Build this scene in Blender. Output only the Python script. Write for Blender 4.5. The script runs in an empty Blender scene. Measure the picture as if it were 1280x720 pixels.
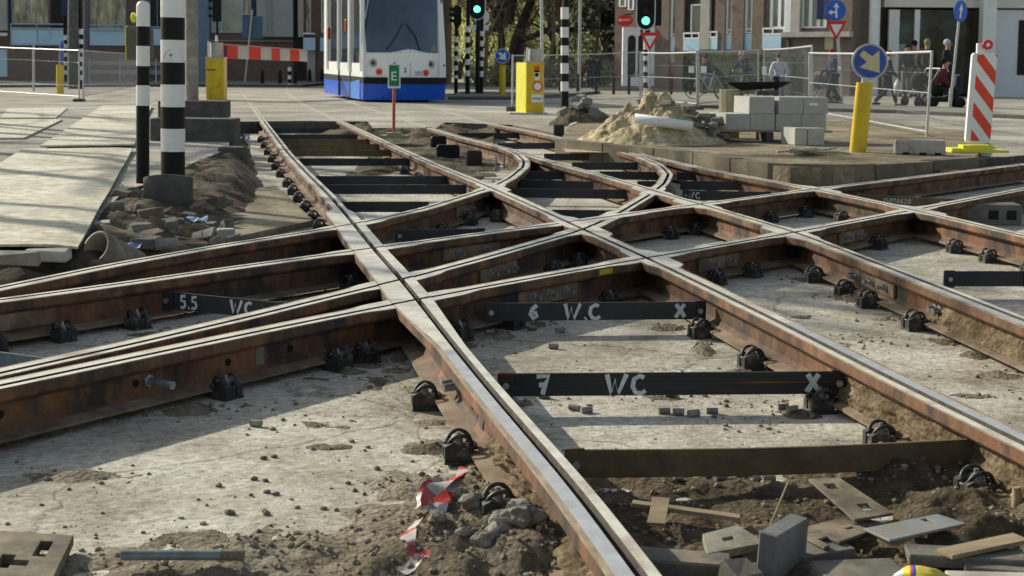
import bpy, bmesh, math, random
from mathutils import Vector, Matrix, noise
rnd = random.Random(7)
scene = bpy.context.scene
C = scene.collection
R = math.radians
# ------------------------------------------------------------------ camera model (for laying the place out to scale)
F = 1800.0; P0 = R(5); R0 = R(.5); H = 1.15
PX, PY = 640.0, 72 + F*math.tan(P0)
def ray(px, py):
    x = (px-PX)/F; y = -(py-PY)/F
    c, s = math.cos(R0), math.sin(R0)
    x, y = x*c-y*s, x*s+y*c
    return Vector((x, math.cos(P0)+y*math.sin(P0), -math.sin(P0)+y*math.cos(P0)))
def gz(y):
    t = y-27
    return 0.0 if t <= 0 else -.5*(1-math.exp(-(t/45)**1.5))
def G(px, py, off=0.0):
    """ground point (street level + off) seen at that place of the photograph"""
    r = ray(px, py); z = off; p = None
    for _ in range(60):
        t = (z-H)/r.z; p = Vector((0, 0, H))+r*t; z = gz(p.y)+off
    return p
def V(px, py, Y):
    """point on the vertical plane y = Y"""
    r = ray(px, py); return Vector((0, 0, H))+r*(Y/r.y)
def mpp(Y): return Y/F      # metres per photo pixel at depth Y
# ------------------------------------------------------------------ mesh builder
def frame_rot(d):
    d = Vector(d).normalized()
    up = Vector((0, 0, 1)) if abs(d.z) < .95 else Vector((1, 0, 0))
    a = d.cross(up).normalized(); b = a.cross(d)
    return a, b
class MB:
    def __init__(s): s.v = []; s.f = []; s.m = []; s.sm = []
    def add(s, vs, fs, mi=0, smooth=False):
        o = len(s.v); s.v += [Vector(v) for v in vs]
        for f in fs: s.f.append([o+i for i in f]); s.m.append(mi); s.sm.append(smooth)
        return s
    def box(s, c, size, rz=0, rx=0, ry=0, mi=0, jit=0):
        M = Matrix.Rotation(rz, 3, 'Z') @ Matrix.Rotation(ry, 3, 'Y') @ Matrix.Rotation(rx, 3, 'X')
        hx, hy, hz = size[0]/2, size[1]/2, size[2]/2
        vs = [Vector((x*hx, y*hy, z*hz)) for x in (-1, 1) for y in (-1, 1) for z in (-1, 1)]
        if jit: vs = [v+Vector((rnd.uniform(-jit, jit), rnd.uniform(-jit, jit), rnd.uniform(-jit, jit))) for v in vs]
        return s.add([M @ v + Vector(c) for v in vs], [(0, 1, 3, 2), (4, 6, 7, 5), (0, 4, 5, 1), (2, 3, 7, 6), (0, 2, 6, 4), (1, 5, 7, 3)], mi)
    def cbox(s, c, size, b=.01, rz=0, rx=0, ry=0, mi=0, jit=0):
        """box with chamfered edges"""
        bm = bmesh.new(); bmesh.ops.create_cube(bm, size=1)
        for v in bm.verts: v.co = Vector((v.co.x*size[0], v.co.y*size[1], v.co.z*size[2]))
        if jit:
            for v in bm.verts: v.co += Vector((rnd.uniform(-jit, jit), rnd.uniform(-jit, jit), rnd.uniform(-jit, jit)))
        bmesh.ops.bevel(bm, geom=list(bm.edges), offset=b, segments=1, affect='EDGES')
        M = Matrix.Rotation(rz, 3, 'Z') @ Matrix.Rotation(ry, 3, 'Y') @ Matrix.Rotation(rx, 3, 'X')
        bm.verts.index_update()
        s.add([M @ v.co + Vector(c) for v in bm.verts], [[v.index for v in f.verts] for f in bm.faces], mi)
        bm.free(); return s
    def cyl(s, p, q, r0, r1=None, n=16, mi=0, caps=True, smooth=True):
        r1 = r0 if r1 is None else r1
        p, q = Vector(p), Vector(q); a, b = frame_rot(q-p)
        vs = []
        for c, r in ((p, r0), (q, r1)):
            for k in range(n):
                t = 2*math.pi*k/n; vs.append(c+a*(r*math.cos(t))+b*(r*math.sin(t)))
        s.add(vs, [(k, n+k, n+(k+1) % n, (k+1) % n) for k in range(n)], mi, smooth)
        if caps: s.add(vs[:n], [list(range(n))], mi); s.add(vs[n:], [list(range(n))[::-1]], mi)
        return s
    def tube(s, pts, r, n=8, mi=0, caps=True):
        pts = [Vector(p) for p in pts]; vs = []; L = len(pts)
        rs = r if isinstance(r, (list, tuple)) else [r]*L
        a = None
        for i, p in enumerate(pts):
            d = (pts[min(i+1, L-1)]-pts[max(i-1, 0)]).normalized()
            if a is None: a, b = frame_rot(d)
            else:
                a = (a-d*a.dot(d)).normalized(); b = d.cross(a)*-1
            b = a.cross(d)
            for k in range(n):
                t = 2*math.pi*k/n; vs.append(p+a*(rs[i]*math.cos(t))+b*(rs[i]*math.sin(t)))
        fs = [(i*n+k, (i+1)*n+k, (i+1)*n+(k+1) % n, i*n+(k+1) % n) for i in range(L-1) for k in range(n)]
        s.add(vs, fs, mi, True)
        if caps: s.add(vs[:n], [list(range(n))], mi); s.add(vs[-n:], [list(range(n))[::-1]], mi)
        return s
    def prism(s, poly, z0, z1, mi=0, mtop=None, M=None):
        """poly: list of (x,y); extruded z0..z1; M places it"""
        n = len(poly); M = M or Matrix.Identity(4)
        vs = [M @ Vector((x, y, z0)) for x, y in poly]+[M @ Vector((x, y, z1)) for x, y in poly]
        s.add(vs, [[k, (k+1) % n, n+(k+1) % n, n+k] for k in range(n)], mi)
        s.add(vs[n:], [list(range(n))], mi if mtop is None else mtop)
        s.add(vs[:n], [list(range(n))[::-1]], mi)
        return s
    def lathe(s, prof, c=(0, 0, 0), n=20, mi=0, M=None):
        c = Vector(c); vs = []; M = M or Matrix.Identity(3)
        for r, z in prof:
            for k in range(n):
                t = 2*math.pi*k/n; vs.append(M @ Vector((r*math.cos(t), r*math.sin(t), z))+c)
        L = len(prof)
        return s.add(vs, [(i*n+k, i*n+(k+1) % n, (i+1)*n+(k+1) % n, (i+1)*n+k) for i in range(L-1) for k in range(n)], mi, True)
    def ball(s, c, r, mi=0, n=10, sq=(1, 1, 1), lump=0):
        prof = []; c = Vector(c); vs = []; m = n*3//2
        off = rnd.uniform(0, 50)
        for i in range(n+1):
            a = math.pi*i/n
            for k in range(m):
                t = 2*math.pi*k/m
                d = Vector((math.sin(a)*math.cos(t), math.sin(a)*math.sin(t), math.cos(a)))
                rr = r*(1+lump*noise.noise(d*2.2+Vector((off, 0, 0))))
                vs.append(c+Vector((d.x*sq[0], d.y*sq[1], d.z*sq[2]))*rr)
        return s.add(vs, [(i*m+k, (i+1)*m+k, (i+1)*m+(k+1) % m, i*m+(k+1) % m) for i in range(n) for k in range(m)], mi, True)
    def rock(s, c, r, mi=0, sq=(1, 1, .7)):
        bm = bmesh.new(); bmesh.ops.create_icosphere(bm, subdivisions=1, radius=1)
        off = Vector((rnd.uniform(0, 90), rnd.uniform(0, 90), 0)); M = Matrix.Rotation(rnd.uniform(0, 6.3), 3, 'Z')
        bm.verts.index_update()
        vs = []
        for v in bm.verts:
            k = r*(1+.45*noise.noise(v.co*1.3+off)); vs.append(M @ Vector((v.co.x*sq[0]*k, v.co.y*sq[1]*k, v.co.z*sq[2]*k))+Vector(c))
        s.add(vs, [[v.index for v in f.verts] for f in bm.faces], mi); bm.free(); return s
    def grid(s, nx, ny, fn, mi=0, smooth=True):
        vs = [fn(i/(nx), j/(ny)) for j in range(ny+1) for i in range(nx+1)]; w = nx+1
        return s.add(vs, [(j*w+i, j*w+i+1, (j+1)*w+i+1, (j+1)*w+i) for j in range(ny) for i in range(nx)], mi, smooth)
    def strokes(s, lines, M, w, mi=0, t=.0015):
        """flat painted strokes: polylines of (u,v) mapped by M (local x=u, y=v, z=out of the face)"""
        for ln in lines:
            ln = [Vector((u, v)) for u, v in ln]; L = len(ln); vs = []
            for i, p in enumerate(ln):
                d = (ln[min(i+1, L-1)]-ln[max(i-1, 0)]).normalized(); q = Vector((-d.y, d.x))*w/2*(1+.25*noise.noise(Vector((p.x*40, p.y*40, 3))))
                vs += [M @ Vector((p.x+q.x, p.y+q.y, t)), M @ Vector((p.x-q.x, p.y-q.y, t))]
            s.add(vs, [(2*i, 2*i+1, 2*i+3, 2*i+2) for i in range(L-1)], mi)
        return s
    def flat(s, poly, M, mi=0, t=.002):
        return s.add([M @ Vector((u, v, t)) for u, v in poly], [list(range(len(poly)))], mi)
    def build(s, name, mats, parent=None, loc=None, bevel=0):
        me = bpy.data.meshes.new(name)
        o = bpy.data.objects.new(name, me); C.objects.link(o)
        if parent is not None:
            r = parent
            while r.parent is not None: r = r.parent
            Mi = (Matrix.Translation(r.location) @ Matrix.Rotation(r.rotation_euler.z, 4, 'Z')).inverted()
            vs = [Mi @ v for v in s.v]; o.parent = parent
        elif loc is not None:
            o.location = loc; vs = [v-Vector(loc) for v in s.v]
        else: vs = s.v
        me.from_pydata([tuple(v) for v in vs], [], s.f)
        for m in (mats if isinstance(mats, (list, tuple)) else [mats]): me.materials.append(m)
        me.polygons.foreach_set('material_index', s.m); me.polygons.foreach_set('use_smooth', s.sm)
        me.update()
        bm = bmesh.new(); bm.from_mesh(me); bmesh.ops.recalc_face_normals(bm, faces=bm.faces); bm.to_mesh(me); bm.free()
        if bevel:
            b = o.modifiers.new('bevel', 'BEVEL'); b.width = bevel; b.segments = 2; b.limit_method = 'ANGLE'; b.angle_limit = R(40)
        return o
def tag(o, label=None, cat=None, group=None, kind=None):
    if label: o['label'] = label
    if cat: o['category'] = cat
    if group: o['group'] = group
    if kind: o['kind'] = kind
    return o
def thing(name, label, cat, loc=(0, 0, 0), rz=0, group=None):
    o = bpy.data.objects.new(name, None); C.objects.link(o); o.location = loc; o.rotation_euler = (0, 0, rz)
    o.empty_display_size = .1
    return tag(o, label, cat, group)
def dup(root, loc, rz=0, label=None, sc=1.0):
    def cp(o, par):
        c = o.copy(); C.objects.link(c)
        if par is not None: c.parent = par
        for ch in list(kids.get(o.name, [])): cp(ch, c)
        return c
    kids = {}
    def walk(o):
        kids[o.name] = list(o.children)
        for ch in o.children: walk(ch)
    walk(root)
    c = cp(root, None); c.location = loc; c.rotation_euler = (0, 0, rz); c.scale = (sc, sc, sc)
    if label: c['label'] = label
    return c
def struct(o): o['kind'] = 'structure'; return o
# ------------------------------------------------------------------ materials
MATS = {}
def mat(name, c1, c2=None, rough=.8, metal=0, scale=6, bump=.15, bscale=None, c3=None, s3=1.2, spec=.4, t3=(.5, .68), emit=None, estr=0, stretch=(1, 1, 1), dist=.01, noiserough=.65):
    if name in MATS: return MATS[name]
    m = bpy.data.materials.new(name); m.use_nodes = True; nt = m.node_tree; nd = nt.nodes; lk = nt.links
    b = nd['Principled BSDF']; b.inputs['Roughness'].default_value = rough; b.inputs['Metallic'].default_value = metal
    b.inputs['Specular IOR Level'].default_value = spec
    tc = nd.new('ShaderNodeTexCoord'); mp = nd.new('ShaderNodeMapping'); mp.inputs['Scale'].default_value = stretch
    lk.new(tc.outputs['Object'], mp.inputs['Vector'])
    oi = nd.new('ShaderNodeObjectInfo'); mu = nd.new('ShaderNodeMath'); mu.operation = 'MULTIPLY'; mu.inputs[1].default_value = 37
    lk.new(oi.outputs['Random'], mu.inputs[0])
    def nz(sc, det=8):
        n = nd.new('ShaderNodeTexNoise'); n.noise_dimensions = '4D'; n.inputs['Scale'].default_value = sc; n.inputs['Detail'].default_value = det
        n.inputs['Roughness'].default_value = noiserough
        lk.new(mp.outputs['Vector'], n.inputs['Vector']); lk.new(mu.outputs[0], n.inputs['W']); return n
    if c2 is None: c2 = tuple(x*.75 for x in c1)
    n1 = nz(scale); rp = nd.new('ShaderNodeValToRGB'); rp.color_ramp.elements[0].position = .36; rp.color_ramp.elements[1].position = .64
    rp.color_ramp.elements[0].color = (*c2, 1); rp.color_ramp.elements[1].color = (*c1, 1)
    lk.new(n1.outputs['Fac'], rp.inputs['Fac']); col = rp.outputs['Color']
    if c3 is not None:
        n3 = nz(s3, 6); r3 = nd.new('ShaderNodeValToRGB'); r3.color_ramp.elements[0].position = t3[0]; r3.color_ramp.elements[1].position = t3[1]
        lk.new(n3.outputs['Fac'], r3.inputs['Fac']); mx = nd.new('ShaderNodeMix'); mx.data_type = 'RGBA'
        lk.new(r3.outputs['Color'], mx.inputs['Factor']); lk.new(col, mx.inputs['A']); mx.inputs['B'].default_value = (*c3, 1); col = mx.outputs['Result']
    lk.new(col, b.inputs['Base Color'])
    if bump:
        n2 = nz(bscale or scale*4, 6); bp = nd.new('ShaderNodeBump'); bp.inputs['Strength'].default_value = bump; bp.inputs['Distance'].default_value = dist
        lk.new(n2.outputs['Fac'], bp.inputs['Height']); lk.new(bp.outputs['Normal'], b.inputs['Normal'])
    if emit: b.inputs['Emission Color'].default_value = (*emit, 1); b.inputs['Emission Strength'].default_value = estr
    MATS[name] = m; return m
def glass(name, tint=(.02, .025, .025), rough=.08, spec=1.0):
    return mat(name, tint, tuple(x*.6 for x in tint), rough=rough, bump=0, spec=spec, scale=.4)
M_white = mat('white_paint', (.87, .87, .85), (.78, .78, .76), rough=.45, scale=5, bump=.03, c3=(.55, .53, .48), s3=4, t3=(.62, .8))
M_black = mat('black_paint', (.006, .006, .007), (.011, .011, .011), rough=.5, scale=5, bump=.03, spec=.2)
M_galv = mat('galvanised_steel', (.55, .56, .56), (.38, .39, .4), rough=.4, metal=.6, scale=14, bump=.05)
M_grey = mat('grey_paint', (.3, .31, .3), (.2, .21, .2), rough=.6, scale=8)
M_rust = mat('rail_rust', (.24, .115, .055), (.085, .043, .024), rough=.8, scale=7, bump=.35, bscale=40, c3=(.04, .033, .028), s3=4, t3=(.46, .6), dist=.006, stretch=(1.3, 1.3, .7))
M_rust2 = mat('rail_foot_dust', (.3, .225, .15), (.15, .1, .065), rough=.85, scale=9, bump=.4, bscale=45, c3=(.1, .055, .03), s3=2.5, dist=.004)
M_head = mat('rail_head_worn', (.88, .82, .68), (.6, .54, .43), rough=.38, metal=.15, scale=9, bump=.15, bscale=60, c3=(.36, .27, .18), s3=3.2, t3=(.54, .68), dist=.002, spec=.7)
M_headold = mat('rail_head_old', (.5, .4, .27), (.28, .2, .125), rough=.6, scale=12, bump=.25, bscale=70, c3=(.12, .085, .055), s3=6, t3=(.5, .65), dist=.003)
M_polish = mat('rail_head_polished', (.66, .65, .64), (.5, .49, .48), rough=.42, metal=.45, scale=14, bump=.06, bscale=90, dist=.002, c3=(.4, .36, .3), s3=5, t3=(.55, .75))
M_groove = mat('rail_groove_dark', (.12, .1, .08), (.05, .04, .035), rough=.9, scale=20, bump=.3)  # dark brown on the walls and floor of the grooves
M_clip = mat('clip_black_plastic', (.02, .02, .02), (.045, .042, .036), rough=.55, scale=25, bump=.15, c3=(.22, .2, .16), s3=16, t3=(.52, .72))
M_spring = mat('clip_spring_steel', (.02, .02, .022), (.06, .058, .055), rough=.45, metal=.2, scale=40, bump=.1, c3=(.16, .13, .1), s3=25, t3=(.55, .7))
M_bolt = mat('bolt_zinc', (.45, .48, .49), (.28, .3, .3), rough=.35, metal=.6, scale=30, bump=.05)
M_bar = mat('tie_bar_dark_steel', (.035, .036, .04), (.02, .02, .022), rough=.55, metal=.3, scale=9, bump=.08, c3=(.24, .085, .03), s3=5, t3=(.56, .62), stretch=(.15, .15, 14))
M_barb = mat('tie_bar_brown', (.16, .115, .06), (.09, .06, .032), rough=.85, scale=9, bump=.3, dist=.004)
M_bard = mat('tie_bar_plain', (.02, .022, .026), (.035, .036, .04), rough=.6, scale=6, bump=.08)
M_chalk = mat('white_marker_paint', (.72, .74, .74), (.5, .52, .52), rough=.8, scale=60, bump=.1)
M_conc = mat('concrete', (.52, .49, .43), (.37, .34, .29), rough=.9, scale=8, bump=.25, bscale=60, c3=(.2, .18, .15), s3=2.5, dist=.004)
M_concl = mat('concrete_light', (.48, .47, .43), (.4, .39, .36), rough=.9, scale=8, bump=.15, bscale=80, dist=.003)
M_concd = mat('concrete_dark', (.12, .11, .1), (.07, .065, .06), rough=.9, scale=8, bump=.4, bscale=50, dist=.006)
M_yellow = mat('yellow_paint', (.75, .52, .02), (.62, .42, .02), rough=.45, scale=5, bump=.03, c3=(.3, .22, .05), s3=6, t3=(.66, .8))
M_lyellow = mat('lemon_yellow', (.8, .75, .05), (.7, .65, .05), rough=.5, scale=5, bump=.03)
M_red = mat('red_paint', (.75, .035, .02), (.65, .03, .018), rough=.5, scale=6, bump=.03)
M_orange = mat('orange_reflector', (.8, .12, .03), (.7, .08, .02), rough=.4, scale=6, bump=.03)
M_blue = mat('sign_blue', (.02, .13, .6), (.02, .1, .5), rough=.4, scale=6, bump=.02)
M_green = mat('sign_green', (.01, .25, .11), (.01, .2, .09), rough=.5, scale=6, bump=.02)
M_cream = mat('cream_foil', (.68, .58, .36), (.58, .48, .28), rough=.5, scale=20, bump=.02)
M_wood = mat('weathered_wood', (.4, .31, .19), (.24, .18, .11), rough=.9, scale=5, bump=.3, stretch=(1, 6, 6), dist=.004)
M_dirtplate = mat('rusty_dusty_plate', (.27, .22, .145), (.12, .095, .065), rough=.85, scale=11, bump=.4, c3=(.07, .055, .04), s3=7, dist=.004)
M_blueplate = mat('bluish_steel_plate', (.3, .33, .35), (.22, .22, .2), rough=.55, metal=.2, scale=8, bump=.15, c3=(.3, .24, .16), s3=5, dist=.003)
# ------------------------------------------------------------------ ground materials
def ground_mat(name, cols, scale=1.6, pebble=.0, bump=.5, dist=.012, tint=None, fine=30, crack=0):
    m = bpy.data.materials.new(name); m.use_nodes = True; nt = m.node_tree; nd = nt.nodes; lk = nt.links
    b = nd['Principled BSDF']; b.inputs['Roughness'].default_value = .93; b.inputs['Specular IOR Level'].default_value = .2
    tc = nd.new('ShaderNodeTexCoord')
    def nz(sc, det, ro=.65, dist_=0):
        n = nd.new('ShaderNodeTexNoise'); n.inputs['Scale'].default_value = sc; n.inputs['Detail'].default_value = det; n.inputs['Roughness'].default_value = ro
        n.inputs['Distortion'].default_value = dist_; lk.new(tc.outputs['Object'], n.inputs['Vector']); return n
    n1 = nz(scale, 10, .7, .4); rp = nd.new('ShaderNodeValToRGB'); e = rp.color_ramp.elements
    n = len(cols); e[0].position = .3; e[0].color = (*cols[0], 1); e[1].position = .7; e[1].color = (*cols[-1], 1)
    for i in range(1, n-1):
        x = e.new(.3+.4*i/(n-1)); x.color = (*cols[i], 1)
    lk.new(n1.outputs['Fac'], rp.inputs['Fac'])
    n2 = nz(fine, 8, .75); r2 = nd.new('ShaderNodeValToRGB'); r2.color_ramp.elements[0].position = .3; r2.color_ramp.elements[1].position = .62
    r2.color_ramp.elements[0].color = (.3, .28, .25, 1); r2.color_ramp.elements[1].color = (1, 1, 1, 1)
    lk.new(n2.outputs['Fac'], r2.inputs['Fac'])
    mx = nd.new('ShaderNodeMix'); mx.data_type = 'RGBA'; mx.blend_type = 'MULTIPLY'; mx.inputs['Factor'].default_value = .82
    lk.new(rp.outputs['Color'], mx.inputs['A']); lk.new(r2.outputs['Color'], mx.inputs['B']); lk.new(mx.outputs['Result'], b.inputs['Base Color'])
    n5 = nz(scale*.45, 8, .8, 1.2); r5 = nd.new('ShaderNodeValToRGB'); r5.color_ramp.elements[0].position = .38; r5.color_ramp.elements[1].position = .56
    r5.color_ramp.elements[0].color = (.62, .58, .5, 1); r5.color_ramp.elements[1].color = (1, 1, 1, 1); lk.new(n5.outputs['Fac'], r5.inputs['Fac'])
    m5 = nd.new('ShaderNodeMix'); m5.data_type = 'RGBA'; m5.blend_type = 'MULTIPLY'; m5.inputs['Factor'].default_value = .65
    lk.new(mx.outputs['Result'], m5.inputs['A']); lk.new(r5.outputs['Color'], m5.inputs['B']); lk.new(m5.outputs['Result'], b.inputs['Base Color'])
    if crack:
        vc = nd.new('ShaderNodeTexVoronoi'); vc.feature = 'DISTANCE_TO_EDGE'; vc.inputs['Scale'].default_value = crack; wv = nz(3, 4, .6)
        va = nd.new('ShaderNodeVectorMath'); va.operation = 'MULTIPLY_ADD'; va.inputs[1].default_value = (.35, .35, .35); lk.new(wv.outputs['Color'], va.inputs[0]); lk.new(tc.outputs['Object'], va.inputs[2]); lk.new(va.outputs[0], vc.inputs['Vector'])
        rc = nd.new('ShaderNodeValToRGB'); rc.color_ramp.elements[0].position = .0; rc.color_ramp.elements[1].position = .006; rc.color_ramp.elements[0].color = (.3, .27, .22, 1); rc.color_ramp.elements[1].color = (1, 1, 1, 1); lk.new(vc.outputs['Distance'], rc.inputs['Fac'])
        m6 = nd.new('ShaderNodeMix'); m6.data_type = 'RGBA'; m6.blend_type = 'MULTIPLY'; m6.inputs['Factor'].default_value = .7; lk.new(m5.outputs['Result'], m6.inputs['A']); lk.new(rc.outputs['Color'], m6.inputs['B'])
        # speckle of dark crumbs and rust-brown dust
        vs_ = nd.new('ShaderNodeTexVoronoi'); vs_.inputs['Scale'].default_value = 34; lk.new(tc.outputs['Object'], vs_.inputs['Vector']); rs_ = nd.new('ShaderNodeValToRGB'); rs_.color_ramp.elements[0].position = .1; rs_.color_ramp.elements[1].position = .2; rs_.color_ramp.elements[0].color = (.42, .36, .28, 1); rs_.color_ramp.elements[1].color = (1, 1, 1, 1); lk.new(vs_.outputs['Distance'], rs_.inputs['Fac'])
        nm_ = nz(2.2, 6, .7); rm_ = nd.new('ShaderNodeValToRGB'); rm_.color_ramp.elements[0].position = .48; rm_.color_ramp.elements[1].position = .62; lk.new(nm_.outputs['Fac'], rm_.inputs['Fac'])
        m7 = nd.new('ShaderNodeMix'); m7.data_type = 'RGBA'; m7.blend_type = 'MULTIPLY'; lk.new(rm_.outputs['Color'], m7.inputs['Factor']); lk.new(m6.outputs['Result'], m7.inputs['A']); lk.new(rs_.outputs['Color'], m7.inputs['B']); lk.new(m7.outputs['Result'], b.inputs['Base Color'])
    n3 = nz(fine*.45, 10, .8); bp = nd.new('ShaderNodeBump'); bp.inputs['Strength'].default_value = bump; bp.inputs['Distance'].default_value = dist
    vo = nd.new('ShaderNodeTexVoronoi'); vo.inputs['Scale'].default_value = fine*1.6; lk.new(tc.outputs['Object'], vo.inputs['Vector'])
    ad = nd.new('ShaderNodeMath'); ad.operation = 'MULTIPLY_ADD'; ad.inputs[1].default_value = -pebble
    lk.new(vo.outputs['Distance'], ad.inputs[0]); lk.new(n3.outputs['Fac'], ad.inputs[2])
    lk.new(ad.outputs[0], bp.inputs['Height']); lk.new(bp.outputs['Normal'], b.inputs['Normal'])
    return m
M_slab = ground_mat('slab_dusty_concrete', [(.38, .34, .27), (.64, .59, .49), (.82, .77, .66), (.9, .86, .77)], 1.9, .25, .9, .014, fine=24, crack=.55)
M_soil = ground_mat('dark_soil', [(.06, .045, .028), (.14, .105, .065), (.24, .185, .12), (.36, .3, .21)], 4, .7, 1, .022, fine=30)
M_soil2 = ground_mat('sandy_grit_soil', [(.12, .095, .065), (.27, .22, .155), (.42, .36, .27), (.56, .5, .41)], 3, .7, 1, .02, fine=34)
M_island = ground_mat('island_dirt', [(.14, .11, .07), (.28, .23, .15), (.42, .36, .25), (.54, .48, .35)], 1.2, .5, .8, .02, fine=14)
M_bank = ground_mat('bank_earth', [(.06, .047, .03), (.13, .1, .066), (.22, .18, .12), (.34, .28, .2)], 1.6, .5, .9, .03, fine=14)
M_sand = ground_mat('yellow_sand', [(.48, .38, .22), (.64, .53, .33), (.76, .65, .44), (.84, .74, .53)], 2.2, .3, .9, .03, fine=14)
M_street = ground_mat('street_asphalt', [(.3, .28, .24), (.42, .39, .34), (.58, .54, .46), (.76, .71, .6)], .5, .2, .4, .01, fine=12)
M_dusty = ground_mat('dusty_pavement', [(.2, .16, .1), (.33, .28, .19), (.45, .39, .28), (.55, .49, .37)], .7, .2, .4, .01, fine=10)
M_pave = ground_mat('pavement_tiles', [(.25, .24, .22), (.32, .31, .28), (.38, .36, .32), (.42, .4, .36)], .7, .1, .3, .01, fine=8)
M_plate = ground_mat('sandy_walk_plate', [(.5, .43, .3), (.78, .72, .58), (.88, .84, .7), (.9, .87, .76)], .9, .1, .25, .006, fine=9)
# ------------------------------------------------------------------ rails
TOP = .004
def smooth_path(px, step=.1, it=40, ext0=0, ext1=0):
    P = [G(x, y, TOP) for x, y in px]; P = [Vector((p.x, p.y)) for p in P]
    if ext0: P.insert(0, P[0]+(P[0]-P[1]).normalized()*ext0)
    if ext1: P.append(P[-1]+(P[-1]-P[-2]).normalized()*ext1)
    def resample(P, st):
        out = [P[0]]; acc = 0
        for a, b in zip(P, P[1:]):
            L = (b-a).length; t = st-acc
            while t <= L: out.append(a+(b-a)*(t/L)); t += st
            acc = L-(t-st)
        out.append(P[-1]); return out
    Q = resample(P, step)
    for _ in range(it):
        Q = [Q[0]]+[Q[i]*.5+(Q[i-1]+Q[i+1])*.25 for i in range(1, len(Q)-1)]+[Q[-1]]
    return Q
# groove centre lines, from near/left to far/right ; last value: side of the running head (+1 = left of travel)
RAILS = {
 'A1': ([(792.5, 707), (722, 612), (663, 545), (609, 482.5), (567.5, 432), (524, 376.5), (502.5, 350), (467.5, 311), (442.5, 280), (412.5, 245), (384, 217), (360, 191.5), (328, 149), (304, 118), (300, 108)], 1, 30, 1.2, 0),
 'A2': ([(1280, 554), (1110, 471), (990, 410), (900, 366), (808.5, 322), (729, 286.5), (710, 277.5), (612, 233.5), (542, 205.5), (480, 177.5), (429, 153.5), (412.5, 146.5), (379, 131), (362, 118.5), (357, 108)], -1, 30, 1.6, 0),
 'B1': ([(1290, 404), (1126, 340), (995, 290), (876.5, 255), (843, 246), (801, 233), (753, 219), (700, 205), (641, 187), (576, 171), (520, 154.5), (466, 137), (420, 122)], 1, 30, 2.5, 0),
 'B2': ([(1290, 297), (1142, 262), (1018, 236), (880, 211), (801, 193), (765, 184), (722, 177), (660, 163.5), (598, 152), (558, 139.5), (500, 124)], -1, 30, 3, 0),
 'L1': ([(0, 358.5), (134, 331), (269, 307), (403, 286), (443, 279.5), (530, 260), (613, 234), (637, 222), (654, 208), (655, 200), (646, 192), (627, 184), (600, 177), (576, 171.6)], -1, 8, .9, 0),
 'L2': ([(0, 374), (134, 356.5), (269, 336.5), (380, 321.5), (469, 309.5), (555, 297), (620, 288.5), (710, 277.5), (811, 263), (876.5, 254.5), (1018, 235.8), (1280, 204.5)], -1, 30, .9, 2),
 'L3': ([(0, 465), (160, 430), (320, 393), (380, 378), (455, 360), (502, 349), (600, 323), (729, 286.5), (773, 266), (812, 243), (830, 229), (836, 217), (825, 206), (801, 195.5), (765, 185.6), (722.5, 178.5)], 1, 6, .9, 0),
 'L4': ([(0, 481), (320, 414), (380, 401), (519, 375), (600, 358), (808.5, 322), (995, 289.7), (1142, 262), (1280, 236)], 1, 60, .9, 2),
}
PATH = {}
for k, (px, hs, it, e0, e1) in RAILS.items():
    PATH[k] = smooth_path(px, .06, int(it*1.6), e0, e1)
def tangent(P, i):
    return (P[min(i+1, len(P)-1)]-P[max(i-1, 0)]).normalized()
def crossings(a, b):
    out = []
    A, B = PATH[a], PATH[b]
    for i in range(len(A)-1):
        for j in range(len(B)-1):
            p, r, q, s = A[i], A[i+1]-A[i], B[j], B[j+1]-B[j]
            if (p-q).length > .3: continue
            d = r.x*s.y-r.y*s.x
            if abs(d) < 1e-9: continue
            t = ((q-p).x*s.y-(q-p).y*s.x)/d; u = ((q-p).x*r.y-(q-p).y*r.x)/d
            if 0 <= t < 1 and 0 <= u < 1: out.append(p+r*t)
    return out
CP = []
names = list(PATH)
for i, a in enumerate(names):
    for b in names[i+1:]:
        CP += crossings(a, b)
def station(k, i):
    P = PATH[k]; p = P[i]; hs = RAILS[k][1]
    near = min([(p-c).length for c in CP] or [9])
    A_ = k[0] == 'A' or k[0] == 'B'
    w = max(0, min(1, ((.95 if k == 'A1' else .4)-near)/(.22 if k == 'A1' else .13)))
    if k == 'A1' and p.y < 6.75: w = max(0, min(1, 1-(6.75-p.y)/1.1))
    if k[0] == 'A' or k[0] == 'B':
        if p.y > 17: w *= max(0, 1-(p.y-17)/2)
        exh, exl = .062*w, .028*w
    else: exh, exl = .025*w, .03*w
    head, lip = .077+exh, .049+exl
    return (head, lip) if hs > 0 else (lip, head)          # left extent, right extent
DROP = {'A1': 0, 'A2': .0008, 'B1': .0012, 'B2': .0016, 'L4': .0022, 'L2': .0028, 'L3': .0034, 'L1': .004}
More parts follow.
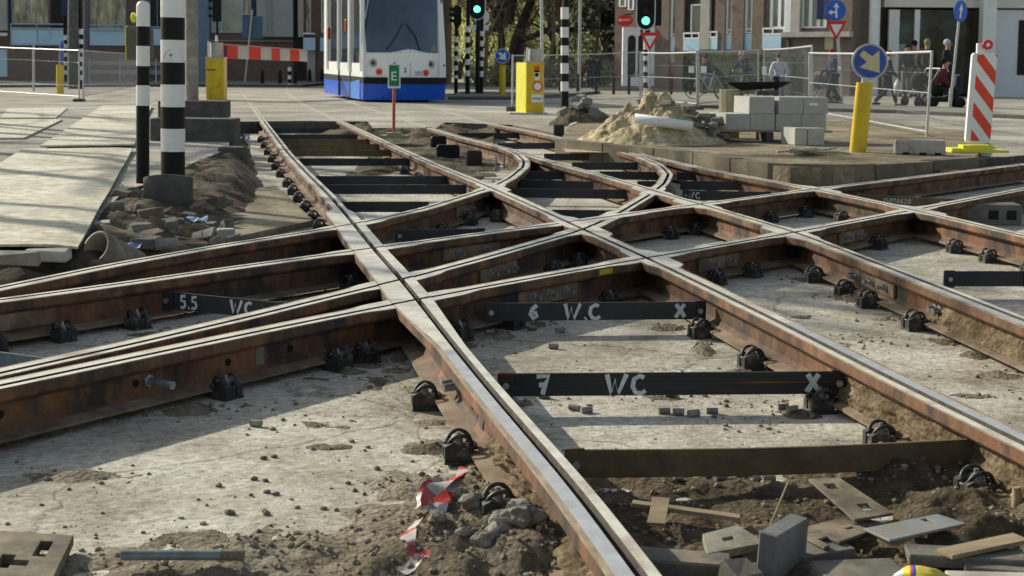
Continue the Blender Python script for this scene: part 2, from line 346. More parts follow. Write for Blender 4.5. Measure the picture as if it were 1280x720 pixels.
def rail_mesh(k, cut=False):
    P = PATH[k]; hs = RAILS[k][1]; vs = []; fs = []; mi = []
    c = -.014*hs      # web centre (x right)
    pol = {0: 0}
    for i, p in enumerate(P):
        t = tangent(P, i); nrm = Vector((t.y, -t.x)); z0 = gz(p.y)+TOP-DROP[k]
        if cut: pr = [(-.016, .03), (.016, .03), (.013, -.045), (-.013, -.045)]
        else:
            wl, wr = station(k, i)
            xw = max(0, (wl+wr)-.14)
            old = .012*max(0, 1-xw/.03)+.003
            sp = (-wl+.004+old, 0) if hs > 0 else (wr-.004-old, 0)
            pr = [(-wl+.004, 0), sp, (wr-.004, 0), (wr, -.004), (wr, -.042), (wr-.012, -.054), (c+.010, -.07), (c+.009, -.14), (c+.03, -.160), (c+.09, -.171), (c+.09, -.182),
                  (c-.09, -.182), (c-.09, -.171), (c-.03, -.160), (c-.009, -.14), (c-.010, -.07), (-wl+.012, -.054), (-wl, -.042), (-wl, -.004)]
        vs += [(p.x+nrm.x*u, p.y+nrm.y*u, z0+z) for u, z in pr]
    n = len(pr)
    MI = [5 if hs > 0 else 0, 0 if hs > 0 else 5, 2, 1, 1, 1, 1, 1, 2, 2, 1, 2, 2, 1, 1, 1, 1, 1, 2] if not cut else [3]*4
    MI = [0 if q == 0 else q for q in MI]
    for i in range(len(P)-1):
        for j in range(n):
            fs.append((i*n+j, (i+1)*n+j, (i+1)*n+(j+1) % n, i*n+(j+1) % n)); mi.append(MI[j])
    fs.append(tuple(range(n))); mi.append(1 if not cut else 3); fs.append(tuple((len(P)-1)*n+j for j in range(n-1, -1, -1))); mi.append(1 if not cut else 3)
    if not cut and k in ('A1', 'A2', 'B1'):        # polished running band on the near open rail
        for q in range(len(P)-1):
            y = P[q].y
    me = bpy.data.meshes.new(k); me.from_pydata(vs, [], fs)
    for m in (M_head, M_rust, M_rust2, M_groove, M_polish, M_headold): me.materials.append(m)
    me.polygons.foreach_set('material_index', mi); me.update()
    bm = bmesh.new(); bm.from_mesh(me); bmesh.ops.recalc_face_normals(bm, faces=bm.faces); bm.to_mesh(me); bm.free()
    o = bpy.data.objects.new(k, me); C.objects.link(o); return o
cutters = {k: rail_mesh(k, True) for k in PATH}
def bb(k):
    P = PATH[k]; return min(p.x for p in P), max(p.x for p in P), min(p.y for p in P), max(p.y for p in P)
RLAB = {
 'A1': 'near tram rail running from the bottom edge up past the red and white tape',
 'A2': 'tram rail holding the right ends of the bars painted 6 WC and 7 WC',
 'B1': 'grooved rail with bolted fishplate running from the middle right edge towards the tram',
 'B2': 'outermost right grooved rail beside the round kerbed traffic island',
 'L1': 'tightly curved rail, farthest of the four on the left, bending round towards the tram',
 'L2': 'long straight rail holding the left end of the bar painted 5.5 WC',
 'L3': 'curved grooved rail bending sharply in front of the traffic island, second nearest on the left',
 'L4': 'nearest rusty rail on the left, with a yellow mark on its side'}
RAILOBJ = {}
for k in PATH:
    o = rail_mesh(k); o.name = 'tram_rail'
    a = bb(k)
    for c in PATH:
        b = bb(c)
        if a[1] < b[0]-.2 or b[1] < a[0]-.2 or a[3] < b[2]-.2 or b[3] < a[2]-.2: continue
        md = o.modifiers.new('cut', 'BOOLEAN'); md.operation = 'DIFFERENCE'; md.solver = 'EXACT'; md.object = cutters[c]
    dg = bpy.context.evaluated_depsgraph_get(); ev = o.evaluated_get(dg); me = bpy.data.meshes.new_from_object(ev)
    o.modifiers.clear(); old = o.data; o.data = me
    # pick materials from the geometry: walls inside grooves are dark, open near rails carry a polished band
    P = PATH[k]
    hs = RAILS[k][1]
    for pl in me.polygons:
        ce = pl.center
        if pl.material_index == 0 and pl.normal.z > .5 and k in ('A1', 'A2', 'B1') and ce.y < {'A1': 5.6, 'A2': 6.2, 'B1': 7.3}[k]:
            i = min(range(len(P)), key=lambda q: (P[q]-Vector((ce.x, ce.y))).length)
            t = tangent(P, i); u = (Vector((ce.x, ce.y))-P[i]).dot(Vector((-t.y, t.x)))*hs
            if u > 0: pl.material_index = 4
    tag(o, RLAB[k], 'rail', 'grooved tram rails of the crossing'); RAILOBJ[k] = o
for c in cutters.values(): bpy.data.objects.remove(c, do_unlink=True)
def near(k, p):
    P = PATH[k]; q = Vector((p.x, p.y)); i = min(range(len(P)), key=lambda j: (P[j]-q).length)
    return P[i], tangent(P, i), i
BASE = -.21
# details bolted to the rails: (rail, px, py on the web, side: -1 left of travel / +1 right)
def on_rail(k, px, py, side):
    p = G(px, py, -.1); c, t, i = near(k, p); nrm = Vector((t.y, -t.x))*side
    web = c+Vector((t.y, -t.x))*(-.014*RAILS[k][1])
    M = Matrix(((t.x*side*-1, 0, nrm.x, web.x), (t.y*side*-1, 0, nrm.y, web.y), (0, 1, 0, gz(c.y)+TOP-.105), (0, 0, 0, 1)))
    if M.to_3x3().determinant() < 0: M = M @ Matrix.Diagonal((-1, 1, 1, 1))
    return M    # local x along the rail, y up, z outwards
def fishplate(k, px, py, side, L=.5, bolts=(-.16, 0.0, .16), nut=True, holes=()):
    M = on_rail(k, px, py, side); mb = MB()
    mb.cbox((0, 0, .019), (L, .085, .018), .004); mb.v = [M @ v for v in mb.v]
    pl = mb.build('fishplate', M_rust2 if True else M_rust, RAILOBJ[k])
    for b in bolts:
        mb = MB(); mb.cyl((b, .004, .028), (b, .004, .034), .026, n=16); mb.cyl((b, .004, .034), (b, .004, .052), .018, n=6, smooth=False); mb.cyl((b, .004, .05), (b, .004, .085), .010, n=10)
        mb.v = [M @ v for v in mb.v]; mb.build('bolt', M_bolt, pl)
def bolt(k, px, py, side, L=.1, r=.016, m=None):
    M = on_rail(k, px, py, side); mb = MB()
    mb.cyl((0, 0, .009), (0, 0, .02), r*1.6, n=6, smooth=False); mb.cyl((0, 0, .018), (0.01, -.004, .009+L), r, n=12)
    mb.v = [M @ v for v in mb.v]; mb.build('bolt', m or M_bolt, RAILOBJ[k])
def hole(k, px, py, side, r=.016):
    M = on_rail(k, px, py, side); mb = MB(); mb.cyl((0, 0, .0085), (0, 0, .0125), r, n=14); mb.v = [M @ v for v in mb.v]
    mb.build('bolt_hole', M_black, RAILOBJ[k])
def patch(k, px, py, side, w, h, m, y0=0, name='weld_mark', t=.013):
    M = on_rail(k, px, py, side); mb = MB(); n = 10
    pts = [(w/2*math.cos(a)*(1+.2*noise.noise(Vector((a, px, 0))))*1.1, y0+h/2*max(-1, min(1, 1.5*math.sin(a)))) for a in [2*math.pi*i/22 for i in range(22)]]
    mb.prism(pts, t-.003, t); mb.v = [M @ v for v in mb.v]; mb.build(name, m, RAILOBJ[k])
M_weld = mat('ground_weld_steel', (.24, .23, .21), (.08, .075, .07), rough=.5, metal=.3, scale=14, bump=.1)
M_ymark = mat('yellow_crayon', (.62, .47, .03), (.45, .33, .03), rough=.8, scale=25)
fishplate('B1', 1118, 352, -1, .62, (-.22, .0, .2))
bolt('B1', 1092, 345, -1, .06); bolt('B1', 1083, 342, -1, .06)
bolt('B1', 1197, 384, -1, .05); bolt('B1', 1209, 388, -1, .05)
fishplate('L1', 590, 262, 1, .5, (-.1, .1))
fishplate('L2', 600, 315, 1, .55, (-.14, .12))
fishplate('L3', 640, 340, 1, .5, (-.14, .0, .14))
fishplate('L4', 690, 370, 1, .5, (-.14, .0, .14))
fishplate('L4', 915, 330, 1, .45, (-.1, .1))
fishplate('L4', 1080, 296, 1, .4, (-.1, .1))
fishplate('L2', 35, 402, 1, .42, ()); hole('L2', 22, 404, 1); hole('L2', 50, 398, 1)
patch('L2', 0, 412, 1, .08, .1, M_weld)
bolt('L4', 214, 484, 1, .13); hole('L4', 300, 456, 1); hole('L4', 195, 486, 1); hole('L4', 380, 440, 1); hole('L4', 18, 524, 1)
patch('L4', 343, 446, 1, .045, .15, M_weld)
patch('A2', 1125, 495, -1, .12, .1, M_weld); hole('A2', 1098, 490, -1); hole('A2', 1112, 496, -1)
bolt('A1', 560, 478, -1, .06); bolt('A1', 567, 484, -1, .06); hole('A1', 588, 505, -1); hole('A1', 596, 515, -1)
patch('A1', 600, 520, -1, .07, .12, M_weld)
mb = MB(); M = on_rail('L4', 713, 350, 1); mb.box((0, .079, .0), (.17, .032, .001)); 
hw = station('L4', near('L4', G(713, 342, -.02))[2])[1]
mb = MB(); mb.box((0, .079, hw-.014+.014+.016), (.17, .030, .003)); mb.v = [M @ v for v in mb.v]; mb.build('yellow_mark', M_ymark, RAILOBJ['L4'])
# mud caked into the web of the near rail
def caked(k, y0, y1, side, amp=.05):
    P = PATH[k]; idx = [i for i in range(len(P)) if y0 <= P[i].y <= y1]
    i0, i1 = idx[0], idx[-1]; nx, ny = (i1-i0)*9, 26; hs = RAILS[k][1]
    def fn(u, v):
        f = i0+(i1-i0)*u; i = int(f); i = min(i, len(P)-2); p = P[i].lerp(P[i+1], f-i); t = tangent(P, i); nrm = Vector((t.y, -t.x))*side
        fade = min(1, u*6, (1-u)*6)
        out = .012+.045*(1-v)**1.3*fade; zz = -.168+.1*v*fade
        nn = noise.fractal(Vector((p.x*9, p.y*9, v*3)), 1.0, 2.0, 5)
        out = max(.0095, out+nn*amp*fade*(1-abs(v-.4)))
        web = p+Vector((t.y, -t.x))*(-.014*hs)
        n2 = noise.noise(Vector((p.x*40, p.y*40, v*9))); out = max(.0095, out+.006*n2*fade)
        return (web.x+nrm.x*out, web.y+nrm.y*out, TOP+zz+nn*.01)
    mb = MB(); mb.grid(nx, ny, fn); mb.build('caked_mud', M_mud, RAILOBJ[k])
M_mud = ground_mat('caked_sandy_mud', [(.09, .065, .035), (.19, .135, .08), (.3, .225, .14), (.42, .34, .23)], 7, .5, 1, .012, fine=34)
caked('A1', 2.4, 5.0, -1); caked('A2', 3.3, 6.0, -1, .03); caked('B1', 5.5, 7.5, -1, .02)
# ------------------------------------------------------------------ rail clips
def make_clip():
    t = thing('rail_clip', 'black rail fastening clip', 'rail clip')
    mb = MB()      # local x away from the rail
    for sy in (-1, 1):
        mb.prism([(-.05, 0), (.062, 0), (.062, .07), (.03, .088), (-.01, .062), (-.05, .062)], -.018, .018, M=Matrix.Translation((0, sy*.038, 0)) @ Matrix.Rotation(math.pi/2, 4, 'X'))
    mb.cbox((.005, 0, .03), (.1, .06, .06), .004)
    mb.build('block', M_clip, t)
    mb = MB(); mb.cbox((.0, 0, .006), (.13, .13, .012), .003); mb.build('base_plate', M_clip, t)
    mb = MB()
    for sy in (-1, 1):
        mb.tube([(.05*math.cos(a)-.004, sy*(.024+.022*math.sin(a)), .062+.052*math.sin(a)) for a in [math.pi*i/10 for i in range(-1, 12)]], .0085, n=7)
    mb.tube([(.045, -.024, .06), (.058, 0, .062), (.045, .024, .06)], .0085, n=7)
    mb.tube([(-.038, .055, .066), (-.065, .04, .062), (-.07, 0, .064), (-.065, -.04, .062), (-.038, -.055, .066)], .0085, n=7)
    mb.build('spring', M_spring, t)
    mb = MB(); mb.cyl((0, 0, .05), (0, 0, .075), .026, n=18); mb.build('washer', M_bolt, t)
    mb = MB(); mb.cyl((0, 0, .075), (0, 0, .098), .019, n=6, smooth=False); mb.cyl((0, 0, .095), (0, 0, .118), .0095, n=10); mb.build('bolt', M_bolt, t)
    return t
clip0 = make_clip(); used = []
def clip(k, px, py, side, label, z=BASE):
    p = G(px, py, -.15); c, t, i = near(k, p); nrm = Vector((t.y, -t.x))*side
    q = c+Vector((t.y, -t.x))*(-.014*RAILS[k][1])+nrm*.122
    rz = math.atan2(nrm.y, nrm.x)+rnd.uniform(-.08, .08)
    loc = (q.x, q.y, z+gz(q.y))
    if not used: clip0.scale = (.82,)*3; clip0.location = loc; clip0.rotation_euler = (0, 0, rz); o = clip0
    else: o = dup(clip0, loc, rz, sc=.82*rnd.uniform(.96, 1.04))
    used.append(o); tag(o, label, 'rail clip', 'black rail fastening clips'); return o
CL = [
 ('A1', 605, 630, -1, 'nearest black clip at the lower middle beside the torn red and white tape', -.19),
 ('A1', 558, 560, -1, 'black clip just behind the torn tape on the left of the near rail', -.2),
 ('A1', 523, 493, -1, 'black clip farthest of the three along the left of the near rail', -.21),
 ('L4', 313, 482, 1, 'black clip under the welded joint of the nearest rusty rail on the left', -.21),
 ('L4', 436, 449, 1, 'shaded black clip under the nearest left rail, left one of the corner pair', -.21),
 ('L4', 492, 441, 1, 'black clip tucked in the shaded corner where the nearest left rail meets the long rail', -.21),
 ('L4', 4, 566, 1, 'black clip cut by the left edge under the nearest rusty rail', -.21),
 ('L2', 96, 414, 1, 'black clip below the rail with pale fishplate on the left', -.21),
 ('L2', 190, 400, 1, 'black clip just left of the bar painted 5.5 WC', -.21),
 ('L2', 8, 428, 1, 'black clip lying at the left edge under the second rail', -.21),
 ('L2', 430, 352, 1, 'black clip in the dark pocket right of the bar painted 5.5 WC', -.21),
 ('L4', 600, 413, 1, 'black clip at the left end of the bar painted 6 WC', -.21),
 ('L4', 672, 400, 1, 'black clip half hidden behind the bar painted 6 WC', -.21),
 ('L4', 770, 372, 1, 'black clip behind the bar painted 6 WC near its yellow blotch', -.21),
 ('A2', 868, 408, -1, 'black clip beside the white X at the right end of the bar painted 6 WC', -.21),
 ('A2', 930, 443, -1, 'black clip between the right ends of the two painted bars', -.21),
 ('A2', 1014, 497, -1, 'black clip under the white X of the bar painted 7 WC', -.21),
 ('A2', 1118, 540, -1, 'black clip just behind the right end of the brown bar', -.21),
 ('A2', 1228, 612, -1, 'large near clip on the soil at the right edge below the brown bar', -.19),
 ('L4', 900, 345, 1, 'black clip at the left corner of the sunny diamond between the crossing rails', -.21),
 ('L4', 962, 337, 1, 'black clip below the far rail corner of the sunny diamond, left one', -.21),
 ('B1', 1006, 340, -1, 'black clip below the far rail corner of the sunny diamond, right one', -.21),
 ('B1', 1052, 357, -1, 'black clip left of the bolted fishplate in the sun', -.21),
 ('B1', 1088, 371, -1, 'black clip directly under the bolts of the fishplate', -.21),
 ('B1', 1166, 398, -1, 'black clip right of the bolted fishplate in the sun', -.21),
 ('L4', 1112, 303, 1, 'black clip under the far shaded rail on the right, next to a grey plate', -.21),
 ('B2', 1167, 306, -1, 'black clip in the shaded far right pocket', -.21),
 ('B2', 1209, 317, -1, 'sunlit black clip on the far right rail, left one', -.21),
 ('B2', 1268, 331, -1, 'sunlit black clip on the far right rail at the picture edge', -.21),
 ('L2', 985, 272, 1, 'small black clip in the shaded diamond near the traffic island, left one', -.21),
 ('L2', 1020, 264, 1, 'small black clip in the shaded diamond near the traffic island, middle one', -.21),
 ('B2', 1040, 270, -1, 'small black clip in the shaded diamond near the traffic island, right one', -.21),
 ('L1', 550, 284, 1, 'small black clip in the dark triangle left of the middle', -.21),
 ('L1', 588, 272, 1, 'small black clip in the dark triangle, upright beside its bolts', -.21),
 ('A2', 632, 268, -1, 'small black clip with a bright spring at the right of the dark triangle', -.21),
 ('A2', 603, 262, -1, 'small black clip at the top of the dark triangle', -.21),
 ('L3', 700, 335, 1, 'black clip in the dark lens between the two middle rails, left one', -.21),
 ('L3', 735, 325, 1, 'black clip in the dark lens between the two middle rails, right one', -.21),
 ('L2', 855, 290, 1, 'black clip under the wide curved plate right of the middle', -.21),
 ('L2', 885, 285, 1, 'black clip right of the middle in the shaded pocket', -.21),
 ('B1', 783, 262, -1, 'black clip beside the slanted dark bar under the tight curve', -.21),
]
for k, px, py, sd, lab, z in CL: clip(k, px, py, sd, lab, z)
lab = 'small upright clip in the row beside the left rail near the striped pole'
for px, py in [(384, 282), (379, 270), (374, 258), (367, 247), (360, 238), (355, 229), (349, 217), (343, 208), (338, 199), (333, 190), (329, 182), (326, 175)]:
    clip('A1', px-6, py-2, -1, lab)
lab = 'small clip in the far row along the inside of the left main track'
for px, py in [(575, 228), (556, 219), (538, 211), (520, 202), (500, 193), (480, 184), (462, 175)]:
    clip('A2', px, py, -1, lab)
lab = 'small clip far off under the rails curving in front of the sand pile'
for px, py in [(810, 212), (780, 203), (740, 196)]: clip('B2', px, py, -1, lab)
for px, py in [(720, 222), (690, 214), (620, 190)]: clip('B1', px, py, -1, lab)
# ------------------------------------------------------------------ tie bars
GLY = {  # unit-high strokes
 'W': ([[(0, 1), (.22, .05), (.4, .75), (.55, .05), (.95, 1)]], 1.0), 'C': ([[(.6, .82), (.4, .92), (.12, .75), (.05, .4), (.2, .1), (.5, .05), (.68, .2)]], .72),
 '6': ([[(.5, .95), (.2, .7), (.05, .35), (.25, .05), (.5, .2), (.42, .45), (.15, .38)]], .6), '7': ([[(0, .92), (.6, .95), (.42, .5), (.3, .02)], [(.12, .5), (.5, .52)]], .7),
 '5': ([[(.5, .95), (.12, .92), (.1, .58), (.4, .55), (.48, .25), (.3, .05), (.02, .1)]], .6), '.': ([[(.05, .02), (.12, .1)]], .25), 'X': ([[(.02, .05), (.62, .95)], [(.05, .95), (.65, .08)]], .7),
 ' ': ([], .6), '-': ([], .3),
 '1': ([[(.1, .7), (.25, .95), (.22, 0)]], .4), '0': ([[(.3, .95), (.05, .6), (.1, .1), (.4, .1), (.5, .6), (.3, .95)]], .6), '2': ([[(.05, .75), (.3, .95), (.45, .7), (.05, .05), (.5, .05)]], .6),
 'O': ([[(.3, .95), (.05, .6), (.1, .1), (.4, .1), (.5, .6), (.3, .95)]], .6), 'E': ([[(.55, .95), (.05, .95), (.05, .05), (.55, .05)], [(.05, .5), (.45, .5)]], .7)}
def text_strokes(mb, s, M, u0, v0, h, w, mi=0):
    u = u0
    for ch in s:
        ls, adv = GLY[ch]
        mb.strokes([[(u+x*h*1.0, v0+y*h) for x, y in l] for l in ls if len(l) > 1], M, w, mi)
        u += adv*h*1.15
    return u
def bar(a, b, label, m=None, z=-.058, h=.088, t=.012, texts=(), sag=0, plates=True, name='tie_bar', nm='tie bar'):
    m = m or M_bard
    p, q = G(a[0], a[1], z), G(b[0], b[1], z); d = q-p; L = d.length; rz = math.atan2(d.y, d.x)
    o = thing(name, label, nm, (p.x, p.y, p.z-h/2), rz, 'steel tie bars between the rails')
    mb = MB(); n = 12
    for i in range(n):
        x0, x1 = L*i/n, L*(i+1)/n; s0, s1 = [-sag*math.sin(math.pi*j/n) for j in (i, i+1)]
        mb.add([(x0, -t/2, -h/2+s0), (x1, -t/2, -h/2+s1), (x1, t/2, -h/2+s1), (x0, t/2, -h/2+s0), (x0, -t/2, h/2+s0), (x1, -t/2, h/2+s1), (x1, t/2, h/2+s1), (x0, t/2, h/2+s0)],
               [(0, 1, 5, 4), (3, 2, 6, 7)[::-1], (4, 5, 6, 7), (0, 3, 2, 1)]+([(0, 4, 7, 3)] if i == 0 else [])+([(1, 2, 6, 5)] if i == n-1 else []))
    W = Matrix.Translation(o.location) @ Matrix.Rotation(rz, 4, 'Z')
    mb.v = [W @ v for v in mb.v]; mb.build('bar', m, o)
    if texts:
        F_ = W @ Matrix.Translation((0, -t/2, 0)) @ Matrix.Rotation(math.pi/2, 4, 'X')
        for s, u, hh, w in texts:
            uu = u*L
            for ch in s:
                for ln in GLY[ch][0]:
                    if len(ln) > 1: mt = MB(); mt.strokes([[(uu+x*hh, -hh/2+y*hh) for x, y in ln]], F_, w, t=.0015+.0006*GLY[ch][0].index(ln)); mt.build('painted_mark', M_chalk, o)
                uu += GLY[ch][1]*hh*1.2
    if plates:
        for x in (.03, L-.03):
            mp = MB(); mp.cbox((x, -t/2-.006, .0), (.06, .01, h*1.15), .002); mp.v = [W @ v for v in mp.v]; e = mp.build('end_plate', m, o)
            mp = MB(); mp.cyl((x, -t/2-.01, 0), (x, -t/2-.024, 0), .014, n=6, smooth=False); mp.v = [W @ v for v in mp.v]; mp.build('bolt', M_bolt, e)
    return o
bar((622, 467), (1057, 464), 'long dark bar painted 7 WC and a white X at its right end', M_bar, texts=(('7', .11, .078, .019), ('WC', .31, .08, .017), ('X', .885, .078, .021)))
bar((606, 379), (882, 377), 'dark bar painted 6 WC and a white X, behind the bar painted 7 WC', M_bard, texts=(('6', .2, .074, .02), ('W.C', .36, .08, .018), ('X', .86, .075, .02)))
bar((706, 562), (1238, 547), 'bent brown dusty bar nearest of all, below the bar painted 7 WC', M_barb, sag=.012)
bar((205, 364), (362, 379), 'dark bar painted 5.5 WC slanting between two rails on the left', M_bard, texts=(('5.5', .14, .068, .015), ('WC', .55, .07, .016)))
bar((-30, 436), (62, 448), 'bluish dark bar cut by the left edge between two rails', mat('bar_bluish', (.12, .16, .22), (.05, .06, .08), rough=.4, metal=.3), plates=False)
bar((494, 287), (606, 286), 'thin dark bar in the dark triangle left of the middle', M_bard)
bar((1180, 339), (1292, 339), 'plain dark bar cut by the right edge in the sun', M_bard)
bar((1072, 243), (1205, 249), 'brown bar with a small chalked number near the traffic island', M_barb, texts=(('15020620', .25, .045, .006),), h=.085)
bar((853, 238), (964, 240), 'dark bar painted WC at the right of the tight curve', M_bard, texts=(('WC', .06, .06, .012),))
lab = 'plain dark bar in the ladder of bars between the rails leading to the far street'
for a, b in [((338, 168), (447, 168)), ((350, 174), (462, 174)), ((357, 180), (476, 180)), ((364, 187), (492, 187)), ((374, 198), (514, 198)), ((395, 220), (560, 220)), ((404, 231), (583, 231)), ((424, 252), (536, 252)), ((330, 160), (438, 160))]:
    bar(a, b, lab, M_barb if a[1] < 190 and a[1] > 170 else M_bard, plates=False)
lab = 'plain dark bar between the right hand rails in front of the sand pile'
for a, b in [((655, 214), (705, 214)), ((645, 224), (742, 227)), ((637, 235), (784, 237)), ((622, 179), (722, 178)), ((680, 192), (765, 192)), ((715, 203), (797, 203)), ((750, 214), (828, 215)), ((797, 226), (832, 227)),
             ((846, 215), (900, 216)), ((850, 226), (935, 227)), ((572, 166), (680, 166)), ((548, 158), (632, 158)), ((690, 262), (780, 263))]:
    bar(a, b, lab, M_bard, plates=False)
# ------------------------------------------------------------------ ground
def pin(poly, x, y):
    c = False; j = len(poly)-1
    for i in range(len(poly)):
        a, b = poly[i], poly[j]
        if (a[1] > y) != (b[1] > y) and x < (b[0]-a[0])*(y-a[1])/(b[1]-a[1])+a[0]: c = not c
        j = i
    return c
def pdist(poly, x, y, closed=True):
    best = 9e9
    for i in range(len(poly)-(0 if closed else 1)):
        ax, ay = poly[i]; bx, by = poly[(i+1) % len(poly)]; dx, dy = bx-ax, by-ay
        t = max(0, min(1, ((x-ax)*dx+(y-ay)*dy)/(dx*dx+dy*dy+1e-12)))
        best = min(best, math.hypot(ax+dx*t-x, ay+dy*t-y))
    return best
EDGE_PX = [(-420, 330), (-200, 318), (0, 307), (98, 305), (130, 262), (160, 236), (200, 226), (236, 206), (285, 186), (292, 152), (380, 151), (460, 152), (466, 160), (545, 160), (556, 153), (640, 156), (700, 168), (760, 178), (850, 192), (985, 212), (1065, 212), (1139, 208), (1216, 200), (1290, 193), (1500, 186)]
EDGE = [(p.x, p.y) for p in (G(x, y) for x, y in EDGE_PX)]
YB = 27.0
xl, xr = EDGE[0][0], EDGE[-1][0]
STREET = EDGE+[(40, EDGE[-1][1]), (40, YB), (-40, YB), (-40, EDGE[0][1])]
mb = MB()
mb.add([(x, y, 0) for x, y in STREET], [list(range(len(STREET)))])
sk = [(x, y) for x, y in EDGE]
vs = []; 
for i, (x, y) in enumerate(sk): vs += [(x, y, 0), (x+.03*noise.noise(Vector((x*3, y*3, 1))), y+.04+.04*noise.noise(Vector((x*3, y*3, 0))), -.26)]
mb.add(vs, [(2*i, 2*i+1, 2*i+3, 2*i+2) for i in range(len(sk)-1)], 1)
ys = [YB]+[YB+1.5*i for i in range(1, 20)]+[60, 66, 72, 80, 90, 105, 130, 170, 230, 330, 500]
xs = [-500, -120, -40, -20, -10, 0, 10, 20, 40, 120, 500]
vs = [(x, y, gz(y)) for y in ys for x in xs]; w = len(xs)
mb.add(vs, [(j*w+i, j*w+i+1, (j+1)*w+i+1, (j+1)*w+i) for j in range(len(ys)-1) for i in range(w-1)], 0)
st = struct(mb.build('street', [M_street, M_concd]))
# concrete track slab
mb = MB()
mb.grid(60, 60, lambda u, v: (-16+40*u, .5+28*v, BASE))
struct(mb.build('track_slab', M_slab))
mb = MB(); mb.grid(4, 4, lambda u, v: (-500+1000*u, -60+60.5*v+.0, BASE-.02)); struct(mb.build('ground', M_slab))
mb = MB(); mb.add([(-500, .5, BASE-.02), (-16, .5, BASE-.02), (-16, 27, BASE-.02), (-500, 27, BASE-.02)], [(0, 1, 2, 3)]); mb.add([(24, .5, BASE-.02), (500, .5, BASE-.02), (500, 27, BASE-.02), (24, 27, BASE-.02)], [(0, 1, 2, 3)]); struct(mb.build('ground', M_bank))
# soil on the slab near the camera (blobs: px, py, rx, ry in metres, height)
BL = [(620, 700, .42, .5, .075), (560, 610, .3, .22, .03), (640, 690, .2, .3, .05), (520, 690, .3, .25, .03), (700, 700, .12, .4, .03), (870, 680, .45, .4, .04), (1000, 660, .45, .35, .035), (1130, 600, .3, .16, .10), (1010, 620, .4, .14, .035), (900, 612, .35, .12, .03),
      (1250, 660, .35, .35, .07), (1180, 690, .3, .2, .045), (780, 640, .16, .25, .04), (1270, 600, .15, .2, .05), (540, 560, .1, .2, .02), (1000, 720, .9, .25, .04), (1240, 560, .15, .25, .04), (470, 480, .1, .2, .015), (850, 606, .5, .1, .03), (1130, 615, .4, .1, .05),
      (320, 700, .45, .28, .028), (240, 712, .4, .2, .026), (400, 690, .2, .2, .025), (20, 715, .3, .2, .02), (590, 470, .05, .2, .02)]
BLW = [(G(px, py, BASE), rx, ry, h) for px, py, rx, ry, h in BL]
for k_, y0_, y1_, st_ in (('A1', 3, 8.5, .55), ('A2', 4, 9, .5), ('L4', 4.6, 8.2, .6), ('B1', 6, 9, .5), ('L3', 5, 8, .8)):
    P_ = PATH[k_]; la = None
    for q_ in P_:
        if not y0_ < q_.y < y1_ or (la is not None and (q_-la).length < .16): continue
        la = q_; i_ = P_.index(q_); t_ = tangent(P_, i_); sd_ = rnd.choice((-1, 1)); o_ = sd_*rnd.uniform(.1, .2)
        if rnd.random() < .75: BLW.append((Vector((q_.x+t_.y*o_, q_.y-t_.x*o_, 0)), rnd.uniform(.05, .12), rnd.uniform(.06, .16), rnd.uniform(.016, .032)))
for _ in range(46):
    y_ = rnd.uniform(3.6, 8.8); x_ = rnd.uniform(-.3, .34)*y_; BLW.append((Vector((x_, y_, 0)), rnd.uniform(.08, .3), rnd.uniform(.05, .16), rnd.uniform(.012, .019)))
def soil_z(x, y):
    m = 0
    for p, rx, ry, h in BLW:
        if abs(x-p.x) > 2.3*rx or abs(y-p.y) > 2.3*ry: continue
        d = ((x-p.x)/rx)**2+((y-p.y)/ry)**2
        if d < 5: m = max(m, h*math.exp(-d*1.1)*1.25)
    nn = noise.fractal(Vector((x*6, y*6, 2)), .9, 2.1, 6)
    return BASE-.016+m*(1+.55*nn)+.008*nn
a1x = lambda y: -.2645*(y-5.007)-.121
mb = MB(); mb.grid(150, 260, lambda u, v: (lambda x, y: (x, y, soil_z(x, y)))(-2.2+(2.2+a1x(2.7+6.3*v))*u, 2.7+6.3*v)); struct(mb.build('soil', M_soil2))
mb = MB(); mb.grid(190, 120, lambda u, v: (lambda x, y: (x, y, soil_z(x, y)))(a1x(2.7+2.0*v)+(3.2-a1x(2.7+2.0*v))*u, 2.7+2.0*v)); struct(mb.build('soil', M_soil))
mb = MB(); mb.grid(190, 170, lambda u, v: (lambda x, y: (x, y, soil_z(x, y)))(a1x(4.7+4.3*v)+(3.6-a1x(4.7+4.3*v))*u, 4.7+4.3*v)); struct(mb.build('soil', M_soil2))
# earth banks that climb from the slab to the street
A1P = [(p.x, p.y) for p in PATH['A1'] if p.y < 27]; L1P = [(p.x, p.y) for p in PATH['L1']]
def bank_z(x, y):
    ins = pin(STREET, x, y); d = pdist(EDGE, x, y, False)
    nn = noise.fractal(Vector((x*1.7, y*1.7, 0)), .9, 2.1, 6); rid = noise.noise(Vector((x*5, y*5, 4)))
    if ins: return -.03-.1*min(1, d)+.0*nn
    s = max(0, 1-d/1.5); s = s*s*(3-2*s)
    z = BASE-.02+s*(.17+.03)+nn*.05*(.35+s)+rid*.015
    z += .1*math.exp(-(((x+2.75)/.42)**2+((y-13.9)/1.7)**2))+.05*rid*s
    k = min(pdist(A1P[::6], x, y, False) if x > -6.5 else 9, pdist(L1P[::5], x, y, False) if y < 12 else 9)
    f = max(0, min(1, (k-.28)/.4)); return (BASE-.04)*(1-f)+z*f
mb = MB(); mb.grid(150, 260, lambda u, v: (lambda x, y: (x, y, bank_z(x, y)))(-7.5+7.2*u, 6.2+18.5*v))
struct(mb.build('earth_bank', M_bank))
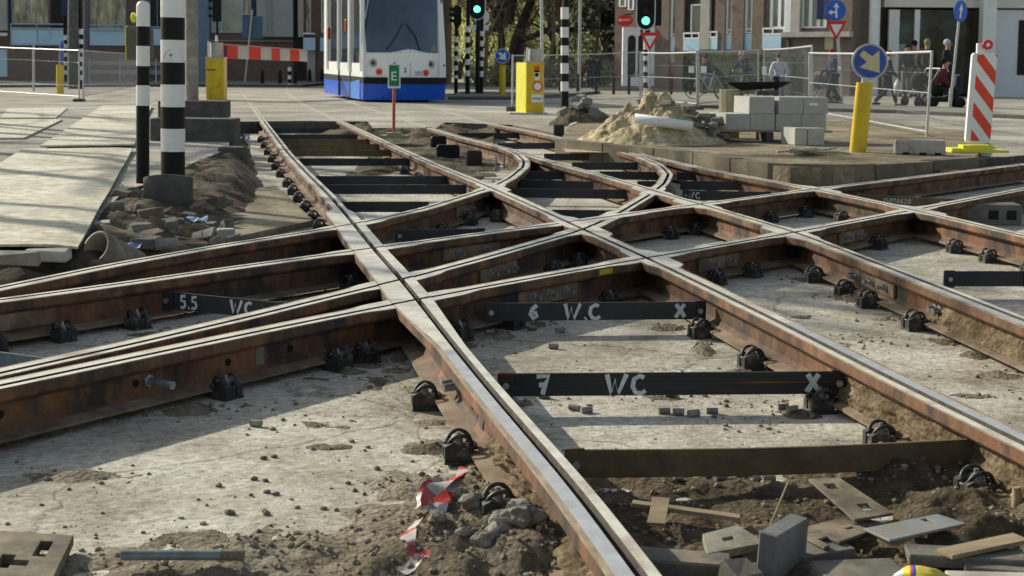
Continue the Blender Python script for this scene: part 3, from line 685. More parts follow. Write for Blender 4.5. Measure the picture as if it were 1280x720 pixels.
# ground between the two tracks near the street (low rubble-strewn earth)
def mid_z(x, y):
    nn = noise.fractal(Vector((x*2, y*2, 7)), .9, 2.1, 6)
    return BASE+.01+.05*nn+.11*math.exp(-(((x+.9)/.7)**2+((y-19.5)/1.6)**2))
mb = MB(); mb.grid(50, 60, lambda u, v: (lambda x, y: (x, y, mid_z(x, y)))(-1.9+1.7*u, 15.5+7*v))
struct(mb.build('earth_strip', M_bank))
# traffic island with kerbs
isl_px = [(700, 176), (760, 182), (850, 189), (917, 201), (988, 209), (1065, 209), (1139, 205), (1216, 199)]
ISL = [G(x, y, .06) for x, y in isl_px]
back = [G(1235, 180, .06), G(1215, 165, .06), G(1100, 152, .06), G(980, 145, .06), G(820, 143, .06), G(720, 143, .06)]
poly = [(p.x, p.y) for p in ISL+back]
mb = MB(); mb.prism(poly, -.25, .06); struct(mb.build('traffic_island', [M_island]))
o = thing('kerb', 'weathered concrete kerb stones around the round front of the traffic island', 'kerb', (ISL[3].x, ISL[3].y, -.2))
def off_poly(P, d):
    out = []
    for i, p in enumerate(P):
        t = (P[min(i+1, len(P)-1)]-P[max(i-1, 0)]); n = Vector((t.y, -t.x, 0)).normalized(); out.append(p+n*d)
    return out
dense = []
for a, b in zip(ISL, ISL[1:]):
    n = max(1, int((b-a).length/.28)); dense += [a.lerp(b, i/n) for i in range(n)]
dense.append(ISL[-1])
for _ in range(4): dense = [dense[0]]+[dense[i]*.5+(dense[i-1]+dense[i+1])*.25 for i in range(1, len(dense)-1)]+[dense[-1]]
kout, kin = off_poly(dense, .09), off_poly(dense, -.09)
i = 0
while i < len(dense)-1:
    j = min(i+3, len(dense)-1); g = .006; mb = MB(); hh = .085+rnd.uniform(-.006, .006)
    ring = [kout[q].copy() for q in range(i, j+1)]+[kin[q].copy() for q in range(j, i-1, -1)]
    c = sum(ring, Vector())/len(ring); ring = [c+(p-c)*(1-g/.4) for p in ring]
    mb.prism([(p.x, p.y) for p in ring], -.24, hh); mb.build('kerb_stone', M_kerb if False else mat('kerb_concrete', (.24, .2, .14), (.13, .11, .08), rough=.9, scale=6, bump=.4, c3=(.07, .06, .05), s3=3, dist=.006), o, bevel=.012)
    i = j
# ------------------------------------------------------------------ small stones and dust lumps (uncountable)
mb = MB()
def slab_ok(x, y): return True
for i in range(1900):
    y = 2.9+8.5*rnd.random()**1.5; x = rnd.uniform(-.36, .36)*y*1.02
    r = .002+.006*rnd.random()**5
    mb.rock((x, y, soil_z(x, y)+r*.3 if y < 5.8 and soil_z(x, y) > BASE else BASE+r*.35), r)
for p, rx, ry, h in BLW:
    for _ in range(int(230*rx*ry/.1)):
        x = p.x+rnd.gauss(0, rx*.8); y = p.y+rnd.gauss(0, ry*.8); r = .002+.012*rnd.random()**6
        mb.rock((x, y, max(BASE, soil_z(x, y))+r*.25), r)
tag(mb.build('gravel', mat('grit', (.3, .25, .18), (.12, .095, .065), rough=.95, scale=14, c3=(.5, .46, .4), s3=9, t3=(.58, .7))), 'small stones and crumbs of concrete scattered on the dusty slab', 'gravel', kind='stuff')
# ================================================================== things around the crossing
def hz(px, py, Y): return V(px, py, Y).z
def box_between(mb, a, b, w, h, mi=0):
    a, b = Vector(a), Vector(b); d = b-a; L = d.length; c = (a+b)/2
    mb.cbox(c, (L, w, h), min(w, h)*.1, rz=math.atan2(d.y, d.x), ry=-math.atan2(d.z, math.hypot(d.x, d.y)), mi=mi); return mb
def lay(name, quad, th, m, label, cat, off=0, group=None, tilt=0, bevel=.003, z=None, par=None):
    """flat slab lying on the ground: quad of photo pixels at height off"""
    P = [G(x, y, off) for x, y in quad]
    z0 = off
    cx = sum(p.x for p in P)/len(P); cy = sum(p.y for p in P)/len(P)
    mb = MB(); n = len(P)
    tz = [tilt*(p.x-cx) for p in P]
    vs = [(p.x, p.y, p.z-th+t) for p, t in zip(P, tz)]+[(p.x, p.y, p.z+t) for p, t in zip(P, tz)]
    mb.add(vs, [[k, (k+1) % n, n+(k+1) % n, n+k] for k in range(n)]+[list(range(n, 2*n)), list(range(n))[::-1]])
    o = mb.build(name, m, par, loc=None if par else (cx, cy, z0), bevel=bevel)
    return tag(o, label, cat, group) if label else o
# ---------------------------------------------------------------- lower left: slotted plate and rod
def slotted(name, quad, off, th, m, label, slots, group=None, tilt=0):
    """steel plate with real U-shaped or closed slots; quad px order: a,b,c,d ; slots in unit coords rects"""
    P = [G(x, y, off) for x, y in quad]; o = P[0]; u = P[1]-P[0]; v = P[3]-P[0]
    L, W = u.length, v.length
    bm = bmesh.new()
    xs = sorted({0, 1, *[s[0] for s in slots], *[s[2] for s in slots]}); ys = sorted({0, 1, *[s[1] for s in slots], *[s[3] for s in slots]})
    grid = {}
    def vt(x, y):
        if (x, y) not in grid:
            q = P[0]*(1-x)*(1-y)+P[1]*x*(1-y)+P[2]*x*y+P[3]*(1-x)*y
            grid[(x, y)] = bm.verts.new((q.x, q.y, q.z+tilt*(x-.5)))
        return grid[(x, y)]
    for a, b in zip(xs, xs[1:]):
        for c, d in zip(ys, ys[1:]):
            mx, my = (a+b)/2, (c+d)/2
            if any(s[0] < mx < s[2] and s[1] < my < s[3] for s in slots): continue
            bm.faces.new([vt(a, c), vt(b, c), vt(b, d), vt(a, d)])
    r = bmesh.ops.extrude_face_region(bm, geom=list(bm.faces))
    for e in r['geom']:
        if isinstance(e, bmesh.types.BMVert): e.co.z -= th
    bm.verts.index_update(); mb = MB(); mb.add([v.co.copy() for v in bm.verts], [[v.index for v in f.verts] for f in bm.faces]); bm.free()
    c = (P[0]+P[2])/2
    return tag(mb.build(name, m, loc=(c.x, c.y, c.z-th), bevel=.002), label, 'steel plate', group)
slotted('slotted_plate', [(-50, 728), (60, 735), (92, 669), (0, 663)], BASE+.05, .028, M_dirtplate, 'rusty plate with two keyhole slots cut by the lower left corner', [(.25, .3, .42, .55), (.38, .36, .62, .46), (.62, .55, .78, .85)])
a, b = G(152, 708, BASE+.02), G(306, 706, BASE+.02); a.z = BASE+.05; b.z = BASE+.046
t = thing('steel_rod', 'blue grey threaded steel rod lying on the slab at the lower left', 'steel rod', tuple(a))
mb = MB(); mb.cyl(a, a.lerp(b, .8), .0135, n=16); mb.build('shank', mat('rod_steel', (.22, .27, .28), (.13, .16, .17), rough=.5, metal=.3, scale=20, bump=.2), t)
mb = MB(); 
for k in range(14): mb.cyl(a.lerp(b, .8+.2*k/14), a.lerp(b, .8+.2*(k+.6)/14), .0145, n=14)
mb.cyl(a.lerp(b, .8), b, .0125, n=14)
mb.build('thread', mat('rod_thread', (.3, .27, .2), (.17, .15, .12), rough=.8, scale=60, bump=.5), t)
# ---------------------------------------------------------------- torn red and white tape
M_tape = None
def tape_mat():
    m = bpy.data.materials.new('red_white_tape'); m.use_nodes = True; nt = m.node_tree; nd = nt.nodes; b = nd['Principled BSDF']
    uv = nd.new('ShaderNodeAttribute'); uv.attribute_name = 'along'; md = nd.new('ShaderNodeMath'); md.operation = 'FRACT'; gt = nd.new('ShaderNodeMath'); gt.operation = 'GREATER_THAN'; gt.inputs[1].default_value = .55
    nt.links.new(uv.outputs['Fac'], md.inputs[0]); nt.links.new(md.outputs[0], gt.inputs[0]); mx = nd.new('ShaderNodeMix'); mx.data_type = 'RGBA'
    nt.links.new(gt.outputs[0], mx.inputs['Factor']); mx.inputs['A'].default_value = (.62, .56, .5, 1); mx.inputs['B'].default_value = (.65, .07, .06, 1)
    nz = nd.new('ShaderNodeTexNoise'); nz.inputs['Scale'].default_value = 25; tc = nd.new('ShaderNodeTexCoord'); nt.links.new(tc.outputs['Object'], nz.inputs['Vector'])
    m2 = nd.new('ShaderNodeMix'); m2.data_type = 'RGBA'; m2.blend_type = 'MULTIPLY'; m2.inputs['Factor'].default_value = .6; nt.links.new(mx.outputs['Result'], m2.inputs['A']); nt.links.new(nz.outputs['Fac'], m2.inputs['B'])
    nt.links.new(m2.outputs['Result'], b.inputs['Base Color']); b.inputs['Roughness'].default_value = .35; return m
TP = [(522, 642, .02), (528, 622, .05), (545, 610, .05), (556, 622, .04), (548, 640, .03), (536, 636, .05), (540, 618, .07), (575, 598, .08), (582, 588, .06), (570, 604, .07), (555, 625, .05), (545, 650, .03), (534, 662, .02), (518, 668, .03), (510, 684, .02), (516, 700, .03), (530, 706, .02), (518, 716, .01), (500, 722, .01)]
pts = [G(x, y, BASE+z) for x, y, z in TP]; dn = []
for i in range(len(pts)-1):
    for k in range(6):
        t_ = k/6; p0, p1, p2, p3 = pts[max(i-1, 0)], pts[i], pts[i+1], pts[min(i+2, len(pts)-1)]
        dn.append(.5*((2*p1)+(p2-p0)*t_+(2*p0-5*p1+4*p2-p3)*t_*t_+(3*p1-p0-3*p2+p3)*t_**3))
vs = []; al = []; W_ = 5; acc = 0
for i, p in enumerate(dn):
    d = (dn[min(i+1, len(dn)-1)]-dn[max(i-1, 0)]).normalized(); sde = d.cross(Vector((0, 0, 1)))
    if sde.length < .1: sde = Vector((1, 0, 0))
    sde.normalize(); ang = noise.noise(Vector((i*.13, 0, 0)))*2.2; up = Vector((0, 0, 1)); q = sde*math.cos(ang)+up*math.sin(ang)
    acc += (dn[i]-dn[i-1]).length if i else 0
    for k in range(W_):
        s = (k/(W_-1)-.5)*.045; cr = .007*noise.noise(Vector((i*.5, k*1.3, 5)))
        v = p+q*s+up*(cr+.012); 
        v.z = max(v.z, soil_z(v.x, v.y)+.002+.002*k/4)
        vs.append(v); al.append(acc/.16)
mb = MB(); mb.add(vs, [(i*W_+k, i*W_+k+1, (i+1)*W_+k+1, (i+1)*W_+k) for i in range(len(dn)-1) for k in range(W_-1)], 0, True)
o = mb.build('barrier_tape', tape_mat(), loc=tuple(dn[60])); at_ = o.data.attributes.new('along', 'FLOAT', 'POINT'); at_.data.foreach_set('value', al)
tag(o, 'crumpled torn red and white barrier tape lying beside the near black clips', 'tape')
# clods and lumps of concrete
def lump(px, py, r, m, label, cat='stone', name='stone', group=None, sq=(1, .8, .7), z=None):
    p = G(px, py, BASE if z is None else z); zz = max(p.z, soil_z(p.x, p.y)) if z is None else z
    mb = MB(); bm = bmesh.new(); bmesh.ops.create_icosphere(bm, subdivisions=3, radius=1); off = Vector((px*.37, py*.11, 0)); bm.verts.index_update()
    mb.add([(p.x+v.co.x*sq[0]*r*(1+.7*noise.noise(v.co*1.2+off)+.2*noise.noise(v.co*4+off)), p.y+v.co.y*sq[1]*r*(1+.6*noise.noise(v.co*1.2+off)), zz+r*sq[2]*.55+v.co.z*sq[2]*r*(1+.5*noise.noise(v.co*2.2+off))) for v in bm.verts], [[v.index for v in f.verts] for f in bm.faces]); bm.free()
    return tag(mb.build(name, m, loc=(p.x, p.y, zz)), label, cat, group)
M_lump = mat('broken_concrete', (.34, .32, .28), (.2, .18, .15), rough=.95, scale=20, bump=.7, bscale=50, c3=(.1, .085, .06), s3=9, dist=.004)
lab = 'rough lump of broken concrete lying in the soil left of the near rail'
for px, py, r in [(648, 672, .045), (632, 694, .04), (655, 700, .045), (622, 705, .03), (668, 690, .03), (590, 655, .035), (575, 640, .028), (548, 690, .02), (578, 700, .018), (604, 712, .03)]: lump(px, py, r, M_lump, lab, 'rubble', 'concrete_lump', 'lumps of broken concrete by the near rail')
lab = 'small pebble or crumb lying alone on the lit slab at the lower left'
for px, py, r in [(287, 643, .016), (330, 574, .012), (343, 572, .011), (318, 600, .012), (332, 602, .01), (497, 686, .014), (52, 632, .007), (130, 599, .008), (448, 492, .01), (303, 509, .009)]: lump(px, py, r, mat('pebble', (.17, .15, .12), (.1, .09, .07), rough=.9, scale=30), lab, 'pebble', 'pebble', 'pebbles on the lit slab', (1, .7, .6))
lab = 'short grey core plug lying on the slab among others between the two main rails'
for px, py in [(672, 495), (680, 498), (718, 513), (733, 516), (838, 497), (848, 519), (867, 521), (830, 517), (692, 436), (700, 416), (665, 413), (890, 517), (978, 513), (990, 520), (612, 418), (896, 425), (1046, 622), (889, 600), (900, 606), (945, 603), (320, 533), (928, 604), (960, 604)]:
    p = G(px, py, BASE); a = rnd.uniform(-.6, .6); r = .011+rnd.random()*.003; z = max(BASE, soil_z(p.x, p.y))+r; d = Vector((math.cos(a), math.sin(a), 0))*.022; mb = MB()
    mb.cyl(Vector((p.x, p.y, z))-d, Vector((p.x, p.y, z))+d, r, n=14); tag(mb.build('core_plug', M_lump, loc=(p.x, p.y, z-r)), lab, 'plug', 'grey plugs strewn on the slab')
# ---------------------------------------------------------------- lower right debris
SZ = BASE+.035
M_st0 = mat('slab_stone', (.33, .3, .24), (.2, .18, .14), rough=.9, scale=12, bump=.4, c3=(.12, .1, .07), s3=5)
slotted('slotted_plate', [(1068, 645), (1010, 602), (1050, 601), (1117, 637)], BASE+.085, .008, M_dirtplate, 'sandy plate with two open slots lying on the dark soil below the brown bar', [(.15, .45, .3, .75), (.72, .25, .85, .6)], tilt=.02)
slotted('slotted_plate', [(1112, 675), (1080, 660), (1172, 642), (1208, 654)], SZ+.05, .008, M_blueplate, 'bluish plate with a slot lying across the soil at the lower right', [(.5, .7, .85, .78)], tilt=.0)
slotted('slotted_plate', [(1030, 684), (1000, 668), (1062, 654), (1092, 662)], SZ+.035, .008, M_dirtplate, 'pale slotted plate partly under the bluish plate', [(0, .12, .5, .3), (.55, .75, .7, .9)])
slotted('slotted_plate', [(1010, 668), (1000, 660), (1064, 643), (1106, 654)], SZ+.02, .008, M_dirtplate, 'brownish slotted plate behind the pale slotted plate', [(.2, .5, .3, .8)])
slotted('stone_slab', [(884, 692), (878, 667), (922, 656), (958, 678)], SZ+.03, .022, M_st0, 'flat grey stone slab with a square hole lying on the soil', [(.42, .38, .58, .62)])
# upright tile
p = G(966, 720, SZ); a = G(955, 722, SZ); b = G(990, 700, SZ); d = (b-a); 
mb = MB(); zt = hz(966, 655, p.y); 
hh = .13; ang = math.atan2(d.y, d.x)
mb.cbox(((a.x+b.x)/2+.01, (a.y+b.y)/2, SZ+hh/2-.01), (d.length*1.12, .055, hh), .004, rz=ang, rx=.06)
tag(mb.build('paving_slab', mat('upright_slab', (.2, .2, .19), (.12, .12, .115), rough=.8, scale=10, bump=.3), loc=(a.x, a.y, SZ)), 'thin dark grey paving slab standing on its edge at the bottom right', 'paving slab')
def chunk(px, py, sx, sy, sz, rz, m, label, cat='paving stone', off=SZ, rx=0, ry=0, name='paving_stone', group=None, jit=.006):
    p = G(px, py, off); mb = MB(); zz = gz(p.y)+off
    mb.cbox((p.x, p.y, zz+sz/2), (sx, sy, sz), min(sx, sy, sz)*.12, rz=rz, rx=rx, ry=ry, jit=jit)
    return tag(mb.build(name, m, loc=(p.x, p.y, zz)), label, cat, group)
M_st1 = mat('dark_paver', (.17, .155, .13), (.1, .09, .075), rough=.9, scale=14, bump=.5, bscale=60, c3=(.26, .22, .15), s3=6, dist=.004)
chunk(925, 735, .09, .08, .06, .5, M_st1, 'small dark block leaning left of the upright slab', rx=.3)
chunk(840, 716, .3, .1, .05, -.15, M_st1, 'long dark kerb piece lying left of the upright slab', off=SZ-.02)
chunk(1075, 736, .22, .14, .05, .1, M_st1, 'rounded grey stone at the bottom edge left of the coloured bag')
chunk(1205, 705, .3, .1, .03, -.15, M_st1, 'long dark stone slab at the lower right', off=SZ+.01)
chunk(1270, 722, .26, .1, .03, -.2, M_st1, 'dark stone slab cut by the right edge', off=SZ)
chunk(1250, 738, .25, .1, .03, -.1, M_conc, 'grey stone slab at the bottom right corner', off=SZ+.01)
chunk(1010, 694, .2, .16, .03, .4, M_st1, 'flat stone half buried right of the upright slab', off=SZ-.01)
def timber(a, b, w, h, m, label, cat='plank', off=SZ, dz=(0, 0), name='plank', group=None):
    p, q = G(a[0], a[1], off), G(b[0], b[1], off); p.z += dz[0]; q.z += dz[1]; mb = MB(); box_between(mb, p, q, w, h)
    return tag(mb.build(name, m, loc=tuple(p)), label, cat, group)
timber((790, 646), (925, 656), .035, .012, M_wood, 'thin pale wooden strip lying across the soil right of the near rail', dz=(.04, .02))
timber((1105, 692), (1170, 672), .05, .01, M_wood, 'short broken wooden strip right of the slotted plates', dz=(.03, .04))
timber((820, 668), (826, 648), .05, .006, M_wood, 'little upright splinter of wood at the end of the thin strip', dz=(.03, .06))
timber((962, 662), (985, 642), .005, .005, M_wood, 'thin bent twig sticking up from the soil', 'twig', dz=(.01, .1), name='twig')
timber((1180, 716), (1275, 700), .06, .012, M_wood, 'weathered wooden board in the bottom right corner', dz=(.05, .06))
p = G(1270, 640, SZ); mb = MB(); mb.tube([(p.x, p.y, SZ-.02), (p.x+.003, p.y, SZ+.04), (p.x-.002, p.y, SZ+.075)], [.015, .016, .012], 10); tag(mb.build('stake', M_wood, loc=(p.x, p.y, SZ)), 'short wooden stake at the right edge next to the near clip', 'stake')
# coloured bag
p = G(1150, 760, SZ-.03); mb = MB(); n = 16
def bag(u, v):
    a = 2*math.pi*u; r = math.sin(math.pi*v)
    return (p.x+.13*(v-.5)*1.3+.01*math.sin(6*a), p.y+.05*r*math.cos(a), SZ+.035+.04*r*math.sin(a)+.008*noise.noise(Vector((u*9, v*6, 0))))
mb.grid(24, 18, bag)
def bagmat():
    m = bpy.data.materials.new('printed_bag'); m.use_nodes = True; nt = m.node_tree; nd = nt.nodes; b = nd['Principled BSDF']
    tc = nd.new('ShaderNodeTexCoord'); n = nd.new('ShaderNodeTexWave'); n.inputs['Scale'].default_value = 1.6; n.inputs['Distortion'].default_value = 9; rp = nd.new('ShaderNodeValToRGB'); rp.color_ramp.interpolation = 'CONSTANT'
    e = rp.color_ramp.elements; e[0].color = (.7, .55, .05, 1); e[1].position = .35; e[1].color = (.03, .06, .4, 1)
    for pos, c in ((.5, (.6, .05, .04, 1)), (.6, (.75, .6, .03, 1)), (.88, (.7, .7, .68, 1))): x = e.new(pos); x.color = c
    nt.links.new(tc.outputs['Object'], n.inputs['Vector']); nt.links.new(n.outputs['Fac'], rp.inputs['Fac']); nt.links.new(rp.outputs['Color'], b.inputs['Base Color']); b.inputs['Roughness'].default_value = .35; return m
tag(mb.build('plastic_bag', bagmat(), loc=tuple(p)), 'crumpled plastic bag printed blue, red and yellow at the bottom right edge', 'bag')
# small black bar on the slab at right
timber((1240, 436), (1290, 439), .04, .035, M_clip, 'short black plastic bar on round feet lying on the slab at the right edge', 'bar', off=BASE+.03, name='bar')
# concrete blocks inside the crossing (right)
def holey(px, py, sx, sy, sz, rz, m, label, off=BASE):
    p = G(px, py, off); o = thing('concrete_block', label, 'block', tuple(p), rz); W = Matrix.Translation(p) @ Matrix.Rotation(rz, 4, 'Z')
    mb = MB(); mb.cbox((0, 0, sz/2), (sx, sy, sz), .006); mb.v = [W @ v for v in mb.v]; mb.build('body', m, o)
    for x in (.12, .36):
        mb = MB(); mb.box((sx*x, -sy/2-.001, sz*.5), (sx*.13, .006, sz*.45)); mb.v = [W @ v for v in mb.v]; mb.build('hole', M_black, o)
holey(1225, 279, .62, .25, .17, -.05, mat('grey_block', (.2, .19, .165), (.13, .12, .1), rough=.9, scale=12, bump=.3), 'grey concrete block with two dark holes standing inside the crossing at the right')
chunk(1187, 236, .22, .22, .2, .1, mat('rusty_block', (.24, .17, .09), (.15, .1, .06), rough=.9, scale=12, bump=.3), 'brownish square block between the far rails at the right', 'block', off=BASE, name='block')
chunk(560, 200, .3, .2, .2, .05, M_black, 'dark square block left of the tight curve', 'block', off=BASE+.03, name='block')
chunk(592, 208, .2, .2, .2, .05, mat('rust_brown_box', (.06, .03, .02), (.03, .02, .015), rough=.9), 'dark brown box inside the tight curve of the rail', 'block', off=BASE+.02, name='block')
chunk(548, 187, .22, .2, .2, 0, M_black, 'small black block beside the E sign', 'block', off=BASE+.05, name='block')
for px, py in [(620, 214), (630, 211), (565, 196)]:
    p = G(px, py, BASE); mb = MB(); mb.cyl((p.x, p.y, p.z), (p.x, p.y, p.z+.17), .011); mb.cyl((p.x, p.y, p.z+.1), (p.x, p.y, p.z+.12), .022, n=6); tag(mb.build('threaded_stud', M_bolt, loc=tuple(p)), 'upright threaded stud inside the tight curve of the rail', 'stud', 'upright studs inside the tight curve')
# ---------------------------------------------------------------- E sign on red pole
p = G(492, 168, -.02); Y = p.y; s = mpp(Y)
t = thing('tram_sign', 'green sign with a white E on a thin red pole in front of the tram', 'sign', (p.x, p.y, -.06))
mb = MB(); mb.prism([(-17*s, -9*s), (17*s, -9*s), (20*s, 8*s), (-14*s, 9*s)], 0, .05, M=Matrix.Translation((p.x, p.y, -.08))); mb.prism([(-9*s, -6*s), (9*s, -6*s), (9*s, 6*s), (-9*s, 6*s)], .05, .09, M=Matrix.Translation((p.x, p.y, -.08))); mb.build('base', mat('mossy_base', (.45, .42, .3), (.3, .3, .1), rough=.9), t, bevel=.012)
top = V(493, 78, Y); mb = MB(); mb.cyl((p.x, p.y, 0), (p.x+.01, p.y, top.z), 2*s, n=12); mb.build('pole', mat('faded_red', (.55, .13, .1), (.45, .1, .08), rough=.5), t)
zc = (hz(493, 80, Y)+hz(493, 110, Y))/2; hh = 15*s; mb = MB(); mb.cbox((p.x+.01, p.y-.03, zc), (15.5*s, .02, 30.5*s), .004); fr = mb.build('sign_board', M_white, t)
Mf = Matrix.Translation((p.x+.01, p.y-.041, zc)) @ Matrix.Rotation(math.pi/2, 4, 'X')
mb = MB(); mb.flat([(-6.2*s, -12.5*s), (6.2*s, -12.5*s), (6.2*s, 13.5*s), (-6.2*s, 13.5*s)], Mf); mb.build('green_face', M_green, fr)
mb = MB(); e = 3.4*s; q = 1.5*s
mb.flat([(-e, -5.5*s), (e, -5.5*s), (e, -5.5*s+1.7*s), (-e+1.9*s, -3.8*s), (-e+1.9*s, -.9*s), (e*.8, -.9*s), (e*.8, .9*s), (-e+1.9*s, .9*s), (-e+1.9*s, 3.8*s), (e, 3.8*s), (e, 5.5*s), (-e, 5.5*s)], Mf, t=.005); mb.build('letter', M_white, fr)
# ---------------------------------------------------------------- striped poles on the left
def striped(name, px, base, bands, wpx, label, cat, off, group=None, taper=None, capr=True, tfirst='white', pxt=None):
    """bands: list of photo rows from the top down (first band tfirst), last row = ground"""
    p = G(px, base, off); Y = p.y; s = mpp(Y); o = thing(name, label, cat, tuple(p), 0, group); r = wpx*s/2
    pxt = pxt or px; x1 = V(pxt, bands[0], Y).x
    zt = hz(px, bands[0], Y); zb = p.z-.15
    def X(z): return p.x+(x1-p.x)*(z-zb)/(zt-zb)
    col = tfirst
    for i, (a, b) in enumerate(zip(bands, bands[1:])):
        z1 = hz(px, a, Y); z0 = hz(px, b, Y) if i < len(bands)-2 else zb
        if i == 0: z1 = zt
        rr = r*(1.0 if col == 'white' else .985); mb = MB()
        mb.cyl((X(z0), Y, z0), (X(z1), Y, z1), rr, rr if not (taper and i == taper[0]) else rr*taper[1], n=28)
        if i == 0 and capr: mb.lathe([(rr, 0), (rr*.95, rr*.35), (rr*.6, rr*.75), (0, rr*.85)], (X(z1), Y, z1), 28)
        mb.build('band', M_white if col == 'white' else M_black, o)
        col = 'black' if col == 'white' else 'white'
    return o, p, s, X
o, p, s, X = striped('striped_pole', 216, 246, [-60, -33, -5, 22, 50, 78, 105.5, 133.5, 160.5, 189, 250][1:], 30, 'thick black and white striped pole, tallest in the left foreground', 'pole', -.04, capr=False, tfirst='black')
Y = p.y; zc = hz(217, 72, Y); mb = MB(); r = 15*s
hatch = []
for k in range(13):
    a = math.pi*k/12; uu = 9*s*math.cos(a); hatch.append((uu, 9*s*math.sin(a)))
hatch = [(9*s, -5*s)]+hatch+[(-9*s, -5*s)]
def oncyl(u, dz, rr): a = u/rr; return (p.x+rr*math.sin(a), Y-rr*math.cos(a), zc+dz)
mb.tube([oncyl(u+3*s, v, r+.001) for u, v in hatch], .0022, 5); mb.build('hatch_outline', M_grey, o)
mb = MB(); mb.cyl(oncyl(3*s, 3*s, r-.002), oncyl(3*s, 3*s, r+.008), 1.9*s, n=12); mb.build('lock', M_grey, o)
o, p, s, X = striped('push_button_post', 178, 233, [8, 33, 57.5, 82.5, 106.5, 132, 236], 16.5, 'shorter striped post with a yellow bulb and a push button box behind the pole', 'post', -.03, pxt=179)
Y = p.y
mb = MB(); c = V(167, 22, Y+.02); mb.ball(c, 4.6*s, n=12, sq=(.8, .8, 1.45)); mb.build('yellow_lamp', M_lyellow, o)
a, b = V(158, 32, Y+.1), V(190, 75, Y+.1); mb = MB(); mb.cbox(((a.x+b.x)/2, Y+.14, (a.z+b.z)/2), ((b.x-a.x)*.96, .12, a.z-b.z), .012); mb.build('button_box', mat('box_grey', (.14, .13, .1), (.1, .09, .07), rough=.6), o)
mb = MB(); mb.cbox((a.x-.004, Y+.1, (a.z+b.z)/2), (.008, .03, a.z-b.z), .002); mb.build('box_edge', M_lyellow, o)
# concrete ring/blocks at the pole feet
def slabblk(name, x0, y0, x1, y1, Yd, dep, m, label, cat='block', rz=0, bev=.015):
    a, b = V(x0, y0, Yd), V(x1, y1, Yd); mb = MB(); w_, h_ = b.x-a.x, a.z-b.z
    c = Vector(((a.x+b.x)/2, Yd+dep/2, (a.z+b.z)/2)); mb.cbox(c, (w_, dep, h_), bev, rz=rz)
    return tag(mb.build(name, m, loc=(c.x, c.y, b.z)), label, cat)
Yp = G(216, 246, -.04).y
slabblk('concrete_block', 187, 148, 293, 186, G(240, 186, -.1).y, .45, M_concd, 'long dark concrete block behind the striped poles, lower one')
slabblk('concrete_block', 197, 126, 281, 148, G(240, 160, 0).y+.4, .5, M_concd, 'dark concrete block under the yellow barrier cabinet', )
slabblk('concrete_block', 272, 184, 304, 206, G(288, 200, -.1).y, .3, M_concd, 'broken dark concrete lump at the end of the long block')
# curved pipe collar in front of pole
mb = MB(); p = G(205, 268, -.12); s = mpp(p.y)
def shell(u, v):
    a = math.pi*(.05+.9*u); return (p.x-32*s*math.cos(a), p.y+.16-22*s*math.sin(a)*.6, p.z+.02+(v)*46*s*(.85+.15*math.sin(a)))
mb.grid(20, 4, shell); mb.grid(20, 1, lambda u, v: (lambda q: (q[0]*(1-.0)+0, q[1]+.03*v, q[2]))(shell(u, 1)))
o = mb.build('broken_pipe_shell', M_concd, loc=tuple(p)); so_ = o.modifiers.new('thick', 'SOLIDIFY'); so_.thickness = .03
tag(o, 'curved dark concrete shell standing in the earth in front of the thick striped pole', 'concrete shell')
# drain pipe at left
a = G(120, 309, .0); mb = MB(); 
d = Vector((-.42, -.72, .42)).normalized(); q = a; e = a-d*.34; r0, r1 = .105, .086
A_, B_ = frame_rot(d); n = 26; vs = []
for c_, rr in ((q, r0), (e, r0), (e, r1), (q, r1)):
    for k in range(n): tt = 2*math.pi*k/n; vs.append(c_+A_*rr*math.cos(tt)+B_*rr*math.sin(tt))
mb.add(vs, [(i*n+k, i*n+(k+1) % n, ((i+1) % 4)*n+(k+1) % n, ((i+1) % 4)*n+k) for i in range(4) for k in range(n)], 0, True)
tag(mb.build('drain_pipe', mat('clay_pipe', (.36, .31, .23), (.24, .2, .14), rough=.8, scale=8, bump=.2, c3=(.14, .12, .09), s3=5), loc=tuple(q)), 'open end of a grey clay drain pipe under the corner of the walkway plate', 'pipe')
# rubble on the bank
M_rub2 = mat('brick_bits', (.22, .13, .09), (.14, .1, .07), rough=.95, scale=12, bump=.5, c3=(.24, .2, .15), s3=5)
M_rub = mat('bank_stone', (.3, .28, .23), (.17, .155, .13), rough=.92, scale=10, bump=.5, bscale=45, c3=(.1, .085, .065), s3=4, dist=.005)
LB = [(60, 327, .3, .14, .09, .1, 0), (66, 341, .2, .1, .06, -.2, .25), (118, 262, .24, .16, .06, .5, .2), (150, 248, .26, .13, .07, .4, .3), (146, 268, .16, .12, .12, .1, 0), (122, 285, .2, .12, .05, .2, .2),
      (160, 296, .16, .1, .08, .8, .3), (180, 306, .42, .1, .07, -.7, .1), (206, 310, .2, .12, .07, .3, .3), (195, 320, .3, .09, .06, -.6, .1), (232, 312, .2, .1, .06, -.5, 0), (174, 290, .2, .1, .06, -.4, .2),
      (110, 318, .14, .1, .06, 0, .1), (20, 330, .3, .2, .08, .2, 0), (90, 350, .2, .1, .05, .3, 0), (282, 300, .16, .12, .1, .2, .1), (262, 285, .14, .1, .05, -.3, .1), (250, 320, .15, .1, .06, .5, 0),
      (215, 292, .14, .1, .05, 1, .2), (140, 300, .12, .1, .06, .6, .3), (156, 324, .16, .08, .05, -.3, .1), (268, 330, .12, .08, .05, -.1, 0), (15, 355, .15, .1, .06, .4, .1)]
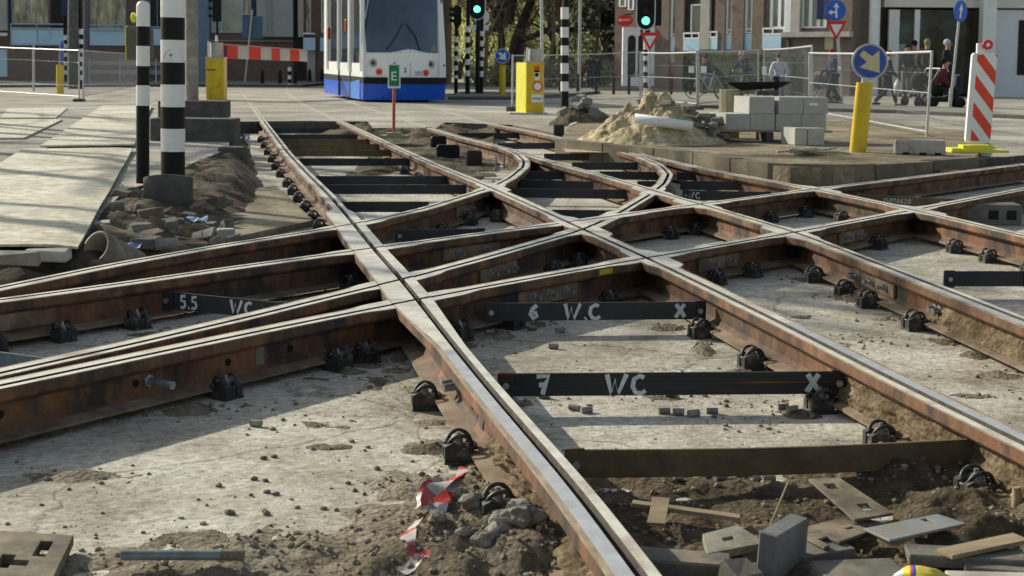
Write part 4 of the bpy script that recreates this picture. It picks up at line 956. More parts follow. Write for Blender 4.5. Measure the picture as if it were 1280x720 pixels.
for i, (px, py, sx, sy, sz, rz, rx) in enumerate(LB):
    sx, sy, sz = sx*.8, sy*.8, sz*.8
    if 95 < px < 170 and 285 < py < 335: continue
    p = G(px, py, -.1); z = bank_z(p.x, p.y)
    chunk(px, py, sx, sy, sz, rz, M_rub if i % 5 else M_conc, 'broken kerb or paving piece in the heap on the earth bank at the left', 'rubble', off=max(z, BASE)-.01, rx=rx, name='broken_stone', group='broken stones on the left earth bank', jit=.012)
for px, py, c in [(160, 316, (.25, .3, .6)), (245, 281, (.5, .6, .8)), (305, 176, (.4, .42, .55))]:
    p = G(px, py, -.08); mb = MB(); mb.grid(8, 6, lambda u, v: (p.x+(u-.5)*.16, p.y+(v-.5)*.12, p.z+.04+.05*noise.noise(Vector((u*3, v*3, px))))); tag(mb.build('plastic_scrap', mat('scrap%d' % px, c, rough=.3, scale=10), loc=tuple(p)), 'small crumpled scrap of bluish plastic on the left earth bank', 'scrap', 'plastic scraps on the left earth bank')
tag(lay('earth_covered_slab', [(284, 298), (280, 240), (345, 232), (392, 275)], .05, M_dusty, None, None, off=-.16), 'sandy concrete slab lying between the earth bank and the left rail', 'slab')
lab = 'small piece of broken brick, stone or board in the rubble on the left earth bank'
for i in range(85):
    px, py = rnd.uniform(60, 300), rnd.uniform(238, 335)
    if py > 352-.26*px*.9+20 or (px < 112 and py < 305) or px < 100-(py-305)*.1 and py < 300: continue
    if px < 160 and py < 305-(px-97)*1.9: continue
    if 92 < px < 172 and 280 < py < 340: continue
    p = G(px, py, -.1); z = bank_z(p.x, p.y)
    k = rnd.random(); sx, sy, sz = (rnd.uniform(.07, .22), rnd.uniform(.06, .13), rnd.uniform(.04, .09)) if k < .7 else (rnd.uniform(.15, .35), .03, .02)
    mb = MB(); mb.cbox((p.x, p.y, z+sz*.3), (sx, sy, sz), .005, rz=rnd.uniform(0, 3), rx=rnd.uniform(-.5, .5), ry=rnd.uniform(-.35, .35), jit=.012)
    tag(mb.build('broken_piece', (M_rub, M_rub2, M_st1, M_wood)[i % 4 if k >= .7 else i % 3], loc=(p.x, p.y, z)), lab, 'rubble', 'small broken pieces on the left earth bank')
# walkway plates
g = 'steel walkway plates at the left'
def plate(quad, label, off=.02, th=.02, curl=None):
    P = [G(x, y, off) for x, y in quad]; mb = MB()
    def fn(u, v):
        q = P[0]*(1-u)*(1-v)+P[1]*u*(1-v)+P[2]*u*v+P[3]*(1-u)*v
        z = q.z+.0015*noise.noise(Vector((q.x*.7, q.y*.7, 3)))
        if curl: z += curl*max(0, u-.86)/.14*(.4+.6*math.sin(v*9+1)**2)
        return (q.x, q.y, z)
    mb.grid(24, 24, fn, smooth=False); o = mb.build('walkway_plate', M_plate, loc=(P[0].x, P[0].y, off))
    m = o.modifiers.new('thick', 'SOLIDIFY'); m.thickness = th; m.offset = -1
    tag(o, label, 'plate', g)
plate([(-160, 306), (97, 305), (166, 184), (28, 186)], 'large near walkway plate with a bent dark edge next to the drain pipe', .05, .014, -.02)
plate([(50, 184), (168, 182), (190, 133), (128, 133)], 'second walkway plate behind the large one, beside the striped poles', .03)
plate([(-60, 172), (30, 172), (78, 149), (-20, 149)], 'small pale plate at the left edge beyond the large plate', .025)
plate([(0, 147), (70, 147), (84, 135), (10, 135)], 'small plate farthest back, near the foot of the left fence', .02)
plate([(-230, 260), (-90, 255), (-30, 200), (-120, 198)], 'pale plate cut by the left edge', .03)
# ---------------------------------------------------------------- sand pile & rubble piles on the island
def heap(name, cx, cy, rx, ry, h, m, seed, rough=.35, base=.04, nx=90, ridge=1.0, ex=1.35):
    def fn(u, v):
        x, y = (u-.5)*2.3, (v-.5)*2.3; d = math.hypot(x, y); q = Vector((x*rx*2.2, y*ry*2.2, seed))
        nn = noise.fractal(q, .8, 2.1, 6); rr = abs(noise.noise(q*2.2))
        z = h*max(0, 1-d**ex)*(1+rough*nn)-ridge*.09*rr*max(0, 1-d)+.02*nn*(1 if d < 1.05 else 0)
        if d > 1.02: z = -.06
        return (cx+x*rx, cy+y*ry, base+z)
    mb = MB(); mb.grid(nx, nx, fn); return mb.build(name, m, loc=(cx, cy, base))
pc = G(806, 180, .06); s = mpp(pc.y)
o = heap('sand_heap', pc.x+14*s, pc.y+.65, 100*s, 1.0, 74*s, M_sand, 3, .42, ridge=2.6, nx=190, ex=.85)
tag(o, 'heap of yellow sand and earth behind the rails with a white pipe on it', 'sand heap', kind='stuff')
pb = G(728, 158, .0); o = heap('earth_heap', pb.x, pb.y+.5, .55, .5, .3, M_bank, 9); tag(o, 'grey earth under the heap of paving stones behind the striped pole', 'earth heap', kind='stuff')
lab = 'dark grey paving stone in the heap behind the striped pole near the yellow machine'
for i in range(34):
    x = 700+rnd.random()*58; y = 158-rnd.random()*40*(1-abs(x-725)/45)
    Yd = pb.y+.2+rnd.random()*.5; q = V(x, y, Yd-.0); mb = MB(); mb.cbox(q, (.17, .1, .1), .01, rz=rnd.uniform(0, 3), rx=rnd.uniform(-.8, .8), ry=rnd.uniform(-.5, .5), jit=.008)
    tag(mb.build('paving_stone', mat('paver_grey', (.3, .29, .27), (.16, .155, .15), rough=.9, scale=10, bump=.3), loc=tuple(q)), lab, 'paving stone', 'paving stones heaped behind the striped pole')
lab = 'broken paving or timber piece strewn at the right foot of the sand heap'
for i in range(60):
    x = 800+rnd.random()*105; f = (x-800)/105; y = 172-rnd.random()*(54-26*f); Yd = pc.y+.25+rnd.random()*.9; q = V(x, y, Yd); q.z = max(q.z, .09)
    mb = MB(); mb.cbox(q, (rnd.uniform(.12, .3), .1, .06), .008, rz=rnd.uniform(0, 3), rx=rnd.uniform(-.4, .4), ry=rnd.uniform(-.3, .3), jit=.01)
    tag(mb.build('broken_stone', M_rub, loc=tuple(q)), lab, 'rubble', 'broken pieces beside the sand heap')
Yd = G(815, 180, .06).y-.1; a, b = V(793, 148, Yd), V(866, 158, Yd-.05); mb = MB(); n = 24; r0 = 6.3*mpp(Yd); r1 = r0*.86; d = (b-a).normalized(); A_, B_ = frame_rot(d); vs = []
for c_, rr in ((a, r0), (b, r0), (b, r1), (a, r1)):
    for k in range(n): tt = 2*math.pi*k/n; vs.append(c_+A_*rr*math.cos(tt)+B_*rr*math.sin(tt))
mb.add(vs, [(i*n+k, i*n+(k+1) % n, ((i+1) % 4)*n+(k+1) % n, ((i+1) % 4)*n+k) for i in range(4) for k in range(n)], 0, True)
tag(mb.build('white_pipe', M_white, loc=tuple(a)), 'long white plastic pipe lying against the sand heap', 'pipe')
a = V(877, 166, G(877, 172, .06).y); mb = MB(); mb.cyl(a, a+Vector((.16, .05, 0)), .055, n=18); mb.cyl(a+Vector((.16, .05, 0)), a+Vector((.2, .06, 0)), .062, n=18)
tag(mb.build('pipe_end', M_galv, loc=tuple(a)), 'short grey pipe piece left of the pallet of concrete blocks', 'pipe')
q = G(869, 173, .06); mb = MB(); mb.cbox((q.x, q.y, q.z+.09), (.03, .03, .2), .003); tag(mb.build('stake', M_white, loc=tuple(q)), 'short white stake in front of the pipe end', 'stake')
q = G(701, 168, 0); mb = MB(); mb.cbox((q.x-.03, q.y, .06), (.16, .16, .18), .01); tag(mb.build('timber_stub', mat('dark_stub', (.06, .05, .035), rough=.9), loc=tuple(q)), 'dark timber stub beside the rail below the striped pole', 'timber')
timber((712, 158), (728, 151), .05, .05, M_white, 'short white broken piece among the dark paving stones', 'debris', off=.05, name='debris')
# ---------------------------------------------------------------- pallet of concrete blocks
Yk = G(960, 178, .06).y; s = mpp(Yk)
t = thing('pallet', 'dark wooden pallet under the stack of pale concrete blocks', 'pallet', (G(965, 178, .06).x, Yk, .06))
x0, x1 = V(898, 170, Yk).x, V(1040, 170, Yk).x; zb = .06; zt = hz(965, 163, Yk)
for i, y in enumerate((0, .35, .7)):
    mb = MB(); mb.cbox(((x0+x1)/2, Yk+y+.05, zt-.012), (x1-x0, .14, .022), .003); mb.build('deck_board', M_wood, t)
for f in (.02, .4, .8):
    mb = MB(); mb.cbox((x0+(x1-x0)*f+.08, Yk+.4, (zb+zt-.03)/2), (.1, .8, zt-.03-zb), .004); mb.build('runner', M_concd, t)
def cblock(x0, y0, x1, y1, Yd, dep, label, sticker=False, side=.0):
    a, b = V(x0, y0, Yd), V(x1, y1, Yd); o = thing('concrete_building_block', label, 'block', ((a.x+b.x)/2, Yd, b.z), 0, 'pale concrete building blocks on and beside the pallet')
    mb = MB(); mb.cbox(((a.x+b.x)/2, Yd+dep/2, (a.z+b.z)/2), (b.x-a.x-.006, dep, a.z-b.z-.004), .006); mb.build('block', M_concl, o)
    if sticker:
        c, e = V(1008, 129, Yd), V(1019, 132.5, Yd); mb = MB(); mb.box(((c.x+e.x)/2, Yd-.002, (c.z+e.z)/2), (e.x-c.x, .003, c.z-e.z)); mb.build('sticker', M_white, o)
# rotated so that the left faces show
def stack():
    rz = .26; o_ = Vector((V(907, 163, Yk).x, Yk, 0))
    def blk(u0, u1, v0, dep, z0, z1, label, sticker=False):
        W = Matrix.Translation((o_.x, o_.y, 0)) @ Matrix.Rotation(0, 4, 'Z')
        c = W @ Vector(((u0+u1)/2, v0+dep/2, z0)); t = thing('concrete_building_block', label, 'block', tuple(c), 0, 'pale concrete building blocks on and beside the pallet')
        mb = MB(); sk = .26
        pts = [(u0+.003, v0), (u1-.003, v0), (u1-.003-sk*dep, v0+dep), (u0+.003-sk*dep, v0+dep)]
        mb.prism(pts, z0+.002, z1-.002, M=W); mb.build('body', M_concl, t, bevel=.006)
        if sticker:
            mb = MB(); mb.box((o_.x+(u0+u1)/2-.03, o_.y+v0-.002, (z0+z1)/2+.02), (.11, .003, .035)); mb.build('sticker', M_white, t)
    return blk, o_
blk, o_ = stack()
z1, z2, z3 = hz(960, 163, Yk), hz(960, 142.5, Yk), hz(960, 121, Yk)
U = lambda px: V(px, 150, Yk).x-o_.x
for i, (a, b, lb) in enumerate([(907, 938, 'lower row block at the left end of the pallet stack'), (938, 969, 'lower row block second from the left in the pallet stack'), (970, 1002, 'lower row block third from the left in the pallet stack'), (1002, 1033, 'lower row block at the right end of the pallet stack')]):
    blk(U(a), U(b), 0, .55, z1, z2, lb)
for a, b, lb, st_ in [(936, 968, 'upper row block at the left of the pallet stack', 0), (973, 1004, 'upper row block in the middle of the pallet stack', 0), (1004, 1035, 'upper row block with a white sticker on the pallet stack', 1)]:
    blk(U(a), U(b), 0, .5, z2, z3, lb, st_)
Yq = G(1010, 182, .06).y
zq0, zq1 = hz(1010, 181.5, Yq), hz(1010, 160, Yq)
u0, u1 = V(1010, 170, Yq).x-o_.x, V(1031, 170, Yq).x-o_.x
blk(u0, u1, Yq-o_.y, .4, zq0, zq1, 'single pale block standing on the ground in front of the stack, right one')
blk(u0-.17, u0-.006, Yq-o_.y+.0, .4, zq0, zq1, 'narrow pale block standing on the ground against its neighbour in front of the stack')
# log and black gutter
Yl = Yk+1.0; a, b = V(900, 112, Yl), V(924, 140, Yl); mb = MB(); r = (b.x-a.x)/2; n = 30; vs = []; cx = (a.x+b.x)/2
for z in (.05, a.z):
    for k in range(n): tt = 2*math.pi*k/n; rr = r*(1+.05*math.sin(k*2.6)+.04*(k % 2)); vs.append((cx+rr*math.cos(tt), Yl+rr*math.sin(tt), z))
mb.add(vs, [(k, (k+1) % n, n+(k+1) % n, n+k) for k in range(n)]+[list(range(n, 2*n)), list(range(n))[::-1]])
tag(mb.build('ribbed_post_stub', mat('ribbed_stub', (.42, .38, .27), (.3, .26, .18), rough=.9, scale=8, bump=.3, stretch=(4, 4, .5)), loc=(cx, Yl, .06)), 'thick pale ribbed stub standing behind the concrete blocks', 'stub')
Yg = Yk+.75; a, b = V(908, 104, Yg), V(987, 103, Yg); mb = MB(); h = 9*mpp(Yg)
mb.add([(a.x, Yg-.1, a.z), (b.x, Yg-.1, b.z), (b.x-.15, Yg, b.z-h*.8), (a.x+.2, Yg, a.z-h), (a.x, Yg+.15, a.z), (b.x, Yg+.15, b.z)], [(0, 1, 2, 3), (4, 3, 2, 5), (0, 3, 4), (1, 5, 2)])
o = mb.build('gutter', M_black, loc=(a.x, Yg, a.z-h)); m_ = o.modifiers.new('thick', 'SOLIDIFY'); m_.thickness = .012
tag(o, 'long black trough lying across the top of the stub behind the blocks', 'trough')
mb = MB(); 
zt_ = hz(950, 121, Yk); mb.cbox(((V(940, 0, Yg).x+V(985, 0, Yg).x)/2, Yg+.05, (zt_+a.z-h)/2+.0), (.3, .12, max(.03, a.z-h-zt_)), .005)
tag(mb.build('timber_prop', M_concd, loc=(V(960, 0, Yg).x, Yg, zt_)), 'dark timber prop between the blocks and the black trough', 'timber')
# scrap sticks in front
lab = 'pale weathered stick in the small pile in front of the blocks'
for i in range(16):
    a_ = rnd.uniform(-.35, .35); x = rnd.uniform(985, 1036); y = 196-rnd.random()*3; q = G(x, y, .06); q.z += .02+.09*rnd.random()*(1-abs(x-1015)/45); L = rnd.uniform(.1, .25)
    d = Vector((math.cos(a_), math.sin(a_), rnd.uniform(-.15, .15)))*L; mb = MB(); box_between(mb, q-d, q+d, .045, .022); tag(mb.build('stick', mat('pale_stick', (.45, .41, .33), (.3, .27, .21), rough=.9, scale=10), loc=tuple(q)), lab, 'stick', 'pale sticks piled in front of the blocks')
# low concrete foot block
Yd = G(1150, 194, .06).y
t = thing('fence_foot_block', 'weathered low concrete fence foot lying right of the yellow bollard', 'block', (G(1152, 192, .06).x, Yd, .06))
a, b = V(1121, 175, Yd), V(1183, 195, Yd); s = mpp(Yd); mb = MB()
mb.cbox(((a.x+b.x)/2, Yd+.1, .06+.5*(a.z-.06)), (b.x-a.x, .24, a.z-.06), .02, rz=-.22); mb.build('body', M_conc, t)
for f in (.2, .52, .8):
    mb = MB(); mb.box((a.x+(b.x-a.x)*f, Yd-.02-.22*(f-.5)*(b.x-a.x), .075), (.07, .01, .035), rz=-.22); mb.build('recess', M_black, t)
# ---------------------------------------------------------------- yellow bollard with blue arrow sign
def arrow_poly(r, ang, shaft=1.0):
    P = [(-.62, .17), (.05, .17), (.05, .5), (.68, 0), (.05, -.5), (.05, -.17), (-.62, -.17)]
    c, s_ = math.cos(ang), math.sin(ang); return [(r*(x*c-y*s_), r*(x*s_+y*c)) for x, y in P]
def roundel(par, c, r, face_m, rim_m, draw, ry=0, t=.02):
    """disc facing the camera side (-y) turned by ry about z"""
    W = Matrix.Translation(c) @ Matrix.Rotation(ry, 4, 'Z') @ Matrix.Rotation(math.pi/2, 4, 'X')
    mb = MB(); mb.cyl((0, 0, -t), (0, 0, 0), r, n=40); mb.v = [W @ v for v in mb.v]; d = mb.build('sign_disc', rim_m, par)
    mb = MB(); mb.cyl((0, 0, .0), (0, 0, .0015), r*.93, n=40); mb.v = [W @ v for v in mb.v]; mb.build('sign_face', face_m, d)
    draw(W, d); return d
p = G(1072, 190, .06); Y = p.y; s = mpp(Y)
t = thing('bollard_sign', 'leaning yellow bollard topped by a blue round sign with a cream arrow', 'bollard', tuple(p))
top = V(1081, 103, Y); mb = MB(); r = 10.5*s
d = Vector((top.x-p.x, 0, top.z-p.z)); A = MB()
pol = [(r*math.cos(2*math.pi*k/24)*(1.0), r*.75*math.sin(2*math.pi*k/24)) for k in range(24)]
vs = [(p.x+x, Y+y, p.z-.02) for x, y in pol]+[(top.x+x, Y+y, top.z) for x, y in pol]
mb.add(vs, [(k, (k+1) % 24, 24+(k+1) % 24, 24+k) for k in range(24)], 0, True); mb.add(vs[24:], [list(range(24))]); mb.build('bollard', M_yellow, t)
mb = MB(); mb.cyl(top, top+Vector((0, 0, .06)), .04); mb.build('neck', M_galv, t)
c = V(1087.5, 77, Y-.03)
def dr(W, d):
    mb = MB(); r_ = 22.5*s
    n = 40; ring = [(r_*.9*math.cos(2*math.pi*k/n), r_*.9*math.sin(2*math.pi*k/n)) for k in range(n)]; mb.tube([W @ Vector((x, y, .003)) for x, y in ring+[ring[0]]], .003, 5, caps=False); mb.build('rim_line', M_cream, d)
    mb = MB(); mb.flat([(-.38*r_, .62*r_), (.12*r_, .3*r_), (.5*r_, .62*r_), (.55*r_, -.62*r_), (-.58*r_, -.32*r_), (-.18*r_, -.02*r_), (-.6*r_, .35*r_)][:], W, t=.004); mb.build('arrow', M_cream, d)
roundel(t, c, 22.5*s, mat('sign_deep_blue', (.03, .09, .4), (.03, .08, .32), rough=.45), M_galv, dr, 0)
# ---------------------------------------------------------------- red and white beacon
p = G(1220, 190, .062); Y = p.y; s = mpp(Y)
t = thing('beacon_board', 'red and white striped beacon board with a red round lamp on a yellow foot', 'beacon', (p.x, p.y, .0))
W = Matrix.Translation((p.x, Y, .062))
mb = MB(); fx = 36*s; mb.prism([(-fx, -.16), (fx, -.16), (fx, .16), (-fx, .16)], 0, .03, M=W); mb.prism([(-fx*.55, -.1), (fx*.5, -.1), (fx*.5, .1), (-fx*.55, .1)], .03, .085, M=W); mb.prism([(-fx*.95, -.13), (-fx*.6, -.13), (-fx*.6, .13), (-fx*.95, .13)], .03, .05, M=W); mb.build('foot', M_lyellow, t, bevel=.012)
a, b = V(1203, 178, Y), V(1234, 66, Y); sh = V(1208, 66, Y).x-a.x
lean = Vector((0, 0, 0)); w_ = 27*s; zb, zt = b.z and hz(1218, 178, Y), hz(1218, 66, Y)
L = Matrix(((1, 0, .045, p.x-.0), (0, 1, 0, Y), (0, 0, 1, 0), (0, 0, 0, 1)))
def rect_round(w, h0, h1, r):
    out = []
    for cx, cz, a0 in ((w/2-r, h1-r, 0), (-w/2+r, h1-r, 90), (-w/2+r, h0+r, 180), (w/2-r, h0+r, 270)):
        for k in range(5): a_ = R(a0+22.5*k); out.append((cx+r*math.cos(a_), cz+r*math.sin(a_)))
    return out
FW = L @ Matrix.Rotation(math.pi/2, 4, 'X')
mb = MB(); mb.prism(rect_round(31*s, zb, zt, .04), -.03, .03, M=FW); bd = mb.build('board', M_white, t, bevel=.005)
mb = MB(); hw = 12.3*s; H_ = zt-zb
def clipd(poly):   # clip polygon to the inner panel
    def cut(P, f):
        out = []
        for i in range(len(P)):
            a_, b_ = P[i], P[(i+1) % len(P)]; fa, fb = f(a_), f(b_)
            if fa >= 0: out.append(a_)
            if fa*fb < 0: q_ = fa/(fa-fb); out.append((a_[0]+(b_[0]-a_[0])*q_, a_[1]+(b_[1]-a_[1])*q_))
        return out
    for f in (lambda q: q[0]+hw, lambda q: hw-q[0], lambda q: q[1]-zb-.02, lambda q: zt-.02-q[1]): poly = cut(poly, f) if poly else poly
    return poly
for k in range(-1, 4):
    zc = zt-(.07+.305*k)*H_
    sl = 1.22; bnd = .155*H_
    P = clipd([(-hw-.1, zc+sl*(hw+.1)+.0*H_), (hw+.1, zc-sl*(hw+.1)), (hw+.1, zc-sl*(hw+.1)-bnd), (-hw-.1, zc+sl*(hw+.1)-bnd)])
    if len(P) > 2: q_ = MB(); q_.flat([(x+3*s, z) for x, z in P], FW, t=.032); q_.build('red_stripe', mat('beacon_red', (.8, .07, .02), (.7, .05, .015), rough=.35), bd)
mb = MB(); c = V(1233, 56, Y); mb.cyl((c.x, Y-.06, c.z), (c.x, Y-.03, c.z), 6.2*s, n=28); lp = mb.build('round_reflector', M_red, t)
mb = MB(); mb.cyl((c.x, Y-.064, c.z), (c.x, Y-.06, c.z), 2.4*s, n=20); mb.build('centre', M_white, lp)
a, b = V(1220, 54, Y), V(1229, 67, Y); mb = MB(); mb.cbox(((a.x+b.x)/2+.01, Y, (a.z+b.z)/2), (b.x-a.x, .05, a.z-b.z), .006); mb.build('lamp_bracket', M_white, t)
# ---------------------------------------------------------------- site fences
def fence(a, b, y0t, y1t, label, foot=True, midrow=True, off=0, wires=True, bot=True, hang=None):
    """a,b: base pixels; tops rows y0t,y1t"""
    p, q = G(a[0], a[1], off), G(b[0], b[1], off); p1 = V(a[2] if len(a) > 2 else a[0], y0t, p.y); q1 = V(b[2] if len(b) > 2 else b[0], y1t, q.y)
    t = thing('site_fence', label, 'fence', tuple(p), 0, 'galvanised site fence panels')
    mb = MB(); r = .02; mb.cyl(p, p1, r, n=10); mb.build('post', M_galv, t); mb = MB(); mb.cyl(q, q1, r, n=10); mb.build('post', M_galv, t)
    f0, f1 = .1, .985
    def L(u, v): return (p.lerp(q, u)).lerp(p1.lerp(q1, u), v)
    mb = MB(); sag = .02
    mb.tube([L(u/8, f1)-Vector((0, 0, sag*math.sin(math.pi*u/8))) for u in range(9)], .019 if p.x > 0 else .012, 8); mb.build('top_rail', M_galvl, t)
    if bot: mb = MB(); mb.tube([L(u/8, f0)-Vector((0, 0, .0)) for u in range(9)], .016 if p.x > 0 else .009, 8); mb.build('bottom_rail', M_galv, t)
    if wires:
        mb = MB(); Ln = (q-p).length; n = max(6, int(Ln/.05))
        for i in range(1, n):
            u = i/n; mb.cyl(L(u, f0), L(u, f1-.005), .0015 if p.y < 30 and p.x > 0 else .001, n=3, caps=False)
        for v in (.3, .75): mb.cyl(L(0, v), L(1, v), .0015, n=4, caps=False)
        mb.build('wire_mesh', M_galv, t)
    if midrow: mb = MB(); mb.tube([L(u/4, .53) for u in range(5)], .008, 6); mb.build('middle_rail', M_galv, t)
    if foot:
        for c in (p, q):
            o = MB(); o.cbox((c.x, c.y, c.z+.03), (.2, .45, .09), .015); o.build('foot', M_concd, t)
    return t, L
def pole(px0, y0, px1, y1, wpx, m, label, cat, name='pole', off=0, group=None):
    p = G(px0, y0, off); q = V(px1, y1, p.y); t = thing(name, label, cat, tuple(p), 0, group); mb = MB(); mb.cyl(p-Vector((0, 0, .05)), q, wpx*mpp(p.y)/2, n=14); mb.build('pole', m, t); return t, p, q, mpp(p.y)
M_galvl = mat('bright_galvanised', (.72, .72, .7), (.6, .6, .6), rough=.35, metal=.5, scale=14, bump=.03)
pass; fence((-120, 112), (99, 127), 52, 62, 'left fence panel in front of the light blue balconies', off=0, midrow=False)
fence((104, 127), (172, 112), 62, 66, 'left fence panel running back behind the push button post', foot=False, midrow=False)
pole(42, 114, 42, 57, 3, M_galv, 'thin grey fence post standing left of the yellow bollard', 'post', 'steel_post')
fence((640, 137, 641), (800, 128), 68.5, 64, 'fence panel behind the yellow machine and the sand heap', midrow=True)
fence((802, 130), (871, 137), 65, 64, 'fence panel right of the traffic light, left of two small white notices')
fence((873, 137), (948, 128), 63, 61.5, 'fence panel with the cyclist seen through it')
fence((955, 129), (1015, 146), 61, 56, 'fence panel in front of the person in the white hoodie')
fence((1012, 146), (1158, 176, 1165), 65, 63, 'nearest fence panel behind the blue arrow sign', foot=False)
for x0, y0, x1, y1 in [(861, 83, 867.5, 91), (876, 82.5, 883, 91), (953, 83, 958, 93)]:
    Yd = G(872, 137).y-.05; a, b = V(x0, y0, Yd), V(x1, y1, Yd); mb = MB(); mb.box(((a.x+b.x)/2, Yd, (a.z+b.z)/2), (b.x-a.x, .01, a.z-b.z)); tag(mb.build('notice_board', M_white, loc=(a.x, Yd, b.z)), {861: 'small white notice left of the fence post', 876: 'small white notice right of the fence post', 953: 'narrow white notice on the fence left of the white hoodie'}[x0], 'notice')
# signs on poles (right)
t, p, q, s = pole(1187, 138, 1199, 22, 3.2, M_galv, 'blue round sign with a white upward arrow on a leaning grey pole at the right', 'sign', 'direction_sign')
mb = MB(); mb.cyl(p, V(1189, 110, p.y), 2.3*s, n=12); mb.build('pole_sleeve', M_galv, t)
def dr1(W, d):
    r_ = 13*s; mb = MB(); mb.flat([(-.1*r_, -.7*r_), (.1*r_, -.7*r_), (.1*r_, .15*r_), (.34*r_, .0*r_), (0, .72*r_), (-.34*r_, 0), (-.1*r_, .15*r_)], W @ Matrix.Rotation(-.12, 4, 'Z'), t=.004); mb.build('arrow', M_white, d)
roundel(t, V(1201, 14, p.y-.05), 13.5*s, M_blue, M_blue, dr1, .65)
t, p, q, s = pole(1053, 131, 1046, 20, 3.6, M_galv, 'blue round two-arrow sign above a give way triangle on a grey pole', 'sign', 'direction_sign')
def dr2(W, d):
    r_ = 13*s; mb = MB(); mb.flat([(-.0*r_, -.7*r_), (.2*r_, -.7*r_), (.12*r_, .3*r_), (.36*r_, .24*r_), (.06*r_, .75*r_), (-.24*r_, .3*r_), (-.02*r_, .3*r_)], W, t=.004); mb.flat([(.06*r_, -.25*r_), (.08*r_, -.08*r_), (-.35*r_, -.08*r_), (-.35*r_, .08*r_), (-.72*r_, -.18*r_), (-.35*r_, -.45*r_), (-.35*r_, -.27*r_)], W, t=.0055); mb.build('arrows', M_white, d)
roundel(t, V(1044.5, 13, p.y-.06), 12.8*s, M_blue, M_blue, dr2, 0)
def yield_sign(par, c, w, rot=0):
    W = Matrix.Translation(c) @ Matrix.Rotation(rot, 4, 'Z') @ Matrix.Rotation(math.pi/2, 4, 'X'); h = w*.95
    mb = MB(); mb.prism([(-w/2, h/2), (0, -h/2), (w/2, h/2)], -.015, 0, M=W); d = mb.build('triangle', M_red, par)
    k = .56; mb = MB(); mb.flat([(-w/2*k, h/2*k+h*.04), (0, -h/2*k+h*.04), (w/2*k, h/2*k+h*.04)], W, t=.003); mb.build('triangle_face', M_white, d)
yield_sign(t, V(1045.5, 38.5, p.y-.06), 26*s, 0)
# ================================================================== poles, signals and machines in the middle distance
M_alu = mat('aluminium_box', (.5, .5, .46), (.36, .36, .33), rough=.45, metal=.3, scale=10, bump=.05)
def bandpole(name, px, base, bands, w, label, first='white', off=0, group=None, dy=0, upper=None):
    o, p, s, X = striped(name, px, base, bands, w, label, 'pole', off, group, capr=False, tfirst=first)
    if upper:
        mb = MB(); z0, z1 = hz(px, bands[0], p.y), hz(px, upper, p.y); mb.cyl((p.x, p.y, z0), (p.x, p.y, z1), w*.42*s, n=14); mb.build('upper_pole', M_black, o)
    return o, p, s
g = 'slim black and white striped signal poles'
bandpole('striped_pole', 706, 149, [9, 24, 34, 47, 57, 69, 79, 92, 102, 114, 150], 10, 'slim striped pole standing right of the yellow machine before the paving stone heap', group=g, upper=-30)
sp1, p1, s1 = bandpole('striped_pole', 570, 117, [46, 53, 58, 64, 70, 76, 82, 88, 94, 98, 117], 5, 'slim striped signal pole nearest the tram', group=g, upper=6)
sp2, p2, s2 = bandpole('striped_pole', 584.5, 121, [33, 40, 46, 53, 60, 67, 74, 81, 88, 95, 121], 6, 'slim striped signal pole in the middle of the three right of the tram', group=g, upper=-12)
sp3, p3, s3 = bandpole('striped_pole', 601.5, 120, [39, 45, 51, 58, 64, 71, 76, 83, 89, 96, 120], 5.5, 'slim striped signal pole in front of the blue car', group=g, upper=8)
bandpole('striped_pole', 807, 118, [53, 62, 70, 76, 83, 90, 97, 103, 110, 118], 5, 'slim striped signal pole under the give way sign', group=g, upper=-10)
bandpole('striped_pole', 82, 104, [44, 50, 55, 60, 66, 71, 77, 82, 88, 93, 104], 4, 'thin striped pole left of the grey mast', group=g, upper=20)
bandpole('striped_pole', 101.5, 111, [36, 43, 49, 55, 61, 66, 71, 77, 83, 88, 94, 100, 111], 5.2, 'thin striped pole right of the grey mast', group=g, upper=-5)
bandpole('striped_bollard', 362, 108, [84, 89, 94, 99, 104, 108], 4.5, 'short striped bollard among the dark bollards left of the tram')
